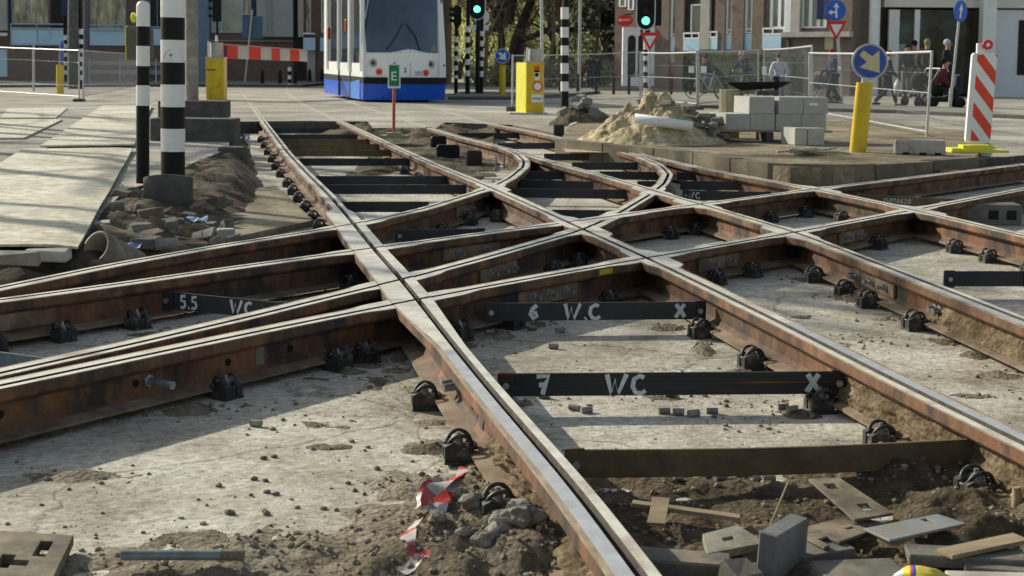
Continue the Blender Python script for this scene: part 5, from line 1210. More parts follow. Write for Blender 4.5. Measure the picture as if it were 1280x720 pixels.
def signal(par, cx, ybot, ytop, wpx, Y, green=None, face=True, lens=True, white_rim=True, back=False):
    s = mpp(Y); a = V(cx, ytop, Y); b = V(cx, ybot, Y); w = wpx*s; h = a.z-b.z; c = (a+b)/2
    W = Matrix.Translation((c.x, Y, c.z)) @ Matrix.Rotation(math.pi/2, 4, 'X')
    def pill(w, h):
        r = w/2; out = []
        for k in range(11): out.append((r*math.cos(math.pi*k/10), h/2-r+r*math.sin(math.pi*k/10)))
        for k in range(11): out.append((-r*math.cos(math.pi*k/10), -h/2+r-r*math.sin(math.pi*k/10)))
        return out
    if white_rim: mb = MB(); mb.prism(pill(w, h), .0, .02, M=W); mb.build('backboard_rim', M_white, par)
    mb = MB(); mb.prism(pill(w*(.9 if white_rim else 1), h-w*(.1 if white_rim else 0)), .02, .035, M=W); bb_ = mb.build('backboard', M_black, par)
    mb = MB(); mb.cbox((c.x, Y+.1, c.z), (w*.55, .2, h*.8), .02); mb.build('housing', M_black, par)
    if lens:
        r = w*.2
        for i, m in enumerate((mat('lens_red_off', (.05, .008, .006)), mat('lens_amber_off', (.05, .02, .004)), mat('lens_green_lit', (.05, .9, .45), (.05, .8, .4), emit=(.1, 1, .5), estr=4, bump=0))):
            z = green+(2-i)*r*2.9; mb = MB(); mb.cyl((c.x, Y-.036, z), (c.x, Y-.045, z), r, n=20); mb.build('lens', m, bb_)
            mb = MB(); n = 14
            vs = []
            for k in range(n): a_ = math.pi*(k/(n-1)*1.3-.15); vs += [(c.x+r*1.12*math.cos(a_), Y-.036, z+r*1.12*math.sin(a_)), (c.x+r*1.12*math.cos(a_), Y-.036-.16*(.35+.65*max(0, math.sin(a_))), z+r*1.12*math.sin(a_))]
            mb.add(vs, [(2*k, 2*k+1, 2*k+3, 2*k+2) for k in range(n-1)]); mb.build('hood', M_black, bb_)
    return bb_
YY = p2.y+1.2
t = thing('traffic_light', 'traffic light showing green over the striped poles right of the tram', 'traffic light', (V(597, 100, YY).x, YY, gz(YY)))
mb = MB(); mb.cyl((V(597, 100, YY).x, YY+.1, gz(YY)), (V(597, 100, YY).x, YY+.1, hz(597, -20, YY)), .07); mb.build('pole', M_black, t)
signal(t, 596.5, 25, -38, 21, YY, hz(596.5, 11.5, YY))
YY = G(807, 118).y-.3
t = thing('traffic_light', 'large traffic light showing green above the give way triangle', 'traffic light', (V(807, 100, YY).x, YY+.3, gz(YY)))
mb = MB(); mb.cyl((V(803, 0, YY).x, YY+.12, hz(803, 45, YY)), (V(803, 0, YY).x, YY+.12, hz(803, 30, YY)), .05); mb.cyl((V(812, 0, YY).x, YY+.12, hz(803, 45, YY)), (V(812, 0, YY).x, YY+.12, hz(803, 30, YY)), .05); mb.build('brackets', M_black, t)
signal(t, 807.5, 38, -32, 24, YY, hz(807, 26, YY))
t = thing('give_way_sign', 'give way triangle mounted under the large traffic light', 'sign', (V(812, 50, YY).x, YY, hz(812, 62, YY)))
yield_sign(t, V(812.5, 52.5, YY-.05), 25*mpp(YY), 0)
mb = MB(); mb.cyl(V(812, 55, YY+.12), V(812, 116, YY+.12), .03); mb.build('pole', M_galv, t)
# side-on signals (dark shapes)
def darksignal(px, y0, y1, w, Y, label, lenses=True):
    s = mpp(Y); a, b = V(px, y0, Y), V(px, y1, Y); t = thing('traffic_light', label, 'traffic light', (a.x, Y, b.z)); h = a.z-b.z
    mb = MB(); mb.cbox((a.x, Y, (a.z+b.z)/2), (w*s*.6, .25, h), .02); mb.build('housing', M_black, t)
    for i in range(3):
        z = a.z-h*(.18+.31*i); mb = MB(); mb.prism([(-w*s*.55, -.02), (w*s*.3, -.1), (w*s*.3, .06), (-w*s*.55, .09)], -.08, .08, M=Matrix.Translation((a.x-.05, Y, z)) @ Matrix.Rotation(math.pi/2, 4, 'X')); mb.build('hood', M_black, t)
    return t
darksignal(572, 8, 31, 16, p1.y-.1, 'dark traffic light seen from behind beside the tram')
Yt = G(268, 110).y+2
t = darksignal(271, -4, 27, 17, Yt, 'black traffic light seen from the side above the yellow barrier cabinet')
mb = MB(); mb.cyl((V(271, 0, Yt).x, Yt, gz(Yt)), V(271, -20, Yt), .055); mb.build('pole', M_black, t); mb = MB(); mb.cyl(V(271, 52, Yt-.01), V(271, 44, Yt-.01), .075, .055); mb.build('white_collar', M_white, t)
Yt = YY+4; darksignal(823, -4, 32, 13, Yt, 'dark traffic light seen from the side right of the large one')
# round prohibition sign with plate behind signal poles
Y = p3.y+2.5; s = mpp(Y); t = thing('road_sign', 'round red rimmed sign with a small white plate behind the striped poles', 'sign', (V(598, 110, Y).x, Y, gz(Y)))
mb = MB(); mb.cyl((V(598, 0, Y).x, Y+.06, gz(Y)), V(598, 10, Y+.06), 3.3*s, n=12); mb.build('pole', mat('dark_blue_grey', (.06, .08, .11)), t)
roundel(t, V(602, 21, Y-.03), 10.5*s, M_white, M_red, lambda W, d: MB().cyl(W @ Vector((0, 0, .001)), W @ Vector((0, 0, .003)), 10.5*s*.68, n=24).build('white_field', M_white, d), 0)
a, b = V(590.5, 31, Y-.03), V(611, 38, Y-.03); mb = MB(); mb.cbox(((a.x+b.x)/2, Y-.03, (a.z+b.z)/2), (b.x-a.x, .02, a.z-b.z), .003); mb.build('plate', M_white, t)
# small blue roundel on yellow bollard
p = G(628, 122); Y = p.y; s = mpp(Y); t = thing('bollard_sign', 'small yellow bollard with a blue round arrow sign right of the striped signal poles', 'bollard', tuple(p))
mb = MB(); mb.cyl(p, V(628, 81, Y), 4.2*s, n=18); mb.build('bollard', M_yellow, t)
def dr3(W, d):
    r_ = 9.3*s; mb = MB(); mb.flat([(-.42*r_, .55*r_), (.05*r_, .25*r_), (.45*r_, .55*r_), (.5*r_, -.55*r_), (-.55*r_, -.35*r_), (-.2*r_, -.02*r_), (-.55*r_, .3*r_)], W, t=.006); mb.build('arrow', M_white, d)
roundel(t, V(628, 70, Y-.03), 9.3*s, M_blue, M_white, dr3, 0)
p = G(75, 117); Y = p.y; s = mpp(Y); t = thing('bollard_sign', 'yellow bollard with a blue sign seen edge on behind the left fence', 'bollard', tuple(p))
mb = MB(); mb.cyl(p, V(75, 81, Y), 4.6*s, n=18); mb.build('bollard', M_yellow, t)
mb = MB(); c = V(78, 65, Y); mb.cyl((c.x, Y-.015, c.z), (c.x, Y+.015, c.z), 14*s, n=24); 
Mr = Matrix.Rotation(R(101), 3, 'Z'); mb.v = [Mr @ (v-c)+c for v in mb.v]; mb.build('sign_disc', M_blue, t); mb = MB(); mb.cyl(V(74.5, 81, Y), V(75, 52, Y), .02); mb.build('edge_bar', M_galv, t)
# yellow machines
def machine(x0, x1, ytop, ybase, label, side_px=0, drum=None, off=.0, txt=False, front=None):
    p = G((x0+x1)/2, ybase, off); Y = p.y; s = mpp(Y); t = thing('barrier_machine', label, 'barrier machine', tuple(p))
    a, b = V(x0, ytop, Y), V(x1, ybase, Y); w, h = b.x-a.x, a.z-p.z; dep = .45
    sk = side_px*s
    pts = [(a.x+sk, Y), (b.x, Y), (b.x-sk*.9, Y+dep), (a.x, Y+dep*.9)] if side_px else [(a.x, Y), (b.x, Y), (b.x, Y+dep), (a.x, Y+dep)]
    mb = MB(); mb.prism(pts, p.z, a.z); bod = mb.build('cabinet', M_lyellow if side_px else M_yellow, t, bevel=.015)  # paler yellow where the side shows stands in for sunlight on it
    mb = MB(); cx = (pts[0][0]+pts[1][0])/2; mb.cbox((cx, Y+.2, a.z+.02), (pts[1][0]-pts[0][0]+.03, .42, .04), .006); mb.build('lid', M_alu, t)
    d0, d1, dt = drum; q0, q1 = V(d0, dt, Y), V(d1, dt, Y); mb = MB(); mb.cyl(((q0.x+q1.x)/2, Y+.2, a.z+.04), ((q0.x+q1.x)/2, Y+.2, q0.z), (q1.x-q0.x)/2, n=24); mb.build('drum', M_alu, t)
    mb = MB(); mb.cbox((q0.x-.01, Y+.05, (a.z+q0.z)/2+.03), (.05, .12, q0.z-a.z), .006); mb.build('white_arm', M_white, t)
    return t, p, s, pts, bod, a
t, p, s, pts, bod, a = machine(257, 280, 73, 125, 'yellow barrier cabinet holding the red and white barrier arm', 0, (261, 277, 53))
Y = p.y; mb = MB(); W = Matrix.Translation((V(258, 86, Y).x, Y-.003, hz(258, 88, Y))) @ Matrix.Rotation(math.pi/2, 4, 'X')
for k in range(6): mb.flat([(k*2*s, 0), (k*2*s+1.4*s, 0), (k*2*s+1.4*s, 1.8*s), (k*2*s, 1.8*s)], W, t=.001)
mb.build('small_print', M_black, bod)
mb = MB(); mb.tube([V(262, 123, Y-.004), V(262.5, 111, Y-.004), V(275, 108, Y-.004), V(275, 98, Y-.004)], .006, 4); mb.build('scratch_line', mat('dim_yellow', (.25, .18, .02)), bod)
# barrier arm
a0, a1 = V(279, 56, Y-.02), V(384, 63, Y+4.2); b0, b1 = V(279, 73, Y-.02), V(384, 77, Y+4.2)
t = thing('striped_barrier', 'lowered barrier arm with red and white blocks left of the tram', 'barrier', tuple(b0))
mb = MB(); mb.tube([a0+Vector((0, 0, .01)), a1+Vector((0, 0, .01))], .018, 8); mb.build('top_tube', mat('pinkish_tube', (.6, .3, .22)), t)
def dd(u): return a0.lerp(a1, u), b0.lerp(b1, u)
px_edges = [284, 297.5, 311, 326, 339, 350, 362, 374, 384]
def uof(px):
    lo, hi = 0, 1
    for _ in range(30):
        m_ = (lo+hi)/2; q = a0.lerp(a1, m_); pxm = PX+F*(q.x/q.y)
        if pxm < px: lo = m_
        else: hi = m_
    return lo
for i, (e0, e1) in enumerate(zip(px_edges, px_edges[1:])):
    (u0a, u0b), (u1a, u1b) = dd(uof(e0)), dd(uof(e1)); n_ = Vector((0, .03, 0)); mb = MB()
    mb.add([u0b, u1b, u1a, u0a, u0b+n_, u1b+n_, u1a+n_, u0a+n_], [(0, 1, 2, 3), (7, 6, 5, 4), (0, 4, 5, 1), (3, 2, 6, 7), (0, 3, 7, 4), (1, 5, 6, 2)])
    mb.build('red_block' if i % 2 == 0 else 'white_block', M_red if i % 2 == 0 else M_cream2 if False else (M_red if i % 2 == 0 else mat('dirty_white', (.6, .56, .48), (.5, .47, .4), rough=.6)), t)
Yb = G(249, 125).y
t, p_, q_, s_ = pole(246, 125, 246, 47, 3.5, M_white, 'short white post left of the yellow barrier cabinet', 'post')
t, p, s, pts, bod, a = machine(645, 679, 78, 143, 'yellow machine with a round no entry sign behind the rails', 13, (660, 677, 61))
Y = p.y
W0 = Matrix.Translation(V(672, 108, Y-.002)) @ Matrix.Rotation(math.pi/2, 4, 'X')
fr = MB(); w_ = pts[1][0]-pts[0][0]; fr.box(((pts[0][0]+pts[1][0])/2, Y-.003, (p.z+a.z)/2), (w_*.97, .006, (a.z-p.z)*.985)); fr.build('shaded_front', M_yellow, bod)  # deeper yellow sheet paints the shaded front beside the pale sunlit side
mb = MB(); mb.cyl(W0 @ Vector((-4*s*0, 0, .006)), W0 @ Vector((0, 0, .010)), 6.3*s, n=26); d = mb.build('round_sign', M_red, bod); mb = MB(); mb.cyl(W0 @ Vector((0, 0, .010)), W0 @ Vector((0, 0, .012)), 4.6*s, n=26); mb.build('white_field', M_white, d)
for (x0, y0, x1, y1, m, nm) in [(665, 118, 679, 128, M_white, 'label'), (668, 82.5, 675, 90.5, M_orange, 'orange_sticker'), (669, 88, 675, 100, M_white, 'instruction_plate')]:
    A, B = V(x0, y0, Y-.012), V(x1, y1, Y-.012); mb = MB(); mb.box(((A.x+B.x)/2-.01, Y-.009, (A.z+B.z)/2), (B.x-A.x, .003, A.z-B.z)); mb.build(nm, m, bod)
c = V(671, 93.5, Y-.02); mb = MB(); mb.cyl((c.x, Y-.012, c.z), (c.x, Y-.02, c.z), 2.4*s, n=16); mb.build('lock', M_black, bod)
A, B = V(666.5, 122, Y-.013), V(678, 124.5, Y-.013); mb = MB(); 
for k in range(4): x_ = A.x+(B.x-A.x)*k/4; mb.box((x_+.02-.01, Y-.0115, (A.z+B.z)/2), (.03, .002, .03))
mb.build('small_print', M_black, bod)
slabblk('machine_base', 636, 141, 684, 149, Y-.15, .8, M_conc, 'low concrete base under the yellow machine', 'base')
pole(678.5, 141, 676.5, -30, 4.2, M_galv, 'tall plain grey pole right of the yellow machine', 'pole', 'steel_pole')
t, p_, q_, s_ = pole(640, 139, 641, 68, 2.6, M_galv, 'thin upright fence post with a dark foot left of the yellow machine', 'post', 'steel_post')
mb = MB(); mb.cbox(p_+Vector((0, 0, .05)), (.25, .3, .1), .01); mb.build('foot', M_concd, t)
pole(724, 116, 726, -40, 4.2, M_galv, 'pale distant lamp post between the trees and the striped pole', 'lamp post', 'lamp_post')
pole(240, 125, 239, -40, 16, mat('mast_concrete', (.3, .28, .24), (.2, .19, .16), rough=.9, scale=2, bump=.3, c3=(.42, .4, .35), s3=3), 'thick weathered concrete mast behind the thick striped pole', 'mast', 'concrete_mast')
pole(91, 111, 92, -40, 13, mat('mast_grey', (.11, .11, .105), (.07, .07, .07), rough=.7, c3=(.2, .2, .19), s3=3), 'grey steel mast behind the left fence', 'mast', 'steel_mast')
pole(107.5, 108, 108, -40, 6, mat('mast_blue', (.1, .12, .15), (.08, .09, .11)), 'blue grey mast right of the thin striped pole', 'mast', 'steel_mast')
Yp_ = G(307, 105).y; t, p_, q_, s_ = pole(306, 105, 315.5, 12, 2.6, M_galv, 'blue grey back of a square sign on a leaning thin pole', 'sign', 'road_sign')
a, b = V(302, 20, Yp_-.05), V(328, 48, Yp_-.05); mb = MB(); mb.cbox(((a.x+b.x)/2, Yp_+.08, (a.z+b.z)/2), (b.x-a.x, .03, a.z-b.z), .005); mb.build('plate', mat('sign_back', (.13, .19, .27), (.1, .15, .22)), t)
lab = 'small dark bollard on the far kerb left of the tram'
for px, y0, y1 in [(328, 87, 107), (350, 87, 107), (369, 88, 107), (387, 86, 104), (403, 86, 104)]:
    p = G(px, y1); s = mpp(p.y); z1 = hz(px, y0, p.y); mb = MB(); mb.lathe([(2.6*s, 0), (2.2*s, (z1-p.z)*.8), (1.4*s, (z1-p.z)*.93), (0, z1-p.z)], tuple(p), 12); tag(mb.build('bollard', M_black, loc=tuple(p)), lab, 'bollard', 'dark bollards on the far kerb')
lab = 'small dark bollard before the hedge on the far pavement'
for px in (839, 863, 767, 786, 700, 722, 745):
    p = G(px, 118); s = mpp(p.y); mb = MB(); mb.cyl(p, p+Vector((0, 0, .75)), 1.9*s, n=10); tag(mb.build('bollard', M_black, loc=tuple(p)), lab, 'bollard', 'dark bollards on the far pavement')
# low rail / bench at left
Y = G(150, 105).y; t = thing('low_railing', 'pale grey low railing with two boards along the far pavement at the left', 'railing', (V(108, 105, Y).x, Y, gz(Y)))
for y0, y1 in ((76, 82), (87, 93)):
    a, b = V(108, y0, Y), V(202, y1, Y); mb = MB(); mb.cbox(((a.x+b.x)/2, Y, (a.z+b.z)/2), (b.x-a.x, .04, a.z-b.z), .005); mb.build('board', mat('railing_grey', (.3, .33, .36), (.24, .27, .3)), t)
for x in (112, 150, 195): mb = MB(); mb.cyl(G(x, 106), V(x, 74, Y), .03, n=8); mb.build('post', M_galv, t)
# ================================================================== tram
Yf = 38.0; zg = gz(40)
M_tw = mat('tram_white', (.9, .91, .9), (.84, .85, .84), rough=.3, scale=2, bump=.01, c3=(.7, .7, .68), s3=3, t3=(.62, .85))
M_tb = mat('tram_blue', (.015, .12, .7), (.015, .1, .58), rough=.3, scale=2, bump=.01)
M_tg = mat('tram_glass', (.03, .045, .06), (.015, .02, .025), rough=.08, bump=0, spec=1, scale=.6)
M_tgb = mat('tram_windscreen', (.07, .11, .17), (.03, .055, .09), rough=.1, bump=0, spec=1, scale=.8)
t = thing('tram', 'white and blue tram facing the camera on the far tracks', 'tram', (V(510, 128, Yf).x, Yf, zg))
ax = Vector((-1.9, 7.0, 0)).normalized(); rt = Vector((ax.y, -ax.x, 0))   # rt = to the right seen from front (image right)
def TZ(py): return V(510, py, Yf).z
fl, frr = V(457, 100, Yf), V(562, 100, Yf); cx = (fl.x+frr.x)/2; hw = (frr.x-fl.x)/2*1.01
C0 = Vector((cx, Yf, 0))
def plan(f=1.0, n=14, bulge=.38):   # front outline in plan from left to right
    out = []
    for k in range(n+1):
        u = -1+2*k/n; out.append((u*hw*f, bulge*abs(u)**2.6))
    return out
def TP_(u, v, z): return C0+rt*u+ax*v+Vector((0, 0, z))
Ltr = 8.0
def trshell(name, z0, z1, m, f0=1, f1=1, inset=0, top=None, n=14, push0=0, push1=0):
    pl = plan(n=n); mb = MB(); vs = []
    for z, f, pu in ((z0, f0, push0), (z1, f1, push1)):
        vs += [TP_(u*f-0, v+pu+inset, z) for u, v in pl]+[TP_(hw*f-inset, Ltr, z), TP_(-hw*f+inset, Ltr, z)]
    N = n+3
    mb.add(vs, [(k, (k+1) % N, N+(k+1) % N, N+k) for k in range(N)], 0, False); mb.add(vs[N:], [list(range(N))]); mb.add(vs[:N], [list(range(N))[::-1]])
    return mb.build(name, m, t)
zs = [TZ(y) for y in (125.5, 105, 97, 66, -30)]
trshell('blue_skirt', zs[0], zs[1], M_tb, .99, 1, push0=.12)
trshell('bumper', zs[1]+.003, zs[2], M_black, 1.0, 1.0, push0=-.05, push1=-.05)
trshell('white_body', zs[2]+.003, zs[3], M_tw, 1, .995, push1=.02)
trshell('upper_body', zs[3]+.003, zs[4], M_tw, .995, .99, push0=.03, push1=.6)
trshell('roof', zs[4]+.003, zs[4]+.25, M_tb, .98, .85, push0=.62, push1=.9)
trshell('underframe', zg+.12, zs[0]-.003, M_black, .84, .9, push0=.9, push1=.6)
# windscreen following the front curve
def front_pt(u, z, out=.01):
    f = .995+( .99-.995)*max(0, (z-zs[3])/(zs[4]-zs[3])); pu = .03+.57*max(0, (z-zs[3])/(zs[4]-zs[3])) if z > zs[3] else .02*(z-zs[2])/(zs[3]-zs[2])
    return TP_(u*hw*f, .38*abs(u)**2.6+pu-out, z)
def uofpx(px): return (px-509.5)/52.5
mb = MB(); n = 18
def wz(u):   # lower edge of the windscreen (rises over the middle)
    d = abs(u-.05)
    return TZ(66)+(.07+.0*u)*0+ (TZ(62)-TZ(66.5))*math.exp(-(d/.3)**2)
mb.grid(n, 12, lambda a_, b_: tuple(front_pt(-.93-.05*b_+(1.70+.13*b_)*a_, wz(-.93+1.70*a_)+(zs[4]-.15-wz(-.93+1.7*a_))*b_+.003, .02+.0))); mb.build('windscreen', M_tgb, t)
mb = MB(); 
for e in (-.985, .82):
  mb = MB(); mb.tube([front_pt(e+(.07 if e > 0 else -.01)*k/8, zs[2]+(zs[4]-zs[2])*k/8, .02) for k in range(9)], .05, 6); mb.build('pillar_trim', M_tw, t)
for u, z, r, m, nm in [(-.79, TZ(79), .11, M_alu, 'headlight'), (.58, TZ(80), .11, M_alu, 'headlight'), (-.66, TZ(90), .085, M_orange, 'indicator'), (.45, TZ(91), .085, M_orange, 'indicator')]:
    c = front_pt(u, z, .0); mb = MB(); mb.cyl(c+Vector((0, .02, 0)), c-Vector((0, .03, 0)), r, n=24); o = mb.build(nm, m, t)
    mb = MB(); mb.cyl(c-Vector((0, .03, 0)), c-Vector((0, .034, 0)), r*.55, n=18); mb.build('lens', M_tg if m is M_alu else M_red, o)
c0, c1 = front_pt(.07, zs[2]+.01, .012), front_pt(.07, zs[3]+.08, .012); mb = MB(); mb.cyl(c0, c1, .006, n=5); mb.build('seam', M_grey, t)
mb = MB(); W = Matrix.Translation(front_pt(.18, TZ(91), .02)) @ Matrix.Rotation(math.pi/2, 4, 'X')
for r_ in range(2):
    for k in range(5): mb.flat([(k*.05, -.06*r_), (k*.05+.035, -.06*r_), (k*.05+.035, -.06*r_+.04), (k*.05, -.06*r_+.04)], W)
mb.build('fleet_number', mat('faint_blue', (.35, .4, .55)), t)
mb = MB(); W = Matrix.Translation(front_pt(-.4, TZ(93), .02)) @ Matrix.Rotation(math.pi/2, 4, 'X')
for x_, z_ in ((0, .1), (.08, .1), (.0, .03), (.06, 0), (.36, .05), (.36, .12)): mb.flat([(x_, z_), (x_+.045, z_), (x_+.045, z_+.05), (x_, z_+.05)], W)
mb.build('logo', M_black, t)
# right side glass strip on the front corner and left side glazing
mb = MB(); mb.add([front_pt(.93, TZ(83), .012), front_pt(.99, TZ(83), .012), front_pt(.99, zs[4]-.3, .012), front_pt(.93, zs[4]-.3, .012)], [(0, 1, 2, 3)]); mb.build('corner_window', M_tg, t)
def sidept(v, z):
    f = 1 if z < zs[3] else .995+(.99-.995)*(z-zs[3])/(zs[4]-zs[3]); return TP_(-hw*f-.012, v, z)
for (v0, v1, za, zb_, m, nm) in [(.62, 2.35, TZ(79), zs[4]-.3, M_tg, 'cab_window'), (2.75, 4.55, TZ(79), zs[4]-.2, M_tg, 'door_window'), (4.8, 6.95, TZ(78), zs[4]-.2, M_tg, 'side_window')]:
    mb = MB(); mb.add([sidept(v0, za), sidept(v1, za), sidept(v1, zs[3]), sidept(v1, zb_), sidept(v0, zb_), sidept(v0, zs[3])], [(0, 1, 2, 5), (5, 2, 3, 4)]); mb.build(nm, m, t)
for v in (.5, 2.45, 2.62, 4.66, 7.0):
    mb = MB(); mb.cyl(sidept(v, zs[3]-.5), sidept(v, zs[3]), .07, n=6); mb.cyl(sidept(v, zs[3]), sidept(v, zs[4]), .07, n=6); mb.build('pillar', M_tw, t)
for a_, b_ in ((-.5, -.1), (.3, .0)):
    mb = MB(); mb.tube([front_pt(a_, TZ(63), .05), front_pt((a_+b_)/2+.05, TZ(45), .05), front_pt(b_, TZ(30), .05)], .012, 4); mb.build('wiper', M_black, t)
mb = MB(); mb.add([front_pt(.55, TZ(64), .03), front_pt(.78, TZ(64), .03), front_pt(.66, TZ(54), .03)], [(0, 1, 2)]); mb.build('pennant', mat('pennant_grey', (.25, .28, .22)), t)
for v in (2.55, 4.66): mb = MB(); mb.cyl(sidept(v, zs[0]), sidept(v, zs[3]), .03, n=6); mb.cyl(sidept(v, zs[3]), sidept(v, zs[4]), .03, n=6); mb.build('door_edge', M_black if v > 4 else M_grey, t)
mb = MB(); mb.add([sidept(.9, zs[0]), sidept(2.5, zs[0]), sidept(2.5, zs[1]), sidept(.9, zs[1]+.1)], [(0, 1, 2, 3)]); mb.build('light_blue_panel', mat('tram_light_blue', (.06, .25, .75), (.05, .2, .65), rough=.35), t)
for v, z in ((3.3, TZ(30)), (6.9, TZ(37))): c = sidept(v, z); mb = MB(); mb.cbox(c, (.06, .3, .38), .03); mb.build('orange_lamp', M_orange, t)
for v in (1.6, 5.5):
    c = TP_(-hw+.25, v, zg+.3); mb = MB(); mb.cyl(c, c+rt*.12, .3, n=20); mb.build('wheel', M_black, t)
    c = TP_(hw-.25, v, zg+.3); mb = MB(); mb.cyl(c, c-rt*.12, .3, n=20); mb.build('wheel', M_black, t)
# green and orange reflections/driver shape inside are left to the glass; second car body behind
ax2 = Vector((-.05, 1, 0)).normalized(); rt2 = Vector((ax2.y, -ax2.x, 0)); q = C0+ax*8.3
t2 = t
mb = MB()
def seg(z0, z1, m, nm, w=.97):
    mb = MB(); c = q+ax2*4+rt2*.6; mb.prism([(-hw*w, -4), (hw*w, -4), (hw*w, 4), (-hw*w, 4)], z0, z1, M=Matrix.Translation((c.x, c.y, 0))); mb.build(nm, m, t)
seg(zs[0], zs[1], M_tb, 'rear_skirt'); seg(zs[1]+.003, zs[3], M_tw, 'rear_body'); seg(zs[3]+.003, zs[4]-.1, M_tg, 'rear_windows', .96); seg(zs[4]-.09, zs[4]+.2, M_tw, 'rear_roof')
mb = MB(); a_ = q-ax*.3; mb.box((a_.x+.1, a_.y+.1, (zs[0]+zs[4])/2), (hw*1.8, .6, zs[4]-zs[0]-.2)); mb.build('bellows', M_black, t)
# ================================================================== blue car and other small vehicles
def car(px0, px1, ytop, ybase, label, body, name='parked_car', yaw=0):
    p = G((px0+px1)/2, ybase); Y = p.y; s = mpp(Y); w = (px1-px0)*s; t = thing(name, label, 'car', tuple(p)); h = 1.45; L = 4.1; hw_ = .86
    W = Matrix.Translation(p) @ Matrix.Rotation(yaw, 4, 'Z')
    prof = [(-2.05, .3), (-2.05, .72), (-1.95, .88), (-1.05, .98), (-.45, 1.4), (.9, 1.45), (1.65, 1.05), (2.0, .95), (2.05, .3)]
    mb = MB(); vs = []
    for y, k in ((-hw_, .0), (-hw_*.92, .04), (hw_*.92, .04), (hw_, .0)):
        for x, z in prof:
            yy = y*(1-.16*max(0, (z-.95)/.5)); vs.append(W @ Vector((x*(1 if abs(y) < hw_ else .985), yy, z-(0 if abs(y) < hw_ else .02))))
    n = len(prof); mb.add(vs, [(r*n+k, r*n+(k+1) % n, (r+1)*n+(k+1) % n, (r+1)*n+k) for r in range(3) for k in range(n)]); mb.add(vs[:n], [list(range(n))]); mb.add(vs[-n:], [list(range(n))[::-1]])
    mb.build('body', body, t, bevel=.03)
    mb = MB(); mb.add([W @ Vector(v) for v in [(-1.03, -.7, 1.0), (-1.03, .7, 1.0), (-.5, .62, 1.37), (-.5, -.62, 1.37)]], [(0, 1, 2, 3)]); mb.v = [v+(W.to_3x3() @ Vector((-.02, 0, .015))) for v in mb.v]; mb.build('windscreen', M_tg, t)
    for sy in (-1, 1):
        mb = MB(); mb.add([W @ Vector(v) for v in [(-.85, sy*.865, 1.0), (1.3, sy*.865, 1.02), (.85, sy*.77, 1.36), (-.45, sy*.77, 1.34)]], [(0, 1, 2, 3)]); mb.build('side_window', M_tg, t)
        for x in (-1.3, 1.3):
            c = W @ Vector((x, sy*.8, .32)); e = W @ Vector((x, sy*.9, .32)); mb = MB(); mb.cyl(c, e, .32, n=22); wl = mb.build('wheel', M_black, t); mb = MB(); e2 = W @ Vector((x, sy*.91, .32)); mb.cyl(e, e2, .19, n=16); mb.build('rim', M_galv, wl)
        c = W @ Vector((-2.03, sy*.62, .72)); mb = MB(); mb.ball(c, .12, n=8, sq=(.5, 1.3, .8)); mb.build('headlight', M_bolt, t)
    return t
car(600, 652, 60, 98, 'dark blue car parked behind the striped signal poles', mat('car_blue', (.02, .04, .22), (.015, .03, .16), rough=.25, bump=0, scale=1), yaw=R(38))
def twowheel(px, ybase, L_, label, name, cat, col, scooter=False, yaw=0, wid=1.0):
    p = G(px, ybase); t = thing(name, label, cat, tuple(p), 0); W = Matrix.Translation(p) @ Matrix.Rotation(yaw, 4, 'Z') @ Matrix.Diagonal((wid, wid, wid, 1))
    r = .3 if scooter else .34; wb = .62 if scooter else .52; tr = .05 if scooter else .018
    for x in (-wb, wb):
        mb = MB(); ring = [W @ Vector((x+r*math.cos(2*math.pi*k/20), 0, r+r*math.sin(2*math.pi*k/20))) for k in range(21)]; mb.tube(ring, tr, 6, caps=False); mb.cyl(W @ Vector((x, -.04, r)), W @ Vector((x, .04, r)), .04)
        for k in range(6): a_ = math.pi*k/6; mb.cyl(W @ Vector((x-r*math.cos(a_), 0, r-r*math.sin(a_))), W @ Vector((x+r*math.cos(a_), 0, r+r*math.sin(a_))), .003, n=3)
        mb.build('wheel', M_black, t)
    if scooter:
        mb = MB(); mb.tube([W @ Vector(v) for v in [(-.5, 0, .45), (-.2, 0, .5), (.1, 0, .35), (.4, 0, .45), (.55, 0, .75)]], [.16, .2, .16, .1, .08], 10); mb.build('body', col, t)
        mb = MB(); mb.cbox(W @ Vector((-.3, 0, .78)), (.7, .26, .12), .03); mb.build('seat', M_black, t)
        mb = MB(); mb.tube([W @ Vector(v) for v in [(wb, 0, .3), (.52, 0, .95), (.45, 0, 1.05)]], .03, 6); mb.tube([W @ Vector((.45, -.3, 1.05)), W @ Vector((.45, .3, 1.05))], .02, 6); mb.build('handlebar', M_black, t)
    else:
        mb = MB()
        for a_, b_ in [((-.52, 0, .34), (-.15, 0, .85)), ((-.52, 0, .34), (0, 0, .3)), ((0, 0, .3), (-.18, 0, .92)), ((0, 0, .3), (.38, 0, .8)), ((-.15, 0, .78), (.36, 0, .86)), ((.52, 0, .34), (.34, 0, 1.0))]: mb.cyl(W @ Vector(a_), W @ Vector(b_), .017, n=6)
        mb.build('frame', col, t)
        mb = MB(); mb.cbox(W @ Vector((-.2, 0, .95)), (.24, .13, .05), .02); mb.build('saddle', M_black, t)
        mb = MB(); mb.tube([W @ Vector((.2, -.25, 1.03)), W @ Vector((.34, 0, 1.02)), W @ Vector((.2, .25, 1.03))], .014, 6); mb.build('handlebar', M_black, t)
    return t
twowheel(60, 98, 20, 'dark motor scooter with a blue fairing parked behind the left fence', 'motor_scooter', 'scooter', mat('scooter_blue', (.02, .03, .16)), True, .3)
lab = 'bicycle parked behind the low grey railing at the left'
for px in (148, 172, 188): tag(twowheel(px, 103, 12, lab, 'bicycle', 'bicycle', M_black, yaw=rnd.uniform(-.4, .4)), group='bicycles parked behind the low railing')
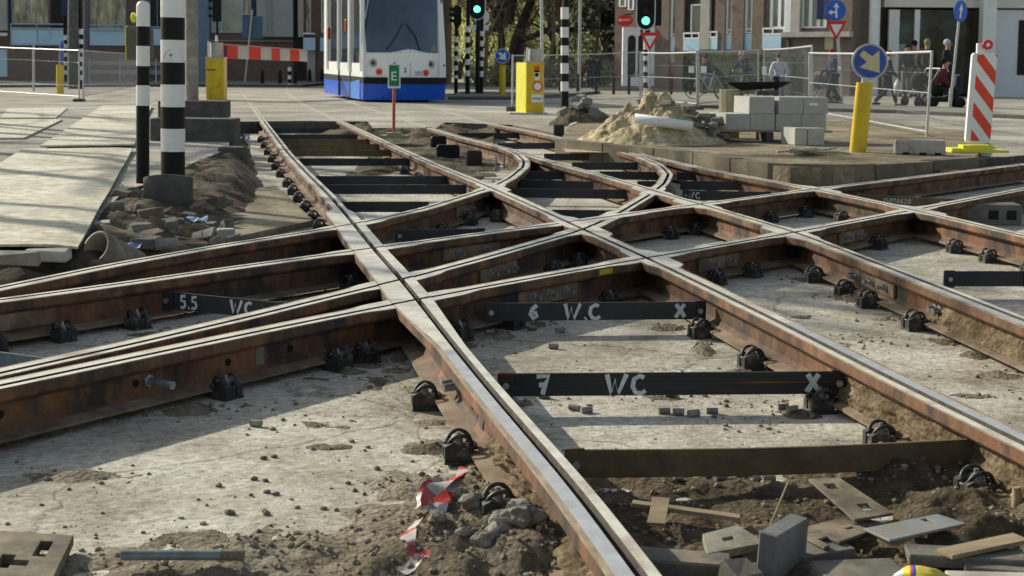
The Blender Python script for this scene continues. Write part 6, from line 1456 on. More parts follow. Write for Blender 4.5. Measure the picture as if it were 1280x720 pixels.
# ================================================================== people
def skin_mesh(name, m, parent, verts, edges, radii, sub=1, root=0):
    me = bpy.data.meshes.new(name); me.from_pydata([tuple(v) for v in verts], edges, []); o = bpy.data.objects.new(name, me); C.objects.link(o)
    sk_ = o.modifiers.new('s', 'SKIN'); sk_.use_smooth_shade = True
    for i, r in enumerate(radii): sv = me.skin_vertices[0].data[i]; sv.radius = (r, r) if not isinstance(r, tuple) else r; sv.use_root = (i == root)
    su = o.modifiers.new('u', 'SUBSURF'); su.levels = sub; su.render_levels = sub
    dg = bpy.context.evaluated_depsgraph_get(); dg.update(); nm = bpy.data.meshes.new_from_object(o.evaluated_get(dg)); o.modifiers.clear(); o.data = nm; nm.materials.clear(); nm.materials.append(m); o.parent = parent
    return o
M_skin = mat('skin', (.45, .27, .19), (.38, .22, .15), rough=.6, bump=0)
POSE = {
 'stand': dict(hipL=(.09, 0, .92), hipR=(-.09, 0, .92), kL=(.1, .01, .5), kR=(-.1, .01, .5), fL=(.11, 0, .07), fR=(-.11, 0, .07), sh=.2, eL=(.27, .02, 1.12), eR=(-.27, .02, 1.12), hL=(.26, -.12, .88), hR=(-.26, -.1, .88), lean=0),
 'walk': dict(hipL=(.08, 0, .92), hipR=(-.08, 0, .92), kL=(.09, -.2, .52), kR=(-.09, .05, .5), fL=(.09, -.3, .09), fR=(-.09, .38, .14), sh=.19, eL=(.27, .12, 1.13), eR=(-.27, -.1, 1.13), hL=(.24, .12, .9), hR=(-.25, -.28, .95), lean=-.04),
 'push': dict(hipL=(.08, 0, .92), hipR=(-.08, 0, .92), kL=(.09, -.18, .52), kR=(-.09, .05, .5), fL=(.09, -.26, .08), fR=(-.09, .3, .12), sh=.19, eL=(.27, -.08, 1.14), eR=(-.27, -.08, 1.14), hL=(.2, -.36, 1.02), hR=(-.2, -.36, 1.02), lean=-.06),
 'cycle': dict(hipL=(.09, .12, .98), hipR=(-.09, .12, .98), kL=(.1, -.22, .78), kR=(-.1, -.1, .62), fL=(.1, -.1, .42), fR=(-.1, .0, .2), sh=.19, eL=(.26, -.18, 1.2), eR=(-.26, -.18, 1.2), hL=(.22, -.38, 1.06), hR=(-.22, -.38, 1.06), lean=-.14),
 'sit': dict(hipL=(.1, .05, .5), hipR=(-.1, .05, .5), kL=(.12, -.36, .52), kR=(-.12, -.36, .52), fL=(.12, -.42, .09), fR=(-.12, -.42, .09), sh=.2, eL=(.28, -.02, .75), eR=(-.28, -.02, .75), hL=(.18, -.25, .62), hR=(-.18, -.25, .62), lean=-.05, dz=-.42)}
def person(px, ybase, ytop, pose, yaw, label, jacket, trousers, hair, group=None, hat=None, coat=False, bag=None, off=0, sk_m=None, Yover=None):
    p = G(px, ybase, off)
    if Yover: p = V(px, ybase, Yover)
    q = POSE[pose]; dz = q.get('dz', 0); L = q['lean']
    Ht = hz(px, ytop, p.y)-p.z; k = Ht/(1.74+dz) ; t = thing('person', label, 'person', tuple(p), yaw, group); t.scale = (1, 1, 1)
    S = lambda v: Vector(v)*k
    ch = (0, L, 1.3+dz); nk = (0, L*1.3, 1.47+dz); hd = (0, L*1.5-.02, 1.56+dz); pel = (0, q['hipL'][1], .98+dz); w1 = (0, L*.5+q['hipL'][1]*.5, 1.12+dz)
    sL, sR = (q['sh'], L, 1.4+dz), (-q['sh'], L, 1.4+dz)
    vs = [pel, w1, ch, nk, hd, q['hipL'], q['kL'], q['fL'], q['hipR'], q['kR'], q['fR'], sL, q['eL'], q['hL'], sR, q['eR'], q['hR'],
          (q['fL'][0], q['fL'][1]-.14, .04+(q['fL'][2]-.07)), (q['fR'][0], q['fR'][1]-.14, .04+(q['fR'][2]-.07)), (q['hL'][0], q['hL'][1]-.05, q['hL'][2]-.08), (q['hR'][0], q['hR'][1]-.05, q['hR'][2]-.08), (0, hd[1]-.01, hd[2]+.07), (0, hd[1]-.005, hd[2]+.14)]
    ed = [(0, 1), (1, 2), (2, 3), (3, 4), (0, 5), (5, 6), (6, 7), (0, 8), (8, 9), (9, 10), (2, 11), (11, 12), (12, 13), (2, 14), (14, 15), (15, 16), (7, 17), (10, 18), (13, 19), (16, 20), (4, 21), (21, 22)]
    rd = [.12, .12, .13, .055, .085, .085, .06, .04, .085, .06, .04, .06, .045, .033, .06, .045, .033, .035, .035, .035, .035, .098, .06]
    vs_ = [S(v) for v in vs]
    skin_mesh('body', sk_m or M_skin, t, vs_, ed, [r*k for r in rd])
    skin_mesh('jacket', jacket, t, [S(v) for v in [(0, pel[1], pel[2]-.06), w1, ch, sL, q['eL'], q['hL'], sR, q['eR'], q['hR'], (0, nk[1], nk[2]-.02)]], [(0, 1), (1, 2), (2, 3), (3, 4), (4, 5), (2, 6), (6, 7), (7, 8), (2, 9)], [r*k for r in [.16, .155, .165, .085, .065, .05, .085, .065, .05, .07]], root=2)
    if coat: skin_mesh('coat_skirt', jacket, t, [S(v) for v in [(0, pel[1], 1.0+dz), (0, pel[1], .8+dz), (0, pel[1]+.02, .55+dz)]], [(0, 1), (1, 2)], [(.17*k, .15*k), (.2*k, .18*k), (.21*k, .2*k)])
    skin_mesh('trousers', trousers, t, [S(v) for v in [pel, q['hipL'], q['kL'], (q['fL'][0], q['fL'][1], q['fL'][2]+.03), q['hipR'], q['kR'], (q['fR'][0], q['fR'][1], q['fR'][2]+.03)]], [(0, 1), (1, 2), (2, 3), (0, 4), (4, 5), (5, 6)], [r*k for r in [.14, .11, .08, .062, .11, .08, .062]])
    for f in ('fL', 'fR'):
        c = Vector(q[f]); mb = MB(); mb.ball((0, 0, 0), 1, n=8, sq=(.055*k, .14*k, .05*k)); M_ = Matrix.Rotation(yaw, 3, 'Z')
        mb.v = [M_ @ (v+Vector((c.x*k, (c.y-.06)*k, max(.045, c.z-.03)*k)))+p for v in mb.v]; mb.build('shoe', M_black, t)
    M_ = Matrix.Rotation(yaw, 3, 'Z')
    hc = Vector((0, hd[1]+.012, hd[2]+.085)); mb = MB(); mb.ball((0, 0, 0), 1, n=10, sq=(.095*k, .11*k, .1*k)); mb.v = [M_ @ (v+hc*k+Vector((0, .022*k, .026*k)))+p for v in mb.v]; mb.build('hat' if hat else 'hair', hat or hair, t)
    # face: nose and eyes
    mb = MB(); mb.ball((0, 0, 0), 1, n=6, sq=(.016*k, .022*k, .03*k)); mb.v = [M_ @ (v+(Vector((0, hd[1]-.108, hd[2]+.05)))*k)+p for v in mb.v]; mb.build('nose', sk_m or M_skin, t)
    if bag:
        mb = MB(); mb.ball((0, 0, 0), 1, n=10, sq=(.19*k, .12*k, .25*k), lump=.4); c = Vector(q['hR']); mb.v = [M_ @ (v+Vector((c.x-.12, c.y, c.z-.33))*k)+p for v in mb.v]
        o = mb.build('carrier_bag', bag, loc=tuple(M_ @ (Vector((c.x-.12, c.y, c.z-.55))*k)+p)); tag(o, 'full pale plastic bag carried by the woman in the long dark coat', 'bag')
    return t
cl = lambda n, c: mat('cloth_'+n, c, tuple(x*.6 for x in c), rough=.9, scale=14, bump=.1)
K, DB, JN, HR = cl('black', (.018, .018, .02)), cl('dark_blue', (.03, .04, .09)), cl('jeans', (.06, .1, .2)), cl('hair_dark', (.02, .014, .01))
HB = cl('hair_brown', (.1, .06, .03)); WH = cl('white', (.6, .62, .66)); RD = cl('red', (.4, .03, .04)); GR = cl('grey', (.17, .17, .17)); GN = cl('olive', (.28, .36, .14)); WG = cl('wine', (.14, .02, .04))
PG = 'people walking beyond the left fence panels'
person(726, 109, 76, 'walk', 0, 'person in a red and black jacket walking away beyond the fence behind the striped pole', RD, K, HR)
person(738, 109, 68, 'stand', 3.1, 'tall person in dark clothes and jeans, right of the one in red', K, JN, HR)
person(746, 110, 70, 'walk', 3.3, 'person all in black walking beside the tall person in jeans', K, K, HR)
person(757, 107, 71, 'walk', 2.9, 'person in a pale blue top beyond the fence left of the hedge', cl('paleblue', (.2, .3, .42)), K, HB)
person(713, 108, 72, 'stand', 3.1, 'dark dressed person just right of the slim striped pole', K, K, HR)
person(703, 108, 73, 'walk', 3.1, 'dark dressed person half hidden by the slim striped pole', K, GR, HR)
# cyclist
twowheel(886, 124, 12, 'bicycle ridden by the person in dark clothes before the hedge', 'bicycle', 'bicycle', M_galv, yaw=2.6)
person(884, 121, 70, 'cycle', -.9, 'person in dark top and blue jeans riding a bicycle before the hedge', K, JN, HR)
person(931, 124, 64, 'cycle', -1.0, 'person with a white cap riding beyond the fence behind the blocks', DB, GR, HR, hat=WH)
twowheel(926, 127, 12, 'bicycle ridden by the person with the white cap', 'bicycle', 'bicycle', M_black, yaw=2.6)
person(973, 134, 66.5, 'walk', 3.0, 'person in a white hooded jacket seen from behind beyond the blocks', WH, DB, HB)
person(1041, 133, 62, 'push', -1.4, 'person with a red hat and dark coat pushing a buggy behind the leaning sign pole', DB, K, HR, hat=RD, coat=True)
person(1108, 134, 64, 'walk', 1.4, 'woman in a long dark coat carrying a full bag right of the blue arrow sign', K, K, HB, coat=True, bag=mat('bag_pale', (.55, .52, .48), rough=.4))
person(1132, 122, 56, 'stand', .4, 'person in dark clothes standing at the shop front, leftmost of the group', K, GR, HR)
person(1141, 121, 51, 'stand', 3.0, 'person in a pale jacket standing at the shop window with their back turned', cl('pale_jacket', (.32, .3, .26)), GR, HR)
person(1157, 122, 49.5, 'stand', 2.6, 'person with an olive green hood standing at the shop window', K, K, HR, hat=GN)
person(1182, 124, 50, 'stand', 1.0, 'tall person in black with a white cap next to the leaning blue sign pole', K, K, HR, hat=WH)
person(1176, 134, 73, 'sit', 1.3, 'seated person in a wine red jacket in front of the shop', WG, K, HR)
def buggy(px, yb, label, col, yaw):
    p = G(px, yb); t = thing('buggy', label, 'buggy', tuple(p), 0); W = Matrix.Translation(p) @ Matrix.Rotation(yaw, 4, 'Z')
    for x in (-.3, .3):
        for y in (-.25, .25):
            mb = MB(); mb.cyl(W @ Vector((x, y, .14)), W @ Vector((x, y+.04, .14)), .14, n=16); mb.build('wheel', M_black, t)
    mb = MB()
    for y in (-.24, .26): mb.tube([W @ Vector(v) for v in [(-.3, y, .14), (.1, y, .6), (.45, y, 1.02)]], .015, 5); mb.tube([W @ Vector(v) for v in [(.3, y, .14), (-.1, y, .6)]], .015, 5)
    mb.cyl(W @ Vector((.45, -.24, 1.02)), W @ Vector((.45, .26, 1.02)), .018); mb.build('frame', M_galv, t)
    mb = MB(); mb.ball((0, 0, 0), 1, n=10, sq=(.3, .24, .26)); mb.v = [W @ (v+Vector((-.02, 0, .68))) for v in mb.v]; mb.build('seat_hood', col, t)
buggy(1027, 132, 'pale patterned buggy pushed by the person with the red hat', GR, 0)
buggy(1150, 133, 'dark buggy with a white blanket standing behind the right end of the nearest fence', K, .5)
car_b = person
Y = G(1170, 133).y
t = thing('mobility_scooter', 'dark mobility scooter carrying the seated person', 'scooter', tuple(G(1176, 134)))
p = G(1178, 134)
mb = MB(); mb.cbox(p+Vector((0, 0, .2)), (.95, .5, .12), .03); mb.build('deck', K, t)
mb = MB(); mb.cbox(p+Vector((.18, 0, .4)), (.45, .48, .1), .03); mb.cbox(p+Vector((.4, .02, .62)), (.1, .46, .5), .03); mb.build('seat', DB, t)
for x in (-.4, .4):
    for y in (-.25, .25): mb = MB(); mb.cyl(p+Vector((x, y-.03, .13)), p+Vector((x, y+.03, .13)), .13, n=16); mb.build('wheel', M_black, t)
mb = MB(); mb.tube([p+Vector((-.4, 0, .2)), p+Vector((-.36, 0, .85))], .025, 6); mb.cyl(p+Vector((-.36, -.2, .85)), p+Vector((-.36, .2, .85)), .018); mb.build('tiller', M_galv, t)
# ================================================================== buildings
M_brick = mat('dark_brick', (.21, .14, .11), (.15, .1, .08), rough=.9, scale=3, bump=.2, bscale=30)
M_brickl = mat('brown_brick', (.25, .19, .155), (.17, .13, .105), rough=.9, scale=3, bump=.2, bscale=30)
M_lb = mat('light_blue_panel', (.6, .8, .92), (.52, .73, .88), rough=.5, scale=2, bump=.02, c3=(.42, .64, .8), s3=1)
M_lbf = mat('light_blue_frame', (.5, .6, .7), (.42, .52, .62), rough=.5, scale=2, bump=.02)
M_wf = mat('window_white', (.9, .91, .91), (.84, .85, .85), rough=.5, scale=4, bump=.02)
M_bc = mat('building_concrete', (.5, .48, .42), (.38, .36, .32), rough=.9, scale=2, bump=.1)
M_navy = mat('navy_panel', (.02, .035, .12), (.015, .03, .09), rough=.5)
M_glassd = mat('dark_window', (.05, .065, .055), (.2, .24, .19), rough=.08, bump=0, spec=.6, scale=.6)
M_glassc = mat('curtained_window', (.55, .47, .28), (.05, .05, .04), rough=.15, bump=0, spec=.9, scale=1.3, stretch=(3, 1, .6), c3=(.8, .74, .52), s3=1.6)
M_recess = mat('dark_recess', (.045, .042, .038), (.02, .018, .016), rough=.9)
class Facade:
    """vertical plane through two ground points; features placed on it in photo rows and columns"""
    def __init__(s, a, b, par):
        s.a, s.b, s.par = a, b, par; d = (b-a); d.z = 0; s.u = d.normalized(); s.n = Vector((s.u.y, -s.u.x, 0))
        if s.n.y > 0: s.n = -s.n
    k = 1
    def pt(s, px, py, out=0):
        r = ray(px, py); o = Vector((0, 0, H)); t_ = (s.a-o+s.n*out).dot(s.n)/r.dot(s.n); return o+r*t_
    def rect(s, x0, y0, x1, y1, m, nm, out=.02, dep=.15, par=None, world_rows=True):
        out *= s.k; dep *= s.k if dep < 4 else 1; q0, q1 = s.pt(x0, y0, out), s.pt(x1, y1, out); u0 = (q0-s.a).dot(s.u); u1 = (q1-s.a).dot(s.u); z0, z1 = q1.z, q0.z
        if not world_rows: pass
        base = s.a+s.n*out; base.z = 0; mb = MB(); vs = []
        for dd_ in (0, -dep):
            for u_, z in ((u0, z0), (u1, z0), (u1, z1), (u0, z1)): v = base+s.u*u_+s.n*dd_; vs.append((v.x, v.y, z))
        mb.add(vs, [(0, 1, 2, 3), (7, 6, 5, 4), (0, 4, 5, 1), (3, 2, 6, 7), (0, 3, 7, 4), (1, 5, 6, 2)]); return mb.build(nm, m, par or s.par)
    def window(s, x0, y0, x1, y1, m, splits=(), fm=None, fw=1.2, out=.02, rows=()):
        w = s.rect(x0, y0, x1, y1, m, 'window', out, .05)
        fm = fm or M_wf
        for x in (x0, x1, *splits): s.rect(x-fw/2, y0, x+fw/2, y1, fm, 'frame', out+.05, .045, w)
        for y in (y0, y1, *rows): s.rect(x0, y-fw/2, x1, y+fw/2, fm, 'frame', out+.06, .045, w)
        return w
# left building
Yl_ = G(300, 104).y+3
gb = V(0, 104, Yl_); tl = thing('apartment_building', 'dark brick apartment building with light blue balcony panels along the left background', 'building', (V(100, 104, Yl_).x, Yl_, gz(Yl_)))
A, B = V(-400, 104, Yl_), V(556, 104, Yl_); FL = Facade(A, B, tl)
FL.rect(-400, -240, 556, 112, M_brick, 'wall', 0, 9)
FL.rect(-60, -90, 9, 38, M_bc, 'concrete_bay', .3, .29); FL.rect(9, -90, 13, 36, M_navy, 'navy_strip', .1)
FL.rect(-60, 61, 9, 96, M_lb, 'light_blue_panel', .12); FL.rect(0, 41, 9, 45, M_wf, 'sill', .4)
FL.window(14, -60, 60, 30, M_glassc, (35, 44), M_lbf, 1.5)
FL.rect(62, -60, 84, 36, M_recess, 'recess', .03); FL.rect(76, -5, 84, 20, M_navy, 'blind', .06)
FL.rect(13, 29, 82, 31, M_lbf, 'balcony_rail', .9, .06); FL.rect(13, 37, 82, 55, M_lb, 'balcony_panel', .9, .06); FL.rect(13, 34.5, 82, 37, M_lbf, 'balcony_rail', .95, .12); FL.rect(13, 54.5, 82, 57, M_lbf, 'balcony_rail', .95, .12)
for x in (13, 45, 81): FL.rect(x, 29, x+1.5, 56, M_lbf, 'balcony_post', .97, .06)
FL.window(112, -60, 157, 36, M_glassc, (118, 144), M_lbf, 1.6, rows=(31,)); FL.rect(112, 37, 157, 57, M_lb, 'light_blue_panel', .15); FL.rect(112, 36, 157, 38, M_lbf, 'sill', .3)
FL.window(187, -60, 240, 34, M_recess, (196,), M_lbf, 1.6); FL.rect(187, 36, 240, 57, M_lb, 'light_blue_panel', .15)
FL.rect(246, -90, 262, 108, mat('bluegrey_bay', (.2, .28, .38), (.15, .22, .3)), 'blue_grey_bay', .4, .39)
FL.window(264, -60, 302, 40, mat('greenish_window', (.4, .46, .36), (.2, .23, .18), rough=.1, bump=0, spec=1, scale=1), (276, 277), M_lbf, 2); FL.window(303, -60, 313, 18, M_glassc, (), M_lbf, 1.5)
FL.rect(313, -90, 320, 20, M_navy, 'navy_strip', .1)
FL.rect(320, -90, 366, 46, mat('pale_render', (.45, .47, .44), (.36, .38, .36), rough=.9), 'rendered_bay', .5, .49); 
for x in (332, 338): FL.rect(x, -60, x+1.5, 41, M_bc, 'drain_pipe', .58, .07)
FL.rect(329, 40, 341, 42.5, M_bc, 'drain_pipe', .59, .07)
FL.rect(245, 50, 366, 52, M_bc, 'ledge', .25)
FL.rect(366, -90, 382, 100, M_recess, 'recess', .04); FL.rect(372, -90, 379, 46, M_bc, 'column', .6, .5)
FL.window(379, -40, 388, 41, M_glassc, (), M_wf, 1); FL.rect(379, 41, 394, 43, M_wf, 'balcony_rail', .6, .05); FL.rect(379, 47, 394, 63, M_lb, 'balcony_panel', .6, .06); FL.rect(384, 64, 394, 103, M_bc, 'grey_wall', .1)
FL.window(402, -40, 408, 40, M_glassc, (), M_wf, 1); FL.rect(400, 47, 408, 64, M_lb, 'balcony_panel', .6, .06)
# right building
bA, bB = V(772, 107, 64), V(1062, 119, 55); bA.z = bB.z = 0
tr = thing('apartment_building', 'brown brick apartment building with light blue panels behind the hedge on the right', 'building', tuple(bA))
FR = Facade(bA, bB, tr); FR.k = .3; FR.rect(772, -200, 1062, 122, M_brickl, 'wall', 0, 8)
FR.rect(772, -200, 796, 100, M_brick, 'dark_bay', .1); FR.window(775, -60, 782, 8, M_glassd, (), M_wf, 1, .12); FR.window(786, -60, 792, 12, M_glassd, (), M_wf, 1, .12)
for x0, x1 in ((829, 835), (847, 853), (897, 904), (918.5, 927.5), (944, 952)): FR.rect(x0, -150, x1, 116, M_brickl, 'pier', .35, .33)
FR.window(836, -60, 846.5, 46.5, M_glassd, (840,), M_wf, 1.2, rows=(43,)); FR.rect(836, 48, 846.5, 64, M_lb, 'light_blue_panel', .1)
FR.rect(853, -60, 897, 47, M_recess, 'recess', .03); FR.window(864, 6, 877, 41, mat('green_glass', (.03, .06, .05), (.02, .035, .03), rough=.1, bump=0, spec=1), (), M_wf, 1, .05)
FR.rect(877, -60, 886, 62, M_bc, 'column', .5, .45)
for x0, x1, yy in ((854, 874, 40.5), (878, 896.5, 39)):
    FR.rect(x0, yy, x1, yy+1.8, M_wf, 'balcony_rail', .45, .06); FR.rect(x0, yy+6.5, x1, yy+8.5, M_wf, 'balcony_rail', .46, .06); FR.rect(x0, yy+8.5, x1, yy+23, M_lb, 'balcony_panel', .44, .06)
    for x in (x0, (x0+x1)/2, x1-1.2): FR.rect(x, yy, x+1.2, yy+8, M_wf, 'balcony_post', .47, .06)
FR.window(905, -60, 918, 42, M_glassd, (909, 916.5), M_wf, 1.2, rows=(37.5,)); FR.rect(905, 43.5, 918, 62, M_lb, 'light_blue_panel', .1)
FR.window(928.5, -60, 943, 41, M_glassd, (933, 941.5), M_wf, 1.3, rows=(36.5,)); FR.rect(928.5, 42.5, 943, 62, M_lb, 'light_blue_panel', .1)
for x0, x1, yy in ((953, 981, 34.5),):
    FR.rect(x0, yy, x1, yy+2, M_wf, 'balcony_rail', .45, .06); FR.rect(x0, yy+7, x1, yy+9, M_wf, 'balcony_rail', .46, .06); FR.rect(x0, yy+9, x1-5, yy+27, M_lb, 'balcony_panel', .44, .06)
    for x in (x0, x0+12, x1-2): FR.rect(x, yy, x+1.4, yy+8, M_wf, 'balcony_post', .47, .06)
FR.window(965, -60, 983, 34, M_glassd, (975,), M_wf, 1.4, .05)
FR.rect(983.5, -60, 988, 41, M_white, 'white_column', .7, .3); FR.rect(988, -60, 999, 41, M_bc, 'column', .69, .5)
FR.window(1000, -60, 1032, 34, M_glassd, (1004, 1014, 1024), M_wf, 1.6, .06); FR.rect(1023, -60, 1033, 24, M_navy, 'navy_strip', .15)
FR.rect(976, 40, 1062, 46, M_bc, 'ledge', .8, .75)
FR.rect(1031, 46, 1041, 62, M_cream, 'pale_block', .12); FR.rect(976, 46, 984, 118, M_brick, 'side_wall', .3)
FR.rect(829, 64, 976, 80, M_bc, 'grey_base', .08)
# white arched portal and oval red sign
Yp2 = 62.4
t = thing('white_portal', 'small white arched doorway house between the trees and the brick building', 'building', (V(805, 108, Yp2).x, Yp2, gz(Yp2)))
FP = Facade(V(779, 108, Yp2), V(830, 108, Yp2), t)
FP.rect(779, 34, 829, 108, mat('portal_white', (.85, .88, .93), (.76, .8, .86), rough=.7), 'wall', 0, .5)
for x0, x1 in ((785, 794), (798, 803)):
    a_, b_ = FP.pt(x0, 44, .02), FP.pt(x1, 96, .02); w_ = (b_.x-a_.x)/2; cx_ = (a_.x+b_.x)/2; pts = [(cx_+w_*math.cos(math.pi*k/8), a_.z-w_+w_*math.sin(math.pi*k/8)) for k in range(9)]+[(cx_-w_, b_.z), (cx_+w_, b_.z)]
    mb = MB(); mb.add([(x, Yp2-.02, z) for x, z in pts], [list(range(len(pts)))]); mb.build('arched_opening', M_recess, t)
FP.rect(792, 92, 826, 94, M_bc, 'step', .1)
Ys = 61.6; t = thing('oval_sign', 'red oval hanging sign with pale lettering left of the large traffic light', 'sign', tuple(V(781, 33, Ys)))
c = V(781, 25.5, Ys); mb = MB(); mb.cyl((0, -.04, 0), (0, .04, 0), 1, n=32); s = mpp(Ys); mb.v = [Vector((v.x*10.3*s, v.y, v.z*7*s))+c for v in mb.v]; d = mb.build('oval_board', M_red, t)
mb = MB(); W = Matrix.Translation((c.x-7.5*s, Ys-.043, c.z-2*s)) @ Matrix.Rotation(math.pi/2, 4, 'X') @ Matrix.Rotation(.06, 4, 'Z')
mb.strokes([[(0, 1*s), (1*s, 4*s), (2.2*s, 3.6*s), (1*s, .6*s), (3*s, .8*s), (3.6*s, 3*s), (4.6*s, 1*s), (5.4*s, 3*s), (6.4*s, 1*s), (7.4*s, 3*s), (8.6*s, 1*s), (9.6*s, 3.2*s), (10.6*s, 1*s), (12*s, 3.4*s), (13*s, 1*s), (14.5*s, 3*s)]], W, 1.1*s); mb.build('lettering', M_white, d)
mb = MB(); mb.cyl(c+Vector((0, 0, 7*s)), c+Vector((12*s, 1, 9*s)), .03); mb.build('bracket', M_black, t)
# shop on the right
Ysh = G(1180, 120.5).y; ts = thing('shop_building', 'pale shop front with a large dark window and white columns at the right', 'building', (V(1180, 125, Ysh).x, Ysh, gz(Ysh)))
FS = Facade(V(1062, 125, Ysh), V(1500, 125, Ysh), ts)
M_fas = mat('shop_fascia', (.8, .77, .68), (.72, .69, .6), rough=.7, scale=2, bump=.05)
FS.rect(1062, -200, 1500, -8, M_fas, 'upper_wall', 0, 6)
FS.rect(1106, -8, 1500, 12, M_fas, 'fascia', .25, 6)
FS.rect(1226, 12, 1500, 124, mat('shop_panel', (.8, .82, .85), (.74, .76, .78), rough=.6, scale=1.5, bump=.02), 'white_panel', 0, 6)
FS.rect(1274, 25, 1300, 94, M_recess, 'side_window', .03)
FS.rect(1062, -8, 1226, 124, M_recess, 'interior', -2.5, .1)
FS.rect(1108, 118, 1226, 124, M_black, 'plinth', .1, .3); FS.rect(1060, 46, 1112, 118, M_brick, 'brick_wall', -1.2, .4); FS.rect(1060, 40, 1112, 46, M_bc, 'ledge', -.9, .6)
M_sg = mat('shop_glass', (.03, .024, .015), (.06, .05, .03), rough=.06, bump=0, spec=.25, scale=.5, c3=(.1, .13, .13), s3=.6)
w = FS.rect(1120, 12, 1226, 118, M_sg, 'shop_window', .02, .04)
for x in (1120, 1145.5): FS.rect(x-1.6, 12, x+1.6, 118, M_wf, 'frame', .08, .06, w)
for x0, x1 in ((1123, 1133), ): FS.rect(x0, 55, x1-2, 66, mat('poster', (.3, .4, .5)), 'poster', .05, .01, w)
FS.rect(1112, 12, 1120, 122, M_white, 'white_frame_post', .15, .2)
for k in range(8): FS.rect(1060+k*6, -60, 1062.5+k*6, 38, mat('cream_fin', (.62, .6, .5), (.5, .48, .4)), 'fin', -.7, .3)
for x0, x1, lb in ((1085.5, 1099, 'round white column behind the blue arrow sign'), (1225, 1242, 'thick pale column behind the red and white beacon')):
    Yc = Ysh-.8; a_, b_ = V(x0, 60, Yc), V(x1, 60, Yc); mb = MB(); r_ = (b_.x-a_.x)/2; c = Vector(((a_.x+b_.x)/2, Yc, 0))
    if x0 < 1200: mb.cyl((c.x, Yc, gz(Yc)), (c.x, Yc, 6), r_, n=28)
    else: mb.cbox((c.x, Yc, 3+gz(Yc)/2), (2*r_, 2*r_, 6-gz(Yc)), .02)
    tag(mb.build('column', M_white, loc=(c.x, Yc, gz(Yc))), lb, 'column')
# hedge
def leafcloud(mb, c, rad, n, size, m_choices=(0,), shell=.55, squash=1.0, seed=0, up=.3):
    for _ in range(n):
        while True:
            d = Vector((rnd.uniform(-1, 1), rnd.uniform(-1, 1), rnd.uniform(-1, 1)))
            if .001 < d.length <= 1: break
        d = d.normalized()*(shell+(1-shell)*rnd.random()) if rnd.random() < .75 else d
        k = 1+.45*noise.noise(d*1.7+Vector((seed, 0, 0)))
        p = Vector(c)+Vector((d.x*rad[0]*k, d.y*rad[1]*k, d.z*rad[2]*k))
        a = Vector((rnd.gauss(0, 1), rnd.gauss(0, 1), rnd.gauss(0, .6))).normalized(); b = a.cross(Vector((rnd.gauss(0, 1), rnd.gauss(0, 1), rnd.gauss(0, 1)))).normalized(); s_ = size*rnd.uniform(.6, 1.4)
        mb.add([p-a*s_-b*s_*.5, p+a*s_*.2-b*s_*.6, p+a*s_, p+a*.1*s_+b*s_*.6], [(0, 1, 2, 3)], rnd.choice(m_choices))
def leafm(n, c):
    if 'leaf_'+n in MATS: return MATS['leaf_'+n]
    m = mat('leaf_'+n, c, tuple(x*.55 for x in c), rough=.7, scale=3, bump=0); nt = m.node_tree; b = nt.nodes['Principled BSDF']
    tr = nt.nodes.new('ShaderNodeBsdfTranslucent'); mx = nt.nodes.new('ShaderNodeMixShader'); mx.inputs[0].default_value = .45; tr.inputs[0].default_value = (*[min(1, x*1.25) for x in c], 1)
    nt.links.new(b.outputs[0], mx.inputs[1]); nt.links.new(tr.outputs[0], mx.inputs[2]); nt.links.new(mx.outputs[0], nt.nodes['Material Output'].inputs[0]); return m
L_hd = [leafm('hedge_dark', (.045, .075, .03)), leafm('hedge_mid', (.09, .14, .05)), leafm('hedge_brown', (.12, .1, .05))]
h0, h1 = G(822, 114), G(1004, 120); t = thing('hedge', 'clipped dark green hedge in front of the brown brick building', 'hedge', tuple(h0))
mb = MB(); d = h1-h0; hh = 1.6
mb.box(((h0+h1)/2+Vector((0, .5, hh*.42))), ((d.length-.4), .5, hh*.78), rz=math.atan2(d.y, d.x)); mb.build('inner_mass', L_hd[0], t)
mb = MB()
for i in range(11000):
    u = rnd.random(); v = rnd.random(); z = gz(h0.y)+hh*min(1, v*1.05)+.08*noise.noise(Vector((u*9, 0, 0))); f = -.02+.12*rnd.random() if v < .95 else rnd.random()*.9
    p = h0.lerp(h1, u)+Vector((0, f+.12*noise.noise(Vector((u*14, v*3, 1))), 0)); p.z = z
    a = Vector((rnd.gauss(0, 1), rnd.gauss(0, .5), rnd.gauss(0, 1))).normalized(); b = a.cross(Vector((rnd.gauss(0, 1), rnd.gauss(0, 1), 0))).normalized(); s_ = .055*rnd.uniform(.6, 1.3)
    mb.add([p-a*s_, p+b*s_*.6, p+a*s_, p-b*s_*.6], [(0, 1, 2, 3)], rnd.choice((0, 1, 1, 2)))
mb.build('foliage', L_hd, t)
# ================================================================== trees
M_bark = mat('bark', (.07, .055, .035), (.035, .028, .02), rough=.95, scale=4, bump=.5, stretch=(3, 3, .5))
def limb(mb, p, d, L, r, depth, tips, droop=.0):
    pts = [p]; rs = [r]; q = p.copy(); dd_ = d.copy()
    for i in range(5):
        dd_ = (dd_+Vector((rnd.gauss(0, .12), rnd.gauss(0, .12), rnd.gauss(0, .08)-droop*.1))).normalized(); q = q+dd_*L/5; pts.append(q.copy()); rs.append(r*(1-.12*(i+1)))
    mb.tube(pts, rs, 6 if depth > 1 else 4, caps=False)
    if depth <= 0: tips.append(q); return
    for k in range(3 if depth > 1 else 4):
        s_ = pts[2+k % 4]; nd_ = (dd_+Vector((rnd.gauss(0, .7), rnd.gauss(0, .7), rnd.gauss(.1, .4)))).normalized(); limb(mb, s_, nd_, L*.62, r*.45, depth-1, tips, droop)
    tips.append(q)
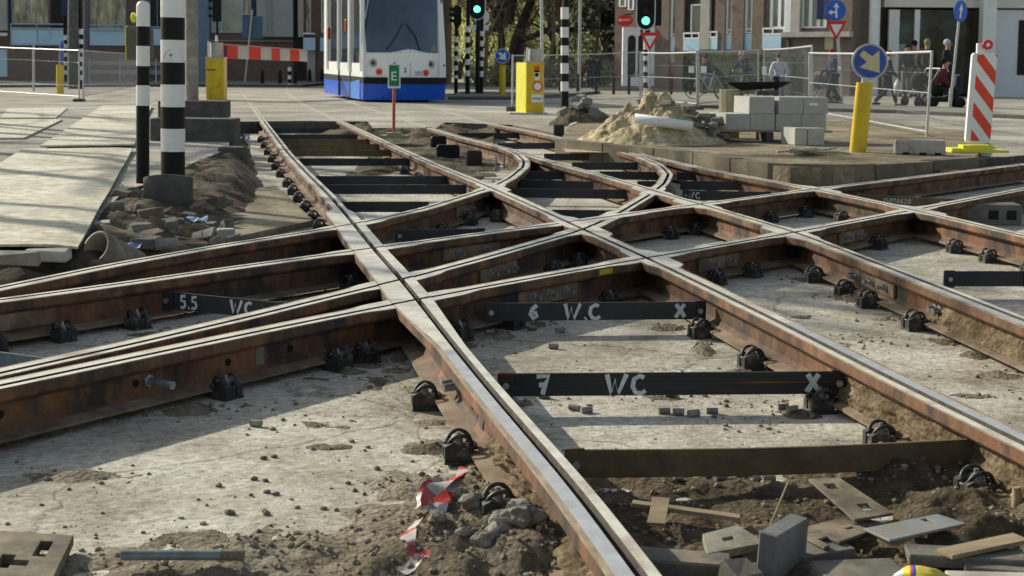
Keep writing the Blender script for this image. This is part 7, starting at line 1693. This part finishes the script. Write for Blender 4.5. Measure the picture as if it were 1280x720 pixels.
def tree(px, ybase, hgt, tw, label, cols, Y=None, crown=(3.2, 3.2, 3), n=6000, lean=0, leaf=.14, willow=False, depth=3, low=.45, off=0, dens=1):
    p = G(px, ybase) if Y is None else Vector((V(px, 70, Y).x, Y, gz(Y))); t = thing('tree', label, 'tree', tuple(p)); tips = []; mb = MB()
    d = Vector((lean, 0, 1)).normalized(); limb(mb, p-Vector((0, 0, .2)), d, hgt*.5, tw, depth, tips); 
    for k in range(4): limb(mb, p+d*hgt*(.25+.07*k), (Vector((rnd.gauss(0, .6), rnd.gauss(0, .5), .8))).normalized(), hgt*.4, tw*.5, depth-1, tips)
    mb.build('trunk', M_bark, t); mb = MB(); mi = list(range(len(cols)))
    if n:
        ctr = p+d*hgt*.68
        cl_ = [(tp+Vector((rnd.gauss(0, .4), rnd.gauss(0, .4), rnd.gauss(0, .3)))) for tp in tips]
        cl_ += [ctr+Vector((rnd.uniform(-1, 1)*crown[0], rnd.uniform(-1, 1)*crown[1], rnd.uniform(-1, 1)*crown[2])) for _ in range(24)]
        per = max(8, n//len(cl_))
        for c_ in cl_:
            if willow:
                for _ in range(per//12+1):
                    q = c_+Vector((rnd.gauss(0, .7), rnd.gauss(0, .7), rnd.gauss(0, .5))); L_ = rnd.uniform(1.2, 3.6); mm = rnd.choice(mi); dx = rnd.gauss(0, .05)
                    for k in range(12): v = q+Vector((dx*k+rnd.gauss(0, .05), rnd.gauss(0, .05), -L_*k/12)); s_ = leaf*rnd.uniform(.7, 1.2); a = Vector((rnd.gauss(0, .4), rnd.gauss(0, .4), -1)).normalized(); b = Vector((1, rnd.gauss(0, .6), 0)).normalized(); mb.add([v-b*s_*.35, v+a*s_, v+b*s_*.35, v-a*s_*.6], [(0, 1, 2, 3)], mm)
            else:
                mm = rnd.choice(mi); leafcloud(mb, c_, (rnd.uniform(.4, 1), rnd.uniform(.4, 1), rnd.uniform(.3, .8)), per, leaf, (mm, mm, rnd.choice(mi)), .3, seed=rnd.random()*50)
        mb.build('crown', cols, t)
    return t
YG = [leafm('willow', (.5, .54, .17)), leafm('willow_light', (.64, .66, .28)), leafm('olive', (.36, .37, .18))]
OL = [leafm('olive_dull', (.45, .46, .25)), leafm('olive_grey', (.58, .56, .4)), leafm('olive_deep', (.2, .22, .1))]
DG = [leafm('deep_green', (.025, .045, .015)), leafm('deep_green2', (.05, .075, .025))]
tree(637, 100, 13, .42, 'dark trunked tree with thick limbs right of the traffic light', OL, Y=75, crown=(3, 3, 3.5), n=1500, leaf=.13)
tree(616, 100, 12, .3, 'slim tree left of the thick limbed tree behind the blue car', YG, Y=82, crown=(2.5, 2.5, 4), n=2500, leaf=.13)
tree(650, 100, 13, .3, 'weeping willow with bright yellow green strands beside the tall grey pole', YG, Y=95, crown=(3, 3, 4), n=5000, willow=True, leaf=.16)
tree(592, 100, 11, .25, 'yellow green willow behind the traffic light poles', YG, Y=98, crown=(3, 3, 4), n=5000, willow=True, leaf=.16)
tree(572, 100, 12, .3, 'yellow green tree just right of the tram', YG, Y=105, crown=(3, 3, 4), n=3500, willow=True, leaf=.18)
tree(690, 100, 12, .2, 'grey olive bushy tree behind the tall grey pole', OL, Y=90, crown=(3.5, 3, 4.5), n=2600, leaf=.1)
tree(712, 100, 12, .2, 'grey olive tree behind the slim striped pole', OL, Y=98, crown=(3.5, 3, 4.5), n=2600, leaf=.1)
tree(738, 100, 12, .22, 'pale blossoming tree right of the distant lamp post', [OL[0], OL[1], leafm('blossom', (.45, .43, .34))], Y=86, crown=(3, 3, 4), n=3000, leaf=.09)
tree(758, 100, 13, .26, 'yellow green tree with a dark trunk beside the brick building', [YG[0], OL[1], OL[2]], Y=92, crown=(2.5, 2.5, 4.5), n=3500, leaf=.11)
tree(770, 100, 7, .2, 'dark evergreen shrub tree left of the white doorway', DG, Y=80, crown=(1.6, 1.6, 1.6), n=9000, leaf=.12)
tree(800, 100, 14, .25, 'dark tree behind the white doorway', DG, Y=90, crown=(2.5, 2.5, 3.5), n=7000, leaf=.14)
tree(540, 100, 13, .3, 'olive tree rising behind the tram', OL, Y=110, crown=(4, 3, 4), n=6000, leaf=.16)
# far off woodland that closes the view
mb = MB()
for i in range(30000):
    x = rnd.uniform(-22, 30); y = rnd.uniform(118, 136); z = gz(y)+rnd.random()**.8*8.5*(1+.25*noise.noise(Vector((x*.25, 0, 3)))); p = Vector((x, y, z))
    a = Vector((rnd.gauss(0, 1), 0, rnd.gauss(0, 1))).normalized(); b = Vector((-a.z, rnd.gauss(0, .5), a.x)); s_ = rnd.uniform(.08, .26)
    mb.add([p-a*s_, p-b*s_*.6, p+a*s_, p+b*s_*.6], [(0, 1, 2, 3)], 0 if noise.noise(Vector((x*.4, z*.4, 1))) < 0 else rnd.choice((1, 2)))
tag(mb.build('woodland', [OL[2], OL[0], OL[1]]), 'far off olive green park trees closing the view', 'woodland', kind='stuff')
mb = MB(); mb.grid(60, 8, lambda u, v: (-60+130*u, 140+1.5*noise.noise(Vector((u*30, v*3, 0))), -.6+10*v)); tag(mb.build('woodland', leafm('far_wood', (.5, .52, .3))), 'dim mass of distant park trees behind everything', 'woodland', kind='stuff')
M_barkp = mat('bark_pale', (.2, .17, .12), (.11, .095, .065), rough=.95, scale=4, bump=.4)
for px_, Y_, h_ in ((604, 71, 12), (663, 78, 13), (684, 72, 12), (700, 80, 12), (716, 74, 13), (742, 76, 13), (752, 82, 12), (627, 79, 13)):
    p = Vector((V(px_, 70, Y_).x, Y_, gz(Y_))); t = thing('tree', 'leafless thin tree among the willows, its twigs crossing those of its neighbours', 'tree', tuple(p), 0, 'leafless thin park trees'); mb = MB(); tips = []
    limb(mb, p, Vector((0, 0, 1)), h_*.5, .13, 2, tips)
    for k in range(7): limb(mb, p+Vector((0, 0, 1.2+.7*k)), Vector((rnd.gauss(0, .9), rnd.gauss(0, .5), .9)).normalized(), 2.8, .045, 2, tips)
    mb.build('trunk', M_barkp, t)
# bushes low between the trees
lab = 'low olive bush on the far side of the street among the tree trunks'
for px in (600, 625, 655, 670, 690, 705, 730, 755):
    Y = 72+rnd.random()*6; p = Vector((V(px, 80, Y).x, Y, gz(Y))); mb = MB(); leafcloud(mb, p+Vector((0, 0, .6)), (.9, .6, .7), 500, .09, (0, 1, 2), seed=px); tag(mb.build('bush', OL, loc=tuple(p)), lab, 'bush', 'low bushes among the tree trunks')
# trees outside the picture on the left that throw the striped shadows
for i, (x, y, h_) in enumerate([(-12.6, 17.4, 14), (-13.4, 20.0, 15), (-14.2, 22.8, 15), (-13.6, 25.6, 15), (-15, 29.5, 16), (-17, 34, 16)]):
    p = Vector((x, y, 0)); t = thing('bare_tree', 'bare street tree left of the picture, throwing shadow stripes over the walkway', 'tree', tuple(p), 0, 'bare street trees left of the walkway'); mb = MB(); tips = []
    limb(mb, p, Vector((0, 0, 1)), h_*.6, .2, 3, tips); mb.build('trunk', M_bark, t)
# pavements and kerb lines far away
def strip(px, name, m, h=.12, dep=12):
    P = [G(x, y) for x, y in px]; mb = MB(); poly = [(p.x, p.y) for p in P]; back = [(poly[-1][0], poly[-1][1]+dep), (poly[0][0], poly[0][1]+dep)]
    n = len(poly); vs = []
    for (x, y) in poly: vs += [(x, y, gz(y)-.1), (x, y, gz(y)+h)]
    mb.add(vs, [(2*i, 2*i+2, 2*i+3, 2*i+1) for i in range(n-1)], 1)
    top = [(x, y, gz(y)+h) for x, y in poly]
    for (x, y), (x2, y2) in zip(poly, poly[1:]):
        seg_ = [(x+(dep*0), y+dep*k/6) for k in range(7)]; seg2 = [(x2, y2+dep*k/6) for k in range(7)]
        vs = [(a_, b_, gz(b_)+h) for a_, b_ in seg_]+[(a_, b_, gz(b_)+h) for a_, b_ in seg2]; mb.add(vs, [(k, 7+k, 8+k, k+1) for k in range(6)], 0)
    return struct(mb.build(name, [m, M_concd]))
strip([(560, 125), (640, 125), (700, 122), (750, 117)], 'pavement', M_pave, .1, 10)
strip([(820, 134), (900, 136), (1010, 139), (1120, 142), (1300, 150)], 'pavement', M_pave, .08, 6)
strip([(-300, 112), (-100, 110), (245, 108), (378, 109)], 'pavement', M_pave, .1, 16)
# ------------------------------------------------------------------ light, camera
w = bpy.data.worlds.new('World'); scene.world = w; w.use_nodes = True; nt = w.node_tree
sky = nt.nodes.new('ShaderNodeTexSky'); sky.sky_type = 'NISHITA'; sky.sun_disc = False
SUNV = Vector((-.78, .62, 0)).normalized(); EL = R(26.5)
sky.sun_elevation = EL; sky.sun_rotation = math.atan2(SUNV.x, SUNV.y); sky.air_density = 1; sky.dust_density = 1.5; sky.ozone_density = 1
hs = nt.nodes.new('ShaderNodeHueSaturation'); hs.inputs['Saturation'].default_value = .7; tn = nt.nodes.new('ShaderNodeMix'); tn.data_type = 'RGBA'; tn.blend_type = 'MULTIPLY'; tn.inputs['Factor'].default_value = 1; tn.inputs['B'].default_value = (.98, 1, .94, 1)
nt.links.new(sky.outputs[0], hs.inputs['Color']); nt.links.new(hs.outputs[0], tn.inputs['A']); nt.links.new(tn.outputs['Result'], nt.nodes['Background'].inputs[0]); nt.nodes['Background'].inputs[1].default_value = .135
sd = bpy.data.lights.new('sun', 'SUN'); sd.energy = 5; sd.angle = R(.5); sd.color = (1, .95, .8); so = bpy.data.objects.new('sun', sd); C.objects.link(so)
to = Vector((SUNV.x*math.cos(EL), SUNV.y*math.cos(EL), math.sin(EL)))
so.rotation_euler = to.to_track_quat('Z', 'Y').to_euler(); so.location = (0, 0, 30)
cd = bpy.data.cameras.new('camera'); cam = bpy.data.objects.new('camera', cd); C.objects.link(cam)
cd.sensor_width = 36; cd.lens = F/1280*36; cd.shift_y = -(360-PY)/1280; cd.clip_end = 2000; cd.clip_start = .1
cam.matrix_world = Matrix.Translation((0, 0, H)) @ (Matrix.Rotation(math.pi/2-P0, 4, 'X') @ Matrix.Rotation(R0, 4, 'Z'))
cd.dof.use_dof = True; cd.dof.focus_distance = 6.5; cd.dof.aperture_fstop = 9
scene.camera = cam
scene.view_settings.view_transform = 'Standard'; scene.view_settings.look = 'None'; scene.view_settings.exposure = 0
